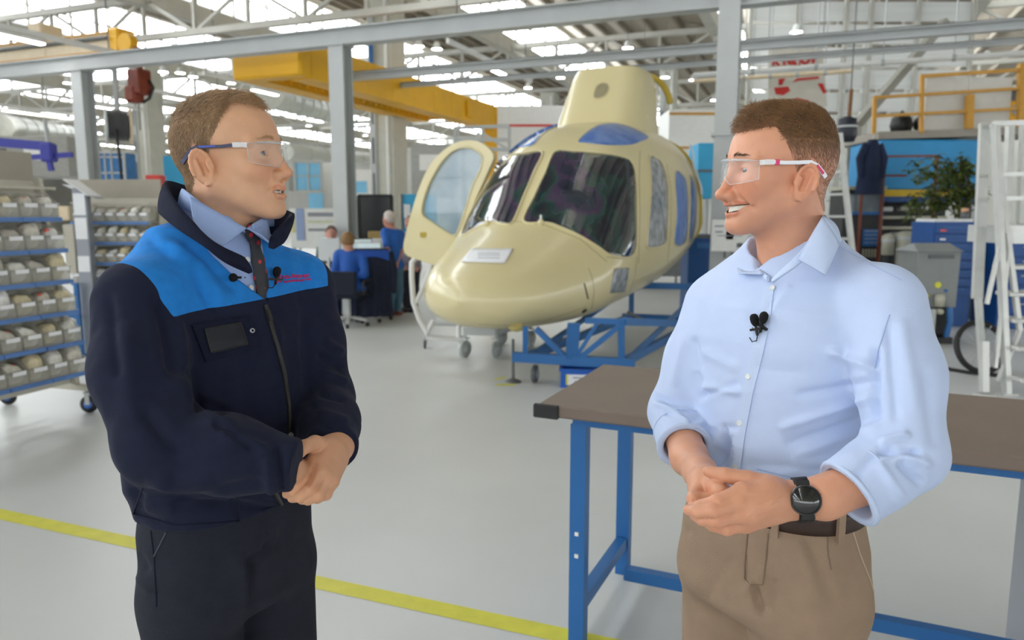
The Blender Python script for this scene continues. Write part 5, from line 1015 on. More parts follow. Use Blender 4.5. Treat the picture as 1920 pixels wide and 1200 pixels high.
    hair = fig.part('hair', tr(HV_), HF_, hm, HT)
    ok = np.where((hairf((HV_ - HN * .001).astype(np.float32)) < 0) & (HN @ A([0, 0, 1]) > -.85))[0]; az = np.degrees(np.arctan2(Yh, HV_[:, 0] + .01)); hh = HV_[:, 2] - hairline(az, kind)
    n = st['strands']; w_ = st['dens'](HV_[ok], hh[ok]); ids = ok[r.choice(len(ok), n, p=w_ / w_.sum())]
    B = HV_[ids] + HN[ids] * .0004; N = HN[ids]; Ln = st['len'](B, hh[ids]) * r.uniform(.55, 1.25, n); comb = st['comb'](B, N) + r.normal(size=(n, 3)) * st.get('mess', .3)
    tang = comb - N * (comb * N).sum(1)[:, None]; tang /= np.linalg.norm(tang, axis=1)[:, None] + 1e-9; lift = st['lift'](B, hh[ids])[:, None] * r.uniform(.5, 1.5, (n, 1)); segs = []
    for j, t in enumerate((0, .35, .7, 1)): segs.append(B + (N * lift * math.sin(t * 1.4) + tang * t) * Ln[:, None] - N * (t * t * .04 * Ln[:, None]))
    side = np.cross(tang, N); wd = .00055; pts = []
    for j, q in enumerate(segs): ww = wd * (1 - .75 * j / 3); pts += [q - side * ww, q + side * ww, q + N * ww * .9]
    PV = np.stack(pts, 1).reshape(-1, 3); base = np.arange(n)[:, None] * 12; fq = []
    for j in range(3):
        for (a, b) in ((0, 1), (1, 2), (2, 0)): fq.append(np.stack([base[:, 0] + j * 3 + a, base[:, 0] + j * 3 + b, base[:, 0] + j * 3 + 3 + b, base[:, 0] + j * 3 + 3 + a], 1))
    PF = np.concatenate(fq); cm = np.clip(st['shade'](B, N) + r.normal(size=n) * .28, 0, 1)[:, None]; CT = A(hair_cols[0]) * (1 - cm) + A(hair_cols[1]) * cm; f2 = st['fade'](B, hh[ids])[:, None] * .6; CT = CT * (1 - f2) + A(skin) * .75 * f2; CT = np.repeat(CT, 12, 0)
    tag(fig.part('hair_strands', tr(PV), PF, vcol_mat('strand_' + kind, .38, var=.1), CT, hair), kind='stuff')
    # eyebrow hairs
    eb = MB()
    for s in (-1, 1):
        for q in range(70):
            u = r.uniform(0, 1); p = A((.0985 - .024 * u ** 1.6, s * (.013 + .036 * u), .0300 - .0045 * u * u + .002 * math.sin(u * 3) + r.normal() * .0014)); d = A((-.25, s * .8, .35 - .6 * u)); d /= np.linalg.norm(d); eb.tube([p, p + d * .004 + A((.0012, 0, 0)), p + d * .007], [.0004, .0004, .0001], 3, cap=False)
    V2 = tr(A(eb.v)); fig.part('eyebrow', V2, A(eb.f), mat('brow_' + kind, tuple(hair_cols[0] if kind == 'L' else hair_cols[1]) + (1,), .6), None, hair)
    return body, tr, hf
def join_body(fig, parts, m):
    V = []; F = []; T = []; n = 0
    for v, f, t in parts: V.append(v); F.append(f + n); T.append(t); n += len(v)
    return fig.part('body', np.concatenate(V), np.concatenate(F), m, np.concatenate(T))
def glasses(fig, tr, label, kind, near):
    """wrap-round safety glasses; tr maps head axes to figure axes"""
    t = thing('safety_glasses', label, 'glasses', fig.o, fig.a); M_l = mat('clear_lens', rgb(226, 234, 240), .03, alpha=.13, coat=1, spec=1.0, var=.02); M_t = mat('lens_edge', rgb(214, 222, 228), .08, alpha=.38, var=.02, coat=1)
    def lens(u, v):
        y = (u - .5) * 2; s = abs(y); Y = y * .0705; x = .1085 - 6.3 * Y * Y - 140 * Y ** 4 * 1.1; top = .0225 - .0045 * s ** 3; bot = -.024 + .018 * max(0, 1 - s / .30) ** 1.2 + .010 * s ** 3; return (x, Y, top + (bot - top) * v)
    P = lambda vs: [tuple(p) for p in tr(A(vs, dtype=float))]
    mb = MB().grid(lens, 61, 13); vs = mb.v; mb2 = MB().add(P(vs), mb.f, True); mb2.build('lens', M_l, t, fix=False)
    edge = [lens(u, 0) for u in np.linspace(0, 1, 41)] + [lens(u, 1) for u in np.linspace(1, 0, 41)]; MB().tube([Vector(p) for p in P(edge)], .0007, 6, closed=True).build('lens_rim', M_t, t)
    MB().tube([Vector(p) for p in P([lens(u, .04) for u in np.linspace(.1, .9, 33)])], [.0013 + .0010 * math.sin(PI * k / 32) for k in range(33)], 6).build('brow_bar', M_t, t)
    arms = {'L': [(rgb(28, 34, 78), 'temple_blue')], 'R': [(rgb(232, 234, 240), 'temple_white')]}[kind]; ma = mat(arms[0][1], arms[0][0], .3, var=.04); mclr = mat('temple_clear', rgb(222, 226, 230), .1, alpha=.6, coat=1)
    for s in (-1, 1):
        a = [(.0735, s * .0695, .0150), (.064, s * .0735, .0165), (.050, s * .0765, .0170)]; b = [(.050, s * .0765, .0170), (.030, s * .0790, .0165), (.004, s * .0815, .0180), (-.014, s * .0840, .0195)]; tip = [(-.014, s * .0840, .0195), (-.028, s * .0850, .0140), (-.042, s * .0845, .0005), (-.048, s * .0835, -.0060)]
        def arm(pts, nm, m, hh, parent=t):
            pp = P(pts); q = MB()
            for i in range(len(pp) - 1): q.bar(Vector(pp[i]), Vector(pp[i + 1]) + (Vector(pp[i + 1]) - Vector(pp[i])) * .03, hh, .0032, up=Vector((0, 0, 1)).cross(Vector(pp[i + 1]) - Vector(pp[i])))
            return q.build(nm, m, parent)
        arm(a, 'hinge_block', mclr, .0085); o = arm(b, 'temple', ma, .0062 if kind == 'R' else .0052); o2 = arm(tip, 'temple_tip', ma, .0075)
        if kind == 'R':
            pk = mat('temple_pink', rgb(222, 52, 112), .35); arm([(.0475, s * .0773, .0169), (.0405, s * .0781, .0167)], 'pink_band', pk, .0095, o); arm([(-.027, s * .0868, .0142), (-.041, s * .0863, .0005)], 'pink_inlay', pk, .0040, o2)
        else: arm([(.02, s * .0815, .0178), (-.010, s * .0850, .0194)], 'blue_inlay', mat('temple_inlay', rgb(58, 78, 178), .3), .003, o)
    return t
def zone_mat(name, ca, cb, **kw):
    """two cloth colours split along the zero line of the mesh's 'tint' red channel"""
    m = vcol_mat(name, **kw); nt = m.node_tree; at = [n for n in nt.nodes if n.type == 'ATTRIBUTE'][0]; sx = nt.nodes.new('ShaderNodeSeparateColor'); rp = nt.nodes.new('ShaderNodeValToRGB'); rp.color_ramp.elements[0].position = .495; rp.color_ramp.elements[1].position = .505; rp.color_ramp.elements[0].color = tuple(ca) + (1,); rp.color_ramp.elements[1].color = tuple(cb) + (1,)
    sc = [l.to_node for l in nt.links if l.from_node == at][0]; nt.links.new(at.outputs['Color'], sx.inputs[0]); nt.links.new(sx.outputs[0], rp.inputs[0]); nt.links.new(rp.outputs[0], sc.inputs[0]); return m
def limb(fig, chain, rs, k=.02): 
    def f(P): return s_chain(P, chain, rs, k)
    return f
def hand_field(palm, fingers, k=.012):
    """palm: list of (a, b, ra, rb); fingers: list of (points, radii)"""
    def f(P):
        d = None
        for a, b, ra, rb in palm: e = s_cone(P, a, b, ra, rb); d = e if d is None else smin(d, e, k)
        fd = None
        for pts, rs in fingers:
            e = s_chain(P, pts, rs, .004); fd = e if fd is None else np.minimum(fd, e)
        # fingers stay apart from one another but blend into the palm
        return smin(d, fd, .005)
    return f
def nails(fig, lst, parent):
    for (p, d, up, r) in lst:
        d = A(d) / np.linalg.norm(d); up = A(up) - d * (A(up) @ d); up /= np.linalg.norm(up); s = np.cross(d, up); mb = MB()
        mb.grid(lambda u, v: tuple(A(p) + d * (v - .5) * r * 1.5 + s * (u - .5) * r * 1.5 * (1 - .25 * v) + up * (r * .98 - (u - .5) ** 2 * r * 1.0)), 6, 5); fig.part('fingernail', A(mb.v), A(mb.f), mat('nail', rgb(222, 178, 164), .25, var=.03), None, parent)
# ------------------------------------------------------------------ the man in the two-tone fleece
L_ = Fig(-.545, 1.37, -31.3, 'man in a blue and navy fleece jacket, tie and safety glasses, hands clasped')
skinL = lin((.86, .67, .535)); hairL = [lin((.76, .61, .44)), lin((.56, .46, .36)), lin((.62, .54, .46))]
def thickL(Q, az, h): return np.clip(h * .45, 0, 1) * 0 + np.clip(h / .03, 0, 1) * (.0015 + .0065 * np.clip((Q[:, 2] - .03) / .07, 0, 1)) + .002 * np.exp(-((Q[:, 0] - .06) / .03) ** 2) * (Q[:, 2] > .08)
stL = dict(open=.0032, fade=lambda B, h: .55 * np.clip(1 - h / .010, 0, 1), eye=.0042, jaw=1.04, nose=1.05, gaze=-4, iris=(.36, .44, .50), brow=.35, thick=thickL, strands=17000, mess=.38,
           shade=lambda B, N: .42 + .20 * np.clip((.09 - B[:, 2]) / .05, 0, 1) - .35 * np.clip((B[:, 0] - .02) / .05, 0, 1), dens=lambda B, h: np.clip(h / .012, .3, 1), len=lambda B, h: np.where(B[:, 2] > .075, .017, .010) + 0 * h,
           comb=lambda B, N: np.stack([.7 * (B[:, 2] > .07) - .15, .35 * np.sign(B[:, 1]) * (B[:, 2] > .07) * 0 - .15, -.9 * (B[:, 2] <= .07)], 1), lift=lambda B, h: np.where(B[:, 2] > .085, .30, .14) + 0 * h)
hc = L_.px(433, 301, 1.33); hR = rotm(math.radians(22), math.radians(5), math.radians(0))
bodyL, trL, hfL = build_head(L_, stL, hR, hc, .935, skinL, hairL, 'L')
glasses(L_, trL, 'clear safety glasses with dark blue temples on the man in fleece', 'L', -1)
# ---- joints
Sn, En, Cn = L_.px(262, 572, 1.21), L_.px(302, 832, 1.13), L_.px(556, 873, 1.135)       # near (right) arm
Sf, Ef, Cf = L_.px(560, 540, 1.50), L_.px(606, 748, 1.47), L_.px(624, 844, 1.305)       # far (left) arm
jz = [(1.065, .0, 0, .124, .168), (1.09, .0, 0, .127, .172), (1.12, .004, 0, .136, .184), (1.20, .008, 0, .138, .188), (1.30, .008, 0, .136, .192), (1.39, .004, 0, .132, .196), (1.45, -.004, 0, .122, .192), (1.50, -.014, 0, .108, .175), (1.54, -.020, 0, .092, .125), (1.575, -.022, 0, .080, .095)]
def jacketf(P):
    d = s_loft(P, jz, 2.35)
    for s, S in ((-1, Sn), (1, Sf)):
        d = smin(d, s_cone(P, (-.02, s * .05, 1.535), S + A([-.005, -s * .02, .005], dtype=np.float32), .045, .064), .04)
    d = smin(d, s_chain(P, [Sn, (Sn + En) / 2 + A([-.01, -.012, 0]), En], [.070, .066, .062], .03), .03); d = smin(d, s_chain(P, [En, (En + Cn) / 2 + A([0, 0, .0]), Cn], [.062, .056, .041], .03), .022)
    d = smin(d, s_chain(P, [Sf, (Sf + Ef) / 2, Ef], [.070, .062, .058], .03), .03); d = smin(d, s_chain(P, [Ef, (Ef + Cf) / 2, Cf], [.058, .054, .046], .03), .022)
    # flat cuff ends
    for E, C in ((En, Cn), (Ef, Cf)):
        n = (C - E) / np.linalg.norm(C - E); sel = ((P - C) @ n); near = np.sqrt(((P - C) ** 2).sum(1)) < .075; d = np.where(near, smax(d, sel, .004), d)
    # open neck
    yl = np.interp(P[:, 2], [1.435, 1.455, 1.497, 1.53, 1.58, 1.7], [.03, .010, -.032, -.056, -.070, -.09]); yr = np.interp(P[:, 2], [1.45, 1.50, 1.54, 1.58, 1.7], [.020, .022, .034, .06, .09]); v = np.maximum(np.maximum(yl - P[:, 1], P[:, 1] - yr), .03 - P[:, 0]); d = smax(d, -v, .005)
    hole = s_ell(P, (.005, 0, 1.60), (.072, .070, .075)); d = smax(d, -hole, .006)
    return d
JV, JF = mesh_sdf(jacketf, (-.26, -.36, 1.045), (.42, .36, 1.60), .0034); JV = vsmooth(JV, JF, 2)
foldsL = [(300, 560, 330, 690, 16, -.010), (330, 600, 356, 720, 11, .007), (352, 690, 372, 770, 12, -.010), (372, 752, 420, 775, 12, -.009), (330, 720, 430, 810, 22, .008), (235, 620, 250, 760, 22, .006), (205, 560, 225, 700, 12, -.004), (270, 770, 330, 850, 16, -.006), (300, 900, 420, 930, 14, .006), (330, 940, 480, 905, 12, -.006),
          (420, 815, 500, 842, 9, .007), (408, 800, 470, 838, 7, -.008), (500, 860, 510, 935, 12, .006), (522, 840, 530, 925, 6, -.006), (250, 930, 420, 950, 12, -.006), (280, 905, 380, 900, 10, .004), (330, 957, 440, 945, 9, -.007), (440, 945, 520, 958, 8, -.006), (246, 915, 262, 955, 9, -.005), (610, 640, 640, 660, 8, .006), (600, 668, 640, 690, 8, -.007), (605, 700, 648, 716, 8, .006), (598, 735, 645, 748, 8, -.007), (600, 775, 650, 790, 9, .006), (606, 800, 650, 806, 6, -.004),
          (330, 470, 420, 560, 13, .005), (352, 462, 440, 540, 8, -.004), (300, 450, 390, 500, 12, .004), (270, 440, 320, 480, 10, -.003), (360, 500, 400, 590, 9, -.004), (560, 450, 575, 540, 10, -.003), (540, 450, 545, 530, 9, .003), (450, 600, 470, 780, 26, -.004), (520, 620, 536, 800, 10, .004), (570, 600, 580, 760, 12, -.005), (400, 720, 520, 745, 20, -.003), (255, 960, 300, 980, 8, -.004)]
JV = creases(L_, JV, JF, foldsL, 1.45); JV = JV + normals(JV, JF) * (.0012 * vnoise(JV, 38, 3))[:, None]
blueJ, navyJ = A(lin((.165, .515, .84))), A(lin((.13, .145, .22)))
Yj = np.abs(JV[:, 1]); zn = np.minimum(JV[:, 2] - 1.452 - .06 * JV[:, 1], .172 + .33 * (JV[:, 2] - 1.45) - Yj); JT = np.repeat(np.clip(.5 + zn[:, None] / .04, 0, 1), 3, 1)
M_fleece = zone_mat('fleece', navyJ, blueJ, rough=.95, bump=.35, bscale=420, var=.07, vscale=60, dist=.001, spec=.12, sheen=.04)
jk = L_.part('jacket', JV, JF, M_fleece, JT); jk['label'] = 'fleece jacket, blue yoke and navy body'
jb = BVHTree.FromPolygons([Vector(v) for v in L_.W(JV)], [tuple(int(i) for i in f) for f in JF])
def on(fig, b, px, py, off=0.0, maxF=3):
    d = ray(px, py).normalized(); h = b.ray_cast(CO, d, maxF)
    if h[0] is None: q = b.find_nearest(CO + d * 1.3); p, n = q[0], q[1]
    else: p, n = h[0], h[1]
    if n.dot(d) > 0: n = -n
    w_ = p + n * off; return A(fig.L(w_)), A([n.dot(Vector(fig.f)), n.dot(Vector(fig.l)), n.z]), p, n
def sew(fig, b, poly, name, m, parent, off=.002, depth=.003, k=1, cuts=3):
    poly = crv(poly, k) if k > 1 else poly; V, F, Bd = tri_fill(poly, cuts); H = [on(fig, b, x, y) for x, y in V]; n = len(V)
    vs = [h[0] + h[1] * off for h in H] + [h[0] - h[1] * depth for h in H]; mb = MB().add(vs, F + [tuple(i + n for i in f[::-1]) for f in F] + [(a, c, c + n, a + n) for a, c in Bd], False); return mb.build(name, m, parent)
def cord(fig, b, pts, r, name, m, parent, off=.001, step=5, n=6):
    P = []
    for (x0, y0), (x1, y1) in zip(pts, pts[1:]):
        q = max(2, int(math.hypot(x1 - x0, y1 - y0) / step))
        for k in range(q): P.append(Vector(on(fig, b, x0 + (x1 - x0) * k / q, y0 + (y1 - y0) * k / q, off)[0]))
    P.append(Vector(on(fig, b, *pts[-1], off)[0])); return MB().tube(P, r, n).build(name, m, parent)
M_navy2 = mat('fleece_navy', tuple(lin((.125, .14, .21))) + (1,), .95, var=.08, scale=60, bump=.3, bscale=400, spec=.15); M_zip = mat('zip_dark', rgb(38, 38, 36), .5, var=.1)
cord(L_, jb, [(497, 572), (508, 612), (520, 650), (532, 700), (541, 760), (545, 818)], .0045, 'zip', M_zip, jk, .0015); cord(L_, jb, [(527, 945), (520, 985)], .004, 'zip', M_zip, jk, .001)
z = MB().bar(*[Vector(on(L_, jb, x, y, .006)[0]) for x, y in ((499, 583), (505, 603))], .007, .003).build('zip_puller', M_zip, jk)
p5 = lambda L: [(160 + x / 3.158, 380 + y / 3.158) for x, y in L]
pk = sew(L_, jb, p5([(622, 725), (960, 672), (1022, 800), (1026, 862), (712, 945)]), 'chest_pocket', M_navy2, jk, .0045, .004); sew(L_, jb, p5([(700, 752), (908, 712), (952, 838), (738, 886)]), 'badge_window', mat('badge_black', rgb(22, 24, 34), .6), pk, .0062, -.003)
for a, b in (((700, 752), (908, 712)), ((908, 712), (952, 838)), ((952, 838), (738, 886)), ((738, 886), (700, 752))): cord(L_, jb, p5([a, b]), .0012, 'badge_piping', M_zip, pk, .0065)
q = on(L_, jb, *p5([(981, 761)])[0], .006); MB().lathe([(.0022, .001), (.0022, .002), (.0042, .002), (.0046, 0), (.0046, -.002)], Vector(q[0]), Vector(q[1]), 16).build('snap_button', mat('snap', rgb(176, 178, 184), .3, metal=.8), pk)
# embroidered lettering on the blue chest
M_emb = mat('embroidery_pink', rgb(198, 58, 122), .7, var=.12, scale=300)
def letter(fig, b, s, x0, y0, x1, y1, hpx, name, m, parent, bold=.0):
    pa, pb = on(fig, b, x0, y0, .0015), on(fig, b, x1, y1, .0015); a, c = Vector(pa[0]), Vector(pb[0]); ex = (c - a); L = ex.length; ex.normalize(); nz_ = (Vector(pa[1]) + Vector(pb[1])).normalized(); ey = nz_.cross(ex).normalized(); nz_ = ex.cross(ey)
    cu = bpy.data.curves.new(name, 'FONT'); cu.body = s; cu.size = 1; cu.extrude = .01; cu.offset = bold; t = bpy.data.objects.new(name, cu); COL.objects.link(t); me = bpy.data.meshes.new_from_object(t.evaluated_get(bpy.context.evaluated_depsgraph_get())); bpy.data.objects.remove(t, do_unlink=True)
    xs = [v.co.x for v in me.vertices]; ys = [v.co.y for v in me.vertices]; sx = L / (max(xs) - min(xs)); sy = hpx * 1.45 / 1400 / (max(ys) - min(ys)); tree = BVHTree.FromPolygons([Vector(fig.L(b_)) for b_ in ()], []) if 0 else None
    for v in me.vertices:
        p = a + ex * (v.co.x - min(xs)) * sx + ey * (v.co.y - min(ys)) * sy; w_ = Vector(fig.W(A([p]))[0]); h = b.find_nearest(w_); q = Vector(fig.L(h[0])); v.co = q + nz_ * (.0012 + v.co.z * .06)
    return obj(name, me, m, parent)
em = letter(L_, jb, 'PZL-ŚWIDNIK', 531, 524, 581, 519, 9, 'lettering', M_emb, jk, .03); letter(L_, jb, 'LEONARDO HELICOPTERS', 532, 531, 582, 525, 4, 'small_lettering', M_emb, jk, .03)
for k in range(3): cord(L_, jb, [(516, 519 + k * 5), (526, 517 + k * 5)], .0014, 'emblem_stroke', M_emb, jk, .0012)
cord(L_, jb, [(518, 532), (522, 515), (526, 530)], .0013, 'emblem_stroke', M_emb, jk, .0012)
# seams
cord(L_, jb, [(245, 962), (330, 985), (420, 980), (510, 968)], .002, 'hem_seam', M_navy2, jk, .0004)
# ---- stand-up collar (open), from the photo's outline but round the neck
def collar(fig, base, top, th, m, name, parent, nseg=10):
    """base/top: polylines of local points; a padded band between them"""
    def rs(P, n):
        P = [A(p, dtype=float) for p in P]; out = []
        for i in range(len(P) - 1):
            p0, p1, p2, p3 = P[max(0, i - 1)], P[i], P[i + 1], P[min(len(P) - 1, i + 2)]
            for k in range(n): t = k / n; out.append(.5 * ((2 * p1) + (-p0 + p2) * t + (2 * p0 - 5 * p1 + 4 * p2 - p3) * t * t + (-p0 + 3 * p1 - 3 * p2 + p3) * t ** 3))
        out.append(P[-1]); return A(out)
    Bs, Tp = rs(base, nseg), rs(top, nseg); n = len(Bs); cen = A([0.0, 0, 0]) + (Bs.mean(0) + Tp.mean(0)) / 2; mb = MB(); m_ = 9; rows = []
    for i in range(n):
        b, t = Bs[i], Tp[i]; up = t - b; tang = Bs[min(i + 1, n - 1)] - Bs[max(i - 1, 0)]; out = np.cross(tang, up); out /= np.linalg.norm(out) + 1e-9
        if out @ (b - A([cen[0], cen[1], b[2]])) < 0: out = -out
        ring = []
        for k in range(2 * m_):
            v = k / (m_ - 1) if k < m_ else (2 * m_ - 1 - k) / (m_ - 1); o = (1 if k < m_ else -1) * th * (.55 + .45 * math.sin(PI * min(1, max(0, v)) ** .8)) * (1 if v < 1 else .55); ring.append(b + up * v + out * (o + .010 * math.sin(PI * v) * 0))
        rows.append(ring)
    vs = [p for r in rows for p in r]; w_ = 2 * m_; fs = [(i * w_ + k, i * w_ + (k + 1) % w_, (i + 1) * w_ + (k + 1) % w_, (i + 1) * w_ + k) for i in range(n - 1) for k in range(w_)]; mb.add(vs, fs, True); mb.add(rows[0], [tuple(range(w_))]); mb.add(rows[-1], [tuple(range(w_))[::-1]]); return mb.build(name, m, parent)
q = L_.px
base = [q(470, 512, 1.238), q(420, 488, 1.190), q(372, 455, 1.188), q(330, 425, 1.225), q(302, 400, 1.32), (-.105, .03, 1.565), (-.075, .085, 1.56), q(520, 440, 1.44), q(530, 452, 1.385), q(516, 462, 1.335), q(508, 466, 1.305)]
top = [q(452, 480, 1.228), q(402, 455, 1.190), q(362, 415, 1.198), q(330, 380, 1.235), q(312, 340, 1.33), (-.110, .035, 1.655), (-.070, .098, 1.645), q(540, 395, 1.44), q(546, 402, 1.395), q(545, 408, 1.36), q(520, 432, 1.31)]
collar(L_, base, top, .0075, M_navy2, 'jacket_collar', jk)
# ---- shirt, shirt collar, tie
M_shL = mat('shirt_blue_L', rgb(152, 174, 218), .75, var=.04, scale=30, bump=.1, bscale=300)
def shirtf(P): return smin(s_loft(P, [(1.30, 0, 0, .112, .13), (1.42, .0, 0, .108, .12), (1.48, -.002, 0, .098, .10), (1.53, .002, 0, .088, .078), (1.565, .004, .002, .080, .072), (1.60, .006, .006, .074, .070)], 2.2), s_cone(P, (-.01, 0, 1.54), (.0, .003, 1.585), .06, .062), .02)
SV, SF = mesh_sdf(shirtf, (-.14, -.20, 1.29), (.14, .20, 1.62), .004); SV = vsmooth(SV, SF, 1); shL = L_.part('shirt', SV, SF, M_shL); sb = BVHTree.FromPolygons([Vector(v) for v in L_.W(SV)], [tuple(int(i) for i in f) for f in SF])
def leaf(fig, pts, th, m, name, parent):
    """a folded collar leaf: quad patch from four local corners (bulged), with thickness"""
    a, b, c, d = (A(p, dtype=float) for p in pts); n = np.cross(b - a, d - a); n /= np.linalg.norm(n)
    return MB().grid(lambda u, v: tuple((a * (1 - u) + b * u) * (1 - v) + (d * (1 - u) + c * u) * v + n * .008 * math.sin(PI * v) * math.sin(PI * u)), 10, 8).build(name, m, parent)
def two_sided(o, th): md = o.modifiers.new('thickness', 'SOLIDIFY'); md.thickness = th; md.offset = 0; return o
two_sided(leaf(L_, [q(356, 368, 1.218), q(462, 428, 1.258), q(418, 462, 1.228), q(366, 440, 1.205)], .003, M_shL, 'collar_leaf', shL), .003)
two_sided(leaf(L_, [q(462, 428, 1.268), q(500, 408, 1.34), q(512, 462, 1.315), q(490, 440, 1.29)], .003, M_shL, 'collar_leaf', shL), .003)
collar(L_, [q(460, 436, 1.285), q(400, 416, 1.255), q(360, 398, 1.255), q(335, 388, 1.31), (-.085, .03, 1.57), (-.05, .078, 1.57), q(508, 425, 1.40), q(498, 425, 1.34), q(475, 430, 1.285)], [q(458, 426, 1.28), q(405, 400, 1.252), q(362, 368, 1.25), q(342, 355, 1.31), (-.082, .03, 1.605), (-.048, .076, 1.605), q(506, 402, 1.40), q(498, 405, 1.345), q(474, 420, 1.285)], .003, M_shL, 'collar_stand', shL)
M_tie = None
def tie_mat():
    m = bpy.data.materials.new('tie_dots'); m.use_nodes = True; nt = m.node_tree; b = nt.nodes['Principled BSDF']; N = lambda t: nt.nodes.new(t); K = nt.links.new; tc = N('ShaderNodeTexCoord'); vo = N('ShaderNodeTexVoronoi'); vo.inputs['Scale'].default_value = 62; vo.inputs['Randomness'].default_value = .35; K(tc.outputs['Object'], vo.inputs[0]); rp = N('ShaderNodeValToRGB'); rp.color_ramp.interpolation = 'CONSTANT'
    rp.color_ramp.elements[0].color = rgb(196, 40, 58); rp.color_ramp.elements[1].position = .30; rp.color_ramp.elements[1].color = rgb(44, 46, 52); K(vo.outputs['Distance'], rp.inputs[0]); K(rp.outputs[0], b.inputs['Base Color']); b.inputs['Roughness'].default_value = .6; return m
tie = thing('x', None, None) if 0 else None
kn = [q(447, 434, 1.252), q(484, 425, 1.275), q(494, 452, 1.272), q(472, 462, 1.258), q(441, 448, 1.245)]; M_tie = tie_mat()
tieS = A([1.0, .55, 1.0], dtype=np.float32); tfr = rotm(math.radians(8))
TP_ = [on(L_, sb, x, y, o)[0] for x, y, o in ((467, 438, .009), (473, 455, .008), (475, 460, .004), (481, 490, .004), (486, 520, .004), (491, 548, .004), (495, 572, .002))]
def tief(P):
    # squeezed front to back, so that the blade lies flat
    c = A(TP_[3]); U = lambda p: ((A(p) - c) @ tfr) * A([2.3, 1, 1]); Q = (((P - c) @ tfr) * A([2.3, 1, 1])).astype(np.float32)
    d = s_chain(Q, [U(TP_[0]), U(TP_[1])], [.0185, .0125], .01)
    e = s_chain(Q, [U(p) for p in TP_[2:]], [.0115, .0135, .0145, .0150, .0150], .01); return smin(d, e, .004) * .45
TV, TF = mesh_sdf(tief, (-.06, -.12, 1.36), (.26, .12, 1.62), .0018)
# flatten the tie a little against the shirt by squeezing along the front direction
tieo = L_.part('tie', TV, TF, M_tie)
for x, y in ((463, 487), (470, 540)): pp = on(L_, sb, x, y, .002); MB().lathe([(0, .0015), (.005, .0012), (.0055, 0)], Vector(pp[0]), Vector(pp[1]), 14).build('shirt_button', M_white, shL)
# ---- trousers and shoes
M_trL = mat('trousers_dark', rgb(40, 42, 52), .85, var=.10, scale=25, bump=.25, bscale=350, spec=.2)
def troL(P):
    d = s_loft(P, [(.80, .0, 0, .116, .162), (.90, .0, 0, .120, .166), (1.03, .0, 0, .120, .168), (1.10, 0, 0, .112, .156)], 2.3); d = smax(d, .86 - P[:, 2], .05)
    for s in (-1, 1): d = smin(d, s_chain(P, [(.0, s * .090, .90), (.012, s * .095, .55), (-.015, s * .105, .12)], [.090, .076, .066], .03), .03)
    d = smax(d, P[:, 2] - 1.095, .004); return smax(d, .035 - P[:, 2], .004)
V, F = mesh_sdf(troL, (-.20, -.28, .02), (.22, .28, 1.12), .006); V = vsmooth(V, F, 1)
V = creases(L_, V, F, [(455, 1060, 470, 1130, 10, .008), (470, 1050, 472, 1140, 8, -.014), (475, 1045, 520, 1020, 8, -.008), (440, 1040, 455, 1090, 14, .006), (258, 1040, 275, 1070, 8, -.007), (255, 1080, 285, 1110, 9, .007), (300, 1040, 420, 1050, 20, -.003), (505, 980, 500, 1035, 5, -.006), (516, 985, 512, 1030, 6, .005), (530, 990, 560, 1090, 14, -.004)])
trL_ = L_.part('trousers', V, F, M_trL); tb = BVHTree.FromPolygons([Vector(v) for v in L_.W(V)], [tuple(int(i) for i in f) for f in F]); cord(L_, tb, [(312, 998), (289, 1043)], .0014, 'pocket_seam', mat('seam_grey', rgb(70, 74, 84), .8), trL_, .0008); cord(L_, tb, [(283, 995), (289, 1045), (294, 1138)], .0014, 'side_seam', M_navy2, trL_, .0003)
def shoes(fig, m, xs=.02, ys=.105):
    for s in (-1, 1):
        def sf(P): d = smin(s_ell(P, (xs + .10, s * ys, .045), (.11, .046, .042)), s_ell(P, (xs - .03, s * ys, .055), (.07, .040, .055)), .03); return smax(d, .003 - P[:, 2], .006)
        V, F = mesh_sdf(sf, (xs - .13, s * ys - .07, -.01), (xs + .24, s * ys + .07, .13), .006); fig.part('shoe', V, F, m)
shoes(L_, mat('shoe_black', rgb(30, 28, 28), .35))
# ---- hands: the left one folded over the right
W0, a = q(630, 836, 1.315), 1.24
MC = [q(588, 866, 1.225), q(600, 884, 1.212), q(612, 896, 1.215), q(621, 902, 1.228)]; PI_ = [q(568, 898, 1.200), q(582, 917, 1.192), q(597, 927, 1.198), q(610, 926, 1.212)]; DI = [q(549, 919, 1.205), q(562, 931, 1.202), q(578, 936, 1.208), q(595, 933, 1.222)]; TI = [q(538, 926, 1.222), q(548, 934, 1.222), q(566, 937, 1.228), q(585, 934, 1.238)]
palm = [(W0, (W0 + MC[1]) / 2, .028, .026)] + [((W0 * .6 + m * .4), m, .022, .0135) for m in MC] + [(q(612, 850, 1.265), q(600, 880, 1.235), .024, .022)]
fing = [([MC[i], PI_[i], DI[i], TI[i]], [.0118, .0105, .0092, .0078]) for i in range(4)] + [([q(618, 838, 1.285), q(590, 832, 1.235), q(570, 838, 1.205), q(560, 852, 1.195)], [.017, .0135, .0112, .0085])]
Wr = q(535, 880, 1.165); palm2 = [(Wr, q(574, 888, 1.250), .022, .021), (q(574, 888, 1.250), q(592, 905, 1.262), .021, .018)]; fing2 = [([q(585, 880, 1.24), q(612, 890, 1.25), q(622, 905, 1.265)], [.011, .010, .008]), ([q(582, 898, 1.245), q(606, 910, 1.25), q(614, 920, 1.262)], [.011, .010, .008]), ([q(578, 910, 1.245), q(598, 922, 1.25), q(606, 928, 1.26)], [.010, .009, .008]), ([q(572, 918, 1.24), q(588, 928, 1.245), q(594, 932, 1.255)], [.009, .008, .007]), ([q(568, 880, 1.24), q(585, 874, 1.25), q(598, 870, 1.255)], [.011, .010, .009])]
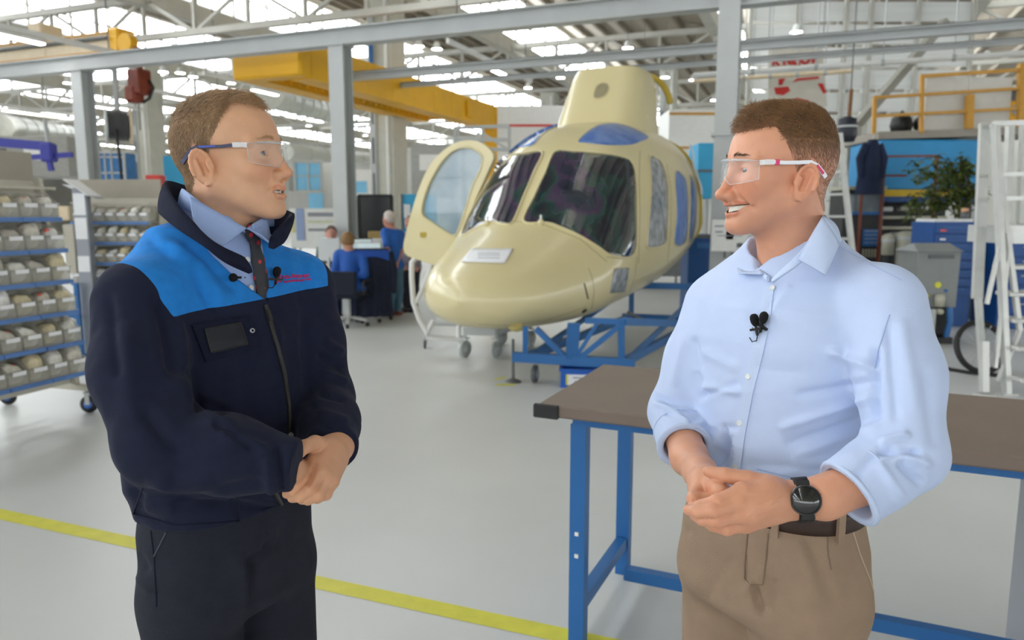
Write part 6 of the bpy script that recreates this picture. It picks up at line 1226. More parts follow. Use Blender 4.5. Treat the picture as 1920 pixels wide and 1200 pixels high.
h1, h2 = hand_field(palm, fing), hand_field(palm2, fing2); arm1 = [(Cf * 1.0 + (Ef - Cf) * .35, W0, .03, .028)]
def handsL(P): d = h1(P); d = smin(d, s_cone(P, arm1[0][0], W0, .028, .027), .02); e = h2(P); e = smin(e, s_cone(P, En * .3 + Cn * .7, Wr, .028, .024), .02); return np.minimum(d, e)
allp = np.array([W0, Wr, Cf, Cn] + MC + PI_ + TI); V, F = mesh_sdf(handsL, allp.min(0) - .06, allp.max(0) + .06, .0016); V = vsmooth(V, F, 1)
V = creases(L_, V, F, [(598, 884, 583, 915, 4, .0012), (610, 897, 598, 925, 4, .0012), (586, 868, 570, 897, 4, .001), (592, 876, 580, 908, 3, -.0012), (606, 890, 592, 920, 3, -.0012)])
Th = np.tile(A(skinL) * A([1.0, .95, .93]), (len(V), 1)); kn_ = np.min([np.sqrt(((V - A(m)) ** 2).sum(1)) for m in MC + PI_], 0); kk = (np.exp(-(kn_ / .010) ** 2) * .45)[:, None]; Th = Th * (1 - kk) + Th * A([1.0, .78, .74]) * kk
# hidden core that ties head, arms and legs together under the clothes
def coreL(P): d = s_loft(P, [(.90, 0, 0, .07, .11), (1.05, 0, 0, .08, .13), (1.30, -.01, 0, .08, .13), (1.44, -.02, 0, .05, .10), (1.53, -.015, 0, .04, .05)], 2.2); d = smin(d, s_chain(P, [Sn, En, En * .4 + Cn * .6], [.04, .036, .02], .02), .03); d = smin(d, s_chain(P, [Sf, Ef, Ef * .4 + Cf * .6], [.04, .036, .02], .02), .03); return smin(smin(d, s_chain(P, [(0, -.09, .86), (0, -.1, .5), (0, -.105, .08)], [.05, .045, .04]), .04), s_chain(P, [(0, .09, .86), (0, .1, .5), (0, .105, .08)], [.05, .045, .04]), .04)
V2, F2 = mesh_sdf(coreL, (-.2, -.32, .02), (.36, .32, 1.56), .014)
M_skinL = vcol_mat('skin_L', .48, bump=.12, bscale=700, sss=.12, var=.045, vscale=45, dist=.0006, spec=.4)
bodyoL = join_body(L_, [bodyL, (V, F, Th), (V2, F2, np.tile(A(skinL), (len(V2), 1)))], M_skinL)
# lapel microphones
def lav(fig, c, d, label, cable=None, furry=0):
    t = thing('lapel_microphone', label, 'microphone', fig.o, fig.a); c = Vector(c); d = Vector(d).normalized(); M_f = mat('mic_foam', rgb(16, 16, 17), .9, var=.3, scale=400, bump=.6, bscale=900)
    MB().lathe([(0, .012), (.004, .0112), (.0068, .008), (.0075, .0035), (.0068, -.003), (.0045, -.008), (.002, -.010)], c, d, 16).build('windshield', M_f, t); MB().cyl(c - d * .009, c - d * .026, .0023, 10).build('capsule', M_black, t); x, y = frame(d); MB().bar(c - d * .016 - x * .012, c - d * .014 + x * .012, .005, .004).build('clip', M_black, t)
    MB().tube([c - d * .026, c - d * .034 + x * .004, c - d * .034 + x * .014, c - d * .026 + x * .018], .0009, 6).build('cable_loop', M_black, t); return t
a_ = on(L_, jb, 434, 523, .010); b_ = on(L_, jb, 452, 520, .008); lav(L_, a_[0], A(a_[0]) - A(b_[0]), 'small black microphone clipped to the blue jacket edge, left one')
a_ = on(L_, jb, 512, 516, .010); b_ = on(L_, jb, 511, 530, .009); lav(L_, a_[0], A(a_[0]) - A(b_[0]), 'small black microphone clipped beside the red embroidered lettering')
# ------------------------------------------------------------------ the man in the light blue shirt
R_ = Fig(.50, 1.37, -149.6, 'smiling man in a light blue shirt and khaki trousers, hands clasped, safety glasses')
skinR = lin((.84, .61, .49)); hairR = [lin((.60, .44, .28)), lin((.34, .25, .17)), lin((.44, .34, .27))]
def thickR(Q, az, h): return np.clip(h / .05, 0, 1) * (lambda t: t * t * (3 - 2 * t))(np.clip((Q[:, 2] - .015) / .075, 0, 1)) * (.005 + .009 * np.clip((Q[:, 2] - .07) / .05, 0, 1)) + .0012 + .004 * np.exp(-((Q[:, 0] - .075) / .030) ** 2) * np.clip((Q[:, 2] - .072) / .02, 0, 1)
stR = dict(open=.0066, fade=lambda B, h: np.clip(.85 * np.clip((.070 - B[:, 2]) / .055, 0, 1) + .6 * np.clip(1 - h / .012, 0, 1), 0, .9), smile=1, nlen=.009, eye=.0043, jaw=.94, nose=1.02, gaze=4, iris=(.20, .19, .17), brow=.45, stubble=.5, thick=thickR, strands=19000, mess=.32,
           shade=lambda B, N: .35 + .35 * np.clip((.085 - B[:, 2]) / .05, 0, 1) + .2 * np.sin(B[:, 1] * 210) * (B[:, 2] > .09), dens=lambda B, h: np.interp(B[:, 2], [.02, .07], [.15, 1.0]) + 0 * h, len=lambda B, h: np.interp(B[:, 2], [-.02, .04, .075, .10], [.004, .006, .011, .019]),
           comb=lambda B, N: np.stack([np.where(B[:, 2] > .06, .6 - .5 * (B[:, 0] > .05), -.3), np.where(B[:, 2] > .06, -.45, 0), np.where(B[:, 2] > .06, 0, -.8)], 1), lift=lambda B, h: np.interp(B[:, 2], [.03, .07, .10], [.05, .14, .20]) + .25 * (B[:, 0] > .06))
hcR = R_.px(1459, 327, 1.33); hRR = rotm(math.radians(-22), math.radians(2), math.radians(-1))
stR['neck'] = ((-.032, 0, -.055), (-.065, 0, -.22))
bodyR, trR, hfR = build_head(R_, stR, hRR, hcR, .935, skinR, hairR, 'R')
glasses(R_, trR, 'clear safety glasses with white and pink temples on the smiling man', 'R', 1)
q = R_.px
Sn, En, Cn = q(1655, 572, 1.22), q(1697, 850, 1.12), q(1588, 928, 1.10)        # near (left) arm, rolled cuff at Cn
Sf, Ef, Cf = q(1345, 575, 1.50), q(1268, 772, 1.46), q(1284, 838, 1.36)       # far (right) arm
sz = [(1.02, .0, 0, .112, .156), (1.075, .0, 0, .112, .157), (1.105, .004, 0, .122, .168), (1.13, .008, 0, .130, .178), (1.20, .010, 0, .134, .182), (1.30, .010, 0, .136, .188), (1.38, .006, 0, .132, .192), (1.44, -.002, 0, .120, .188), (1.49, -.014, 0, .100, .160), (1.525, -.022, 0, .084, .112), (1.555, -.024, 0, .072, .080)]
def shirtRf(P):
    d = s_loft(P, sz, 2.3)
    for s, S in ((1, Sn), (-1, Sf)): d = smin(d, s_cone(P, (-.025, s * .05, 1.515), S + A([-.005, -s * .02, .004], dtype=np.float32), .040, .058), .04)
    d = smin(d, s_chain(P, [Sn, (Sn + En) / 2 + A([-.004, .006, 0]), En], [.066, .061, .056], .03), .022); d = smin(d, s_chain(P, [En, (En + Cn) / 2, Cn], [.056, .052, .050], .02), .018)
    d = smin(d, s_chain(P, [Sf, (Sf + Ef) / 2, Ef], [.064, .058, .052], .03), .022); d = smin(d, s_chain(P, [Ef, Cf], [.052, .045], .02), .018)
    for E, C in ((En, Cn), (Ef, Cf)):
        n = (C - E) / np.linalg.norm(C - E); sel = ((P - C) @ n); near = np.sqrt(((P - C) ** 2).sum(1)) < .085; rim = s_cone(P, C - n * .055, C - n * .004, .0525 if E is En else .048, .0535 if E is En else .049); d = np.where(near, smin(d, rim, .006), d)
        d = np.where(near, smax(d, sel, .003), d); d = np.where(near, smax(d, -s_cone(P, C - n * .03, C + n * .05, .040 if E is En else .036, .046 if E is En else .04), .003), d)
    hole = s_ell(P, (.012, 0, 1.575), (.066, .064, .075)); d = smax(d, -hole, .006)
    wv = np.interp(P[:, 2], [1.485, 1.52, 1.56], [-.012, .014, .04]); d = smax(d, -np.maximum(np.abs(P[:, 1]) - wv, .02 - P[:, 0]), .004)
    return smax(d, 1.078 - P[:, 2], .004)
V, F = mesh_sdf(shirtRf, (-.26, -.36, 1.0), (.42, .36, 1.58), .0032); V = vsmooth(V, F, 2)
foldsR = [(1640, 690, 1560, 660, 10, .007), (1630, 715, 1500, 740, 8, -.006), (1636, 745, 1470, 800, 9, .006), (1640, 780, 1480, 830, 9, -.005), (1640, 800, 1500, 850, 10, .005), (1600, 850, 1420, 900, 12, .004), (1560, 880, 1400, 870, 8, -.003), (1640, 660, 1638, 780, 10, -.012), (1300, 640, 1310, 690, 8, -.007), (1305, 700, 1316, 745, 8, -.007), (1316, 725, 1385, 735, 7, .005), (1314, 742, 1380, 720, 6, -.004), (1312, 805, 1380, 802, 7, -.004), (1310, 790, 1370, 812, 7, .004), (1380, 690, 1320, 660, 10, .004),
          (1655, 830, 1700, 815, 8, .009), (1650, 845, 1720, 850, 7, -.010), (1680, 845, 1740, 870, 9, .008), (1690, 870, 1725, 905, 8, -.009), (1650, 872, 1690, 930, 10, .006), (1690, 610, 1715, 760, 14, .005), (1668, 620, 1680, 780, 10, -.005), (1735, 700, 1752, 830, 12, -.004), (1640, 850, 1600, 900, 10, -.004), (1230, 745, 1300, 765, 7, -.008), (1232, 755, 1290, 790, 6, .007), (1250, 775, 1310, 788, 5, -.004), (1280, 640, 1262, 720, 10, .004), (1450, 560, 1420, 640, 8, -.003), (1480, 540, 1440, 600, 9, .003), (1460, 590, 1600, 640, 20, .003), (1500, 700, 1420, 690, 14, -.003)]
V = creases(R_, V, F, foldsR, 1.2); V = V + normals(V, F) * (.0009 * vnoise(V, 32, 6))[:, None]
M_shR = mat('shirt_light_blue', rgb(190, 206, 238), .7, var=.02, scale=20, bump=.08, bscale=500, spec=.3, sheen=.1); M_shR2 = mat('shirt_trim', rgb(192, 208, 238), .7, var=.02, scale=20, spec=.3)
sh = R_.part('shirt', V, F, M_shR); sbR = BVHTree.FromPolygons([Vector(v) for v in R_.W(V)], [tuple(int(i) for i in f) for f in F])
# placket, buttons, seams
sew(R_, sbR, [(1431, 540), (1452, 536), (1446, 600), (1432, 660), (1412, 740), (1397, 820), (1388, 888), (1366, 888), (1376, 820), (1388, 740), (1408, 660), (1424, 600)], 'placket', M_shR2, sh, .0024, .003, cuts=4)
for x, y in ((1449, 541), (1404, 706), (1388, 793), (1380, 875)):
    p_ = on(R_, sbR, x, y, .0025); b = MB().lathe([(0, .0012), (.003, .001), (.0042, .0018), (.0052, .001), (.0054, -.001)], Vector(p_[0]), Vector(p_[1]), 16).build('button', mat('button_pearl', rgb(226, 230, 230), .25), sh)
M_seamR = mat('shirt_seam', rgb(168, 186, 222), .8)
cord(R_, sbR, [(1668, 590), (1658, 620), (1646, 660), (1640, 690)], .0011, 'armhole_seam', M_seamR, sh, .0003); cord(R_, sbR, [(1573, 462), (1640, 500), (1690, 525)], .001, 'shoulder_seam', M_seamR, sh, .0003); cord(R_, sbR, [(1420, 880), (1520, 903), (1560, 893)], .0012, 'hem_seam', M_seamR, sh, .0002)
# collar: stand and two leaves
collar(R_, [q(1449, 530, 1.258), q(1470, 515, 1.232), q(1505, 490, 1.225), q(1538, 455, 1.25), q(1550, 430, 1.30), (-.092, -.02, 1.545), (-.062, -.078, 1.535), q(1405, 500, 1.435), q(1420, 515, 1.36), q(1440, 528, 1.28)],
       [q(1449, 522, 1.262), q(1466, 505, 1.240), q(1498, 474, 1.232), q(1532, 430, 1.255), q(1548, 404, 1.305), (-.096, -.02, 1.590), (-.066, -.080, 1.580), q(1398, 470, 1.44), q(1412, 492, 1.37), q(1440, 517, 1.285)], .0028, M_shR2, 'collar_stand', sh)
two_sided(leaf(R_, [q(1542, 406, 1.252), q(1496, 486, 1.222), q(1548, 516, 1.195), q(1574, 456, 1.225)], .003, M_shR2, 'collar_leaf', sh), .003)
two_sided(leaf(R_, [q(1544, 403, 1.31), q(1542, 406, 1.252), q(1574, 456, 1.225), q(1577, 450, 1.31)], .003, M_shR2, 'collar_leaf', sh), .003)
two_sided(leaf(R_, [q(1404, 474, 1.42), q(1432, 514, 1.30), q(1384, 512, 1.33), q(1380, 490, 1.43)], .003, M_shR2, 'collar_leaf', sh), .003)
# rolled cuff seams
for C, E, r in ((Cn, En, .0545), (Cf, Ef, .050)):
    n = (C - E) / np.linalg.norm(C - E); x, y = frame(Vector(n)); MB().tube([Vector(C - n * .004) + (x * math.cos(a) + y * math.sin(a)) * (r - .003) for a in np.linspace(0, 2 * PI, 28, endpoint=False)], .004, 6, closed=True).build('rolled_cuff', M_shR2, sh); MB().tube([Vector(C - n * .05) + (x * math.cos(a) + y * math.sin(a)) * (r + .0005) for a in np.linspace(0, 2 * PI, 28, endpoint=False)], .0018, 6, closed=True).build('cuff_fold', M_shR2, sh)
# ---- trousers, belt
M_khk = mat('khaki', rgb(150, 128, 108), .85, var=.05, scale=25, bump=.2, bscale=400, spec=.2)
def troR(P):
    d = s_loft(P, [(.78, .0, 0, .130, .186), (.90, .0, 0, .138, .190), (1.0, .0, 0, .134, .182), (1.06, .0, 0, .122, .168), (1.105, .0, 0, .119, .164)], 2.3); d = smax(d, .85 - P[:, 2], .05)
    for s in (-1, 1): d = smin(d, s_chain(P, [(.0, s * .088, .89), (.012, s * .095, .53), (-.015, s * .105, .12)], [.104, .080, .064], .03), .03)
    return smax(smax(d, P[:, 2] - 1.100, .003), .035 - P[:, 2], .004)
V, F = mesh_sdf(troR, (-.20, -.28, .02), (.22, .30, 1.12), .005); V = vsmooth(V, F, 1)
V = creases(R_, V, F, [(1400, 1000, 1398, 1095, 4, -.004), (1440, 1000, 1436, 1090, 4, -.003), (1418, 1000, 1416, 1090, 14, .004), (1412, 1100, 1425, 1145, 7, -.016), (1440, 1060, 1400, 1110, 10, .005), (1490, 1010, 1530, 1120, 16, .006), (1515, 1010, 1560, 1120, 12, -.005), (1450, 1090, 1445, 1140, 10, -.006), (1340, 1020, 1300, 1100, 20, .004), (1370, 1050, 1330, 1120, 12, -.004), (1268, 970, 1290, 1000, 8, -.004), (1630, 1050, 1645, 1110, 8, .004)])
tro = R_.part('trousers', V, F, M_khk); tbR = BVHTree.FromPolygons([Vector(v) for v in R_.W(V)], [tuple(int(i) for i in f) for f in F]); M_kse = mat('khaki_seam', rgb(176, 158, 136), .8)
cord(R_, tbR, [(1597, 992), (1612, 1040), (1630, 1085), (1638, 1110)], .0016, 'pocket_seam', M_kse, tro, .0006); cord(R_, tbR, [(1402, 1000), (1396, 1060), (1396, 1085), (1408, 1096), (1430, 1096), (1437, 1040), (1440, 1000)], .0013, 'fly_stitch', mat('khaki_dark', rgb(128, 108, 90), .8), tro, .0005)
cord(R_, tbR, [(1640, 985), (1648, 1050), (1648, 1130)], .0013, 'side_seam', MATS['khaki_dark'], tro, .0004)
M_belt = mat('belt_brown', rgb(52, 34, 26), .5, var=.12, scale=30); ring = []
zb_ = 1.076
def beltp(a, z): return (.1205 * math.copysign(abs(math.cos(a)) ** (2 / 2.3), math.cos(a)) * 1.015, .1665 * math.copysign(abs(math.sin(a)) ** (2 / 2.3), math.sin(a)) * 1.015, z)
bm_ = MB().grid(lambda u, v: beltp(2 * PI * u, zb_ - .017 + .034 * v), 72, 4, cu=True); two_sided(bm_.build('belt', M_belt, tro), .005)
for a in (.55, 1.35, -.35, 2.4, -1.5): p = A(beltp(a, zb_)); MB().box(Vector(p) * 1.0 + Vector((p[0] * .03, p[1] * .03, 0)), (.012, .012, .056), rz=math.atan2(p[1] / .166 ** 2, p[0] / .12 ** 2)).build('belt_loop', M_khk, tro)
shoes(R_, mat('shoe_brown', rgb(70, 46, 32), .4))
# ---- forearms and hands
Wl = q(1478, 938, 1.115); El = En * .45 + Cn * .55
MC = [q(1392, 921, 1.088), q(1386, 944, 1.080), q(1388, 964, 1.085), q(1398, 982, 1.098)]; PP = [q(1345, 941, 1.078), q(1338, 957, 1.072), q(1344, 975, 1.076), q(1362, 990, 1.088)]; DD = [q(1316, 949, 1.092), q(1308, 959, 1.085), q(1318, 974, 1.090), q(1338, 985, 1.102)]; TT = [q(1300, 950, 1.112), q(1291, 956, 1.106), q(1303, 967, 1.110), q(1322, 977, 1.120)]
palm = [(Wl, (Wl + MC[1]) / 2, .0265, .026)] + [(Wl * .62 + m * .38, m, .022, .0140) for m in MC] + [(q(1440, 925, 1.105), q(1410, 950, 1.092), .026, .024)]
fing = [([MC[i], PP[i], DD[i], TT[i]], [.0122, .0108, .0094, .0080]) for i in range(4)] + [([q(1448, 915, 1.115), q(1402, 900, 1.112), q(1360, 891, 1.118), q(1328, 884, 1.128)], [.019, .0140, .0112, .0085])]
Wf = q(1313, 886, 1.235); palm2 = [(Wf, q(1326, 912, 1.165), .0255, .027), (q(1322, 905, 1.17), q(1318, 930, 1.145), .026, .020), (q(1330, 915, 1.16), q(1345, 925, 1.155), .022, .022)]
fing2 = [([q(1306, 922, 1.140), q(1302, 935, 1.122), q(1330, 938, 1.118), q(1350, 940, 1.13)], [.0115, .0112, .0102, .0085]), ([q(1310, 932, 1.15), q(1306, 950, 1.125), q(1335, 955, 1.12)], [.0115, .0105, .009]), ([q(1315, 940, 1.155), q(1312, 962, 1.13), q(1340, 968, 1.125)], [.011, .010, .009]), ([q(1322, 948, 1.16), q(1322, 970, 1.14), q(1345, 978, 1.135)], [.010, .009, .008]), ([q(1326, 896, 1.165), q(1340, 910, 1.128), q(1352, 924, 1.108), q(1360, 935, 1.102)], [.0165, .0128, .0115, .0088])]
h1, h2 = hand_field(palm, fing), hand_field(palm2, fing2)
def handsR(P):
    d = smin(h1(P), s_chain(P, [El, q(1545, 933, 1.105), Wl], [.037, .029, .0245], .02), .018); e = smin(h2(P), s_chain(P, [Ef * .5 + Cf * .5, q(1292, 858, 1.32), Wf], [.036, .030, .024], .02), .018); return np.minimum(d, e)
allp = np.array([Wl, El, Wf, Cf, Cn, q(1400, 990, 1.1), q(1450, 890, 1.1)] + MC + PP + TT); V, F = mesh_sdf(handsR, allp.min(0) - .06, allp.max(0) + .06, .0016); V = vsmooth(V, F, 1)
V = creases(R_, V, F, [(1465, 935, 1420, 950, 3, .0010), (1455, 950, 1415, 965, 3, .0012), (1450, 938, 1435, 960, 3, .0008), (1440, 920, 1400, 925, 4, .0008), (1418, 955, 1400, 968, 4, .0010), (1300, 940, 1345, 941, 2, -.0016), (1300, 922, 1325, 920, 4, -.001)])
Th = np.tile(A(skinR), (len(V), 1)); kn_ = np.min([np.sqrt(((V - A(m)) ** 2).sum(1)) for m in MC + PP + TT + [fing2[0][0][1], fing2[4][0][3]]], 0); kk = (np.exp(-(kn_ / .011) ** 2) * .55)[:, None]; Th = Th * (1 - kk) + Th * A([1.04, .84, .80]) * kk
def coreR(P): d = s_loft(P, [(.90, 0, 0, .07, .11), (1.05, 0, 0, .08, .12), (1.30, -.01, 0, .08, .13), (1.44, -.02, 0, .05, .10), (1.53, -.015, 0, .04, .05)], 2.2); d = smin(d, s_chain(P, [Sn, En], [.04, .036], .02), .03); d = smin(d, s_chain(P, [Sf, Ef], [.04, .036], .02), .03); return smin(smin(d, s_chain(P, [(0, -.09, .88), (0, -.1, .5), (0, -.105, .08)], [.05, .045, .04]), .04), s_chain(P, [(0, .09, .88), (0, .1, .5), (0, .105, .08)], [.05, .045, .04]), .04)
V2, F2 = mesh_sdf(coreR, (-.2, -.32, .02), (.36, .32, 1.56), .014)
M_skinR = vcol_mat('skin_R', .46, bump=.12, bscale=700, sss=.12, var=.045, vscale=45, dist=.0006, spec=.4)
bodyoR = join_body(R_, [bodyR, (V, F, Th), (V2, F2, np.tile(A(skinR), (len(V2), 1)))], M_skinR); hbR = BVHTree.FromPolygons([Vector(v) for v in R_.W(V)], [tuple(int(i) for i in f) for f in F])
p_ = on(R_, hbR, 1355, 928, .0004); d_ = on(R_, hbR, 1361, 935); mb = MB(); dd = A(fing2[4][0][3]) - A(fing2[4][0][2]); nails(R_, [(A(fing2[4][0][3]) - dd * .15, dd, p_[1], .0092)], bodyoR); dd = A(TT[1]) - A(DD[1])
# ---- wristwatch
wc = q(1504, 937, 1.113); ax = A(Wl) - A(q(1545, 933, 1.105)); ax /= np.linalg.norm(ax); pf = on(R_, hbR, 1505, 938); nf = A(pf[1]) - ax * (A(pf[1]) @ ax); nf /= np.linalg.norm(nf)
wt = thing('wristwatch', 'round black smartwatch on the wrist of the man in the shirt', 'watch', R_.o, R_.a); M_wb_ = mat('watch_band', rgb(24, 24, 26), .7, var=.15, scale=200); M_ws = mat('watch_steel', rgb(120, 120, 122), .25, metal=.9); M_wg = mat('watch_glass', rgb(26, 28, 28), .12, coat=1)
ctr = A(wc); s3 = np.cross(ax, nf); r0 = .0315
band = MB().grid(lambda u, v: tuple(ctr + ax * (v - .5) * .021 + (nf * math.cos(2 * PI * u) * .029 + s3 * math.sin(2 * PI * u) * .032)), 40, 3, cu=True); two_sided(band.build('strap', M_wb_, wt), .003)
fc = ctr + nf * .0325; case = MB().lathe([(0, -.004), (.0205, -.004), (.0222, -.001), (.0222, .004), (.0212, .0062), (.0190, .0066)], Vector(fc), Vector(nf), 32).build('case', M_ws, wt); MB().lathe([(0, .0070), (.0195, .0068), (.0198, .0058)], Vector(fc), Vector(nf), 32).build('face_glass', M_wg, wt); MB().lathe([(.0192, .0069), (.0202, .0073), (.0212, .0064)], Vector(fc), Vector(nf), 32).build('bezel', M_black, wt)
for s in (-1, 1): MB().bbox(Vector(fc + s3 * s * .024 + nf * -.001), (.008, .019, .005), .001, M=Matrix((s3, ax, nf)).transposed()).build('lug', M_black, wt)
MB().cyl(Vector(fc + ax * -.021 + s3 * .006), Vector(fc + ax * -.0245 + s3 * .006), .0025, 8).build('crown', M_ws, wt)
# microphones on the placket
a_ = on(R_, sbR, 1421, 604, .011); b_ = on(R_, sbR, 1421, 618, .009); lav(R_, a_[0], A(a_[0]) - A(b_[0]), 'round black lapel microphone on the shirt placket'); a_ = on(R_, sbR, 1441, 598, .011); b_ = on(R_, sbR, 1436, 612, .009); lav(R_, a_[0], A(a_[0]) - A(b_[0]), 'slim black lapel microphone tilted right on the shirt placket')
# ------------------------------------------------------------------ people and furniture in the background office corner
def small_person(label, J, cols, seated=False, hair=True, sleeve='long', ang=None):
    """J: joints as world points; cols: skin, hair, top, trousers, shoes"""
    base = J['base']; t = thing('person', label, 'person', base); B = A(base); g = {k: (A(v) - B).astype(np.float32) for k, v in J.items()}; fw = A(J['face']) / np.linalg.norm(A(J['face'])); hd = g['head']
    side = np.cross([0, 0, 1], fw)
    def skin(P):
        d = s_ell(P, hd, (.088, .088, .118)); d = smin(d, s_ell(P, hd + fw * .035 + A([0, 0, -.04]), (.06, .06, .075)), .03); d = smin(d, s_cone(P, hd + fw * .095 + A([0, 0, .0]), hd + fw * .11 + A([0, 0, -.03]), .010, .015), .015); d = smin(d, s_cone(P, hd + fw * .085 + A([0, 0, -.075]), hd + fw * .08 + A([0, 0, -.09]), .02, .02), .02)
        for s in (-1, 1): d = smin(d, s_ell(P, hd + side * s * .085 + A([0, 0, -.015]), (.02, .02, .03)), .01)
        d = smin(d, s_cone(P, hd + A([0, 0, -.08]), (g['sl'] + g['sr']) / 2, .058, .065), .03); d = smin(d, s_cone(P, (g['sl'] + g['sr']) / 2, (g['hl'] + g['hr']) / 2, .10, .10), .05)
        for a in ('l', 'r'):
            d = smin(d, s_chain(P, [g['s' + a], g['e' + a], g['w' + a]], [.048, .040, .030], .02), .03); d = smin(d, s_ell(P, g['w' + a] + (g['w' + a] - g['e' + a]) * .22, (.042, .042, .042)), .02); d = smin(d, s_chain(P, [g['h' + a], g['k' + a], g['a' + a]], [.085, .055, .04], .02), .03)
        return d
    def top(P):
        d = smin(s_cone(P, (g['sl'] + g['sr']) / 2 - A([0, 0, .06]), (g['hl'] + g['hr']) / 2 + A([0, 0, .08]), .14, .145), s_cone(P, g['sl'] * .9 + g['sr'] * .1, g['sr'] * .9 + g['sl'] * .1, .088, .088), .06); d = smin(d, s_cone(P, g['hl'], g['hr'], .125, .125), .05)
        for a in ('l', 'r'): end = g['w' + a] if sleeve == 'long' else g['s' + a] * .25 + g['e' + a] * .75; d = smin(d, s_chain(P, [g['s' + a], g['e' + a] if sleeve == 'long' else (g['s' + a] + end) / 2, end], [.072, .062, .052 if sleeve == 'long' else .064], .02), .035)
        d = smax(d, -s_cone(P, hd, (g['sl'] + g['sr']) / 2 + A([0, 0, .03]), .07, .064), .01); lo = min(g['hl'][2], g['hr'][2]) - .06; return smax(d, lo - P[:, 2], .01) + .004 * vnoise(P, 22, 4)
    def leg(P):
        d = s_cone(P, g['hl'], g['hr'], .115, .115)
        for a in ('l', 'r'): d = smin(d, s_chain(P, [g['h' + a], g['k' + a], g['a' + a]], [.105, .078, .062], .03), .05)
        return d
    pts = A([v for k, v in g.items() if k not in ('face', 'base')]); lo, hi = pts.min(0) - .2, pts.max(0) + .2; lo[2] = max(lo[2], -.0)
    def mk(name, f, c, h=.013, kw=None):
        V, F = mesh_sdf(f, lo, hi, h); V = vsmooth(V, F, 1); return obj(name, np_mesh(name, V, F), mat(name + '_' + '%02x%02x%02x' % tuple(int(x) for x in c), rgb(*c), .75, var=.1, scale=9), t)
    mk('body', skin, cols[0]); mk('top', top, cols[2]); mk('trousers', leg, cols[3])
    if hair:
        def hf_(P): d = s_ell(P, hd + A([0, 0, .022]) - fw * .012, (.099, .099, .118)); m = (P - hd) @ fw; return smax(smax(d, m * .8 - .035 + np.clip(.05 - (P[:, 2] - hd[2]), -.05, .2) * .55, .02), hd[2] - .06 - P[:, 2], .02)
        V, F = mesh_sdf(hf_, hd - .18, hd + .18, .011); obj('hair', np_mesh('hair', V, F), mat('bg_hair_%d' % int(cols[1][0]), rgb(*cols[1]), .7, var=.2, scale=60), t)
    for a in ('l', 'r'):
        c = g['a' + a].copy(); c[2] = max(.05, c[2] - .05) 
        def sf(P): return smax(smin(s_ell(P, c + fw * .07 + A([0, 0, -.01]), (.10 * abs(fw[0]) + .05, .10 * abs(fw[1]) + .05, .05)), s_ell(P, c, (.055, .055, .06)), .03), .004 - P[:, 2], .005)
        V, F = mesh_sdf(sf, c - .2, c + .25, .013); obj('shoe', np_mesh('shoe', V, F), mat('bg_shoe_%d' % int(cols[4][0]), rgb(*cols[4]), .5), t)
    return t
def px_j(F, **k): return {n: atF(x, y, F + (d[0] if d else 0)) for n, (x, y, *d) in k.items()}
Vz = Vector((0, 0, 1))
b = atZ(739, 589); F3 = (b - CO).dot(CF) - .1
J = px_j(F3 - .15, head=(729, 411), sl=(722, 437, -.10), sr=(751, 441, .08), el=(726, 468, -.2), er=(752, 470, .0), wl=(719, 488, -.25), wr=(744, 494, -.1), hl=(728, 498, -.06), hr=(744, 499, .06), kl=(732, 543, -.05), kr=(747, 544, .06), al=(731, 582, -.05), ar=(746, 580, .1)); J['base'] = Vector((b.x, b.y, 0)); J['face'] = Vector((-.86, .5, 0))
J['al'].z = .09; J['ar'].z = .09
small_person('standing man in a blue t-shirt and jeans beside the office desk', J, [(196, 138, 116), (206, 196, 190), (38, 96, 184), (74, 110, 136), (112, 52, 40)], sleeve='short')
b = atZ(655, 606); F2 = 11.0
J = px_j(F2, head=(652, 452), sl=(634, 478, .05), sr=(680, 480, .0), el=(628, 510, .0), er=(684, 516, -.1), wl=(622, 512, .3), wr=(655, 515, .3), hl=(640, 545, .0), hr=(672, 546, .0), kl=(632, 552, .42), kr=(664, 554, .42), al=(634, 590, .5), ar=(660, 590, .5)); J['base'] = Vector((b.x, b.y, 0)); J['face'] = Vector((-.25, .97, 0)); J['al'].z = J['ar'].z = .1
small_person('seated man in a blue jacket seen from behind at the desk', J, [(206, 152, 128), (140, 108, 70), (36, 90, 178), (30, 40, 74), (40, 40, 44)])
b = atZ(618, 586); F1 = 12.3
J = px_j(F1, head=(621, 438), sl=(638, 466, .0), sr=(602, 467, .0), el=(644, 492, -.05), er=(598, 494, -.05), wl=(630, 497, -.3), wr=(610, 498, -.3), hl=(630, 528, .05), hr=(610, 528, .05), kl=(632, 534, -.4), kr=(608, 534, -.4), al=(632, 568, -.45), ar=(608, 568, -.45)); J['base'] = Vector((b.x, b.y, 0)); J['face'] = Vector((.25, -.96, 0)); J['al'].z = J['ar'].z = .1
small_person('seated man in a dark green top facing the camera at the desk', J, [(204, 150, 136), (108, 96, 88), (40, 66, 54), (40, 44, 52), (40, 40, 44)])
b = atZ(768, 585); F4 = 12.5
J = px_j(F4, head=(769, 418), sl=(757, 445, .0), sr=(783, 446, .0), el=(754, 478, .0), er=(787, 478, .0), wl=(758, 498, -.15), wr=(782, 500, -.15), hl=(762, 500, .0), hr=(777, 500, .0), kl=(762, 543, .0), kr=(777, 543, .0), al=(762, 578, .0), ar=(777, 578, .0)); J['base'] = Vector((b.x, b.y, 0)); J['face'] = Vector((-.4, -.9, 0)); J['al'].z = J['ar'].z = .09
small_person('man in a grey top half hidden by the open helicopter door', J, [(206, 148, 132), (150, 140, 134), (140, 132, 142), (36, 38, 50), (40, 40, 44)])
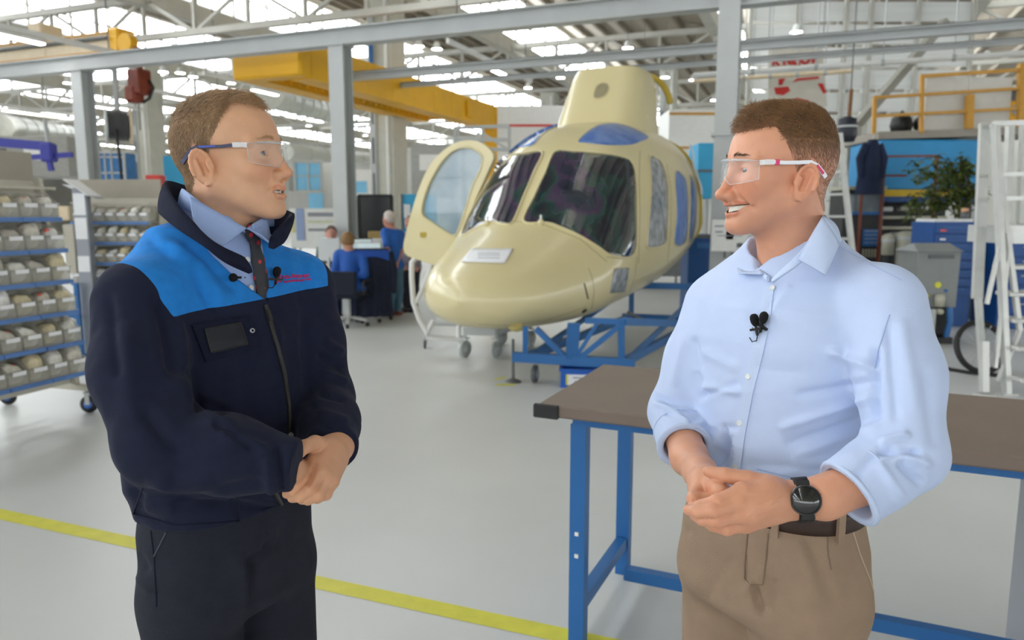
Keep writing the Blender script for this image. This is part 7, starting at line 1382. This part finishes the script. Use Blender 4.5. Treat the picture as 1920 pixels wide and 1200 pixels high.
# desk with monitors
M_desk = mat('desk_grey', rgb(196, 196, 190), .5); d0 = atZ(596, 512, .74); d1 = atZ(708, 507, .74)
t = thing('office_desk', 'grey office desk between the two seated men', 'desk', ((d0.x + d1.x) / 2, (d0.y + d1.y) / 2 + .3, 0), math.atan2(d1.y - d0.y, d1.x - d0.x)); L = (d1 - d0).length
MB().bbox((0, 0, .725), (L, .72, .03), .006).build('desk_top', M_desk, t)
for s in (-1, 1): MB().bbox((s * (L / 2 - .06), 0, .355), (.05, .6, .71), .006).build('leg_panel', M_desk, t)
MB().box((0, .25, .5), (L - .2, .02, .3)).build('modesty_panel', M_desk, t)
def desk_item(name, label, cat, x, y, F): p = atF(x, y, F); return thing(name, label, cat, (p.x, p.y, .742))
def monitor(x, F, label, rz, m, h=.36, w_=.52):
    t = desk_item('monitor', label, 'monitor', x, 480, F); t.rotation_euler = (0, 0, rz); MB().bbox((0, 0, .14 + h / 2), (w_, .035, h), .006).build('housing', m, t); MB().box((0, -.02, .14 + h / 2), (w_ * .94, .006, h * .9)).build('screen', mat('screen_glow', rgb(206, 222, 226), .2, emit=.25), t); MB().bar((0, .02, 0), (0, .02, .2), .05, .03).build('stand', m, t); MB().box((0, .02, .006), (.22, .16, .012)).build('foot', m, t)
monitor(618, 11.75, 'light grey monitor turned away in front of the green-topped man', 2.5, M_grey); monitor(668, 11.75, 'black monitor right of the blue-jacketed man', .5, M_black); monitor(692, 11.65, 'monitor with a lit screen behind the green bottle', -.1, M_grey, .3, .4)
t = desk_item('drink_bottle', 'green drink bottle standing on the office desk', 'bottle', 699, 480, 11.3); MB().lathe([(0, 0), (.04, 0), (.042, .15), (.03, .2), (.016, .24), (.016, .27), (0, .27)], n=14).build('bottle', mat('bottle_green', rgb(150, 190, 40), .25), t); MB().lathe([(.018, .25), (.018, .28), (0, .28)], n=12).build('cap', M_white, t)
t = desk_item('coffee_mug', 'white mug at the left end of the office desk', 'mug', 604, 498, 11.4); MB().lathe([(0, 0), (.038, 0), (.042, .1), (.037, .1), (.034, .012), (0, .012)], n=14).build('cup', M_white, t); MB().tube([(.04, 0, .08), (.065, 0, .07), (.065, 0, .035), (.04, 0, .025)], .006, 6).build('handle', M_white, t)
p = atF(704, 430, 13.2); t = thing('printer_cabinet', 'low cabinet with a printer and tan box behind the desk', 'cabinet', (p.x, p.y, 0)); MB().bbox((0, .25, .48), (.7, .5, .96), .01).build('body', M_desk, t); MB().bbox((0, .22, 1.08), (.42, .36, .22), .02).build('printer', M_white, t); MB().bbox((0, .22, 1.25), (.3, .28, .12), .01).build('tan_box', mat('cardboard', rgb(176, 150, 92), .8), t); MB().box((0, .03, 1.06), (.3, .02, .08)).build('paper_slot', mat('slot_pale', rgb(206, 226, 222), .4), t)
for s in (-1, 1): MB().bbox((s * .172, -.01, .5), (.33, .02, .86), .005).build('door', M_desk, t)
# office chair with a navy jacket over the back
M_chair = mat('chair_fabric', rgb(26, 32, 48), .85, var=.1); M_fold = mat('jacket_navy', rgb(30, 36, 56), .9, var=.2, scale=14)
def office_chair(x, y, rz, label, jacket=True, bz=.80):
    c = atZ(x, y); c.z = 0; t = thing('office_chair', label, 'chair', c, rz)
    MB().bbox((0, 0, .46), (.48, .48, .08), .03).build('seat', M_chair, t); MB().bbox((0, -.24, bz), (.46, .07, .5 if jacket else .34), .03).build('backrest', M_chair, t); MB().bar((0, -.2, .45), (0, -.26, .62), .06, .03).build('back_support', M_black, t); MB().cyl((0, 0, .12), (0, 0, .44), .03, 12).build('gas_lift', M_grey, t)
    for k in range(5):
        a = 2 * PI * k / 5; e = Vector((.28 * math.cos(a), .28 * math.sin(a), .09)); MB().bar((0, 0, .13), e, .05, .03).build('base_arm', M_grey, t); MB().lathe([(0, -.02), (.03, -.02), (.03, .02), (0, .02)], e - Vector((0, 0, .058)), (math.sin(a), -math.cos(a), 0), 12).build('castor', M_black, t)
    for s in (-1, 1): MB().tube([(s * .22, -.1, .46), (s * .28, -.1, .48), (s * .28, -.1, .66), (s * .28, .15, .66)], .018, 8).build('armrest', M_black, t)
    if jacket:
        p = t.matrix_basis @ Vector((0, 0, 0)); j = thing('draped_jacket', 'navy work jacket with blue yoke draped over the office chair', 'jacket', c, rz)
        MB().grid(lambda u, v: ((u - .5) * (.46 + .14 * v), -.31 - .035 * math.sin(PI * u) - .018 * math.sin(u * 26) * v, 1.08 - .98 * v), 40, 12).build('back_panel', M_fold, j); MB().grid(lambda u, v: ((u - .5) * .5, -.325 - .035 * math.sin(PI * u), 1.09 - .16 * v * (1 - .4 * math.sin(PI * u))), 24, 6).build('blue_yoke', mat('yoke_blue', rgb(40, 84, 176), .85), j)
        MB().grid(lambda u, v: ((u - .5) * .5, -.33 + .2 * v, 1.085 + .03 * math.sin(PI * v)), 16, 6).build('shoulders', M_fold, j)
        for s in (-1, 1): MB().tube([(s * .26, -.24, 1.05), (s * .31, -.28, .8), (s * .30, -.27, .45)], [.06, .065, .055], 10).build('sleeve', M_fold, j)
    return t
office_chair(698, 601, .25, 'dark office chair with a draped jacket beside the desk'); office_chair(655, 611, -.2, 'dark office chair of the man in the blue jacket', False, .64)
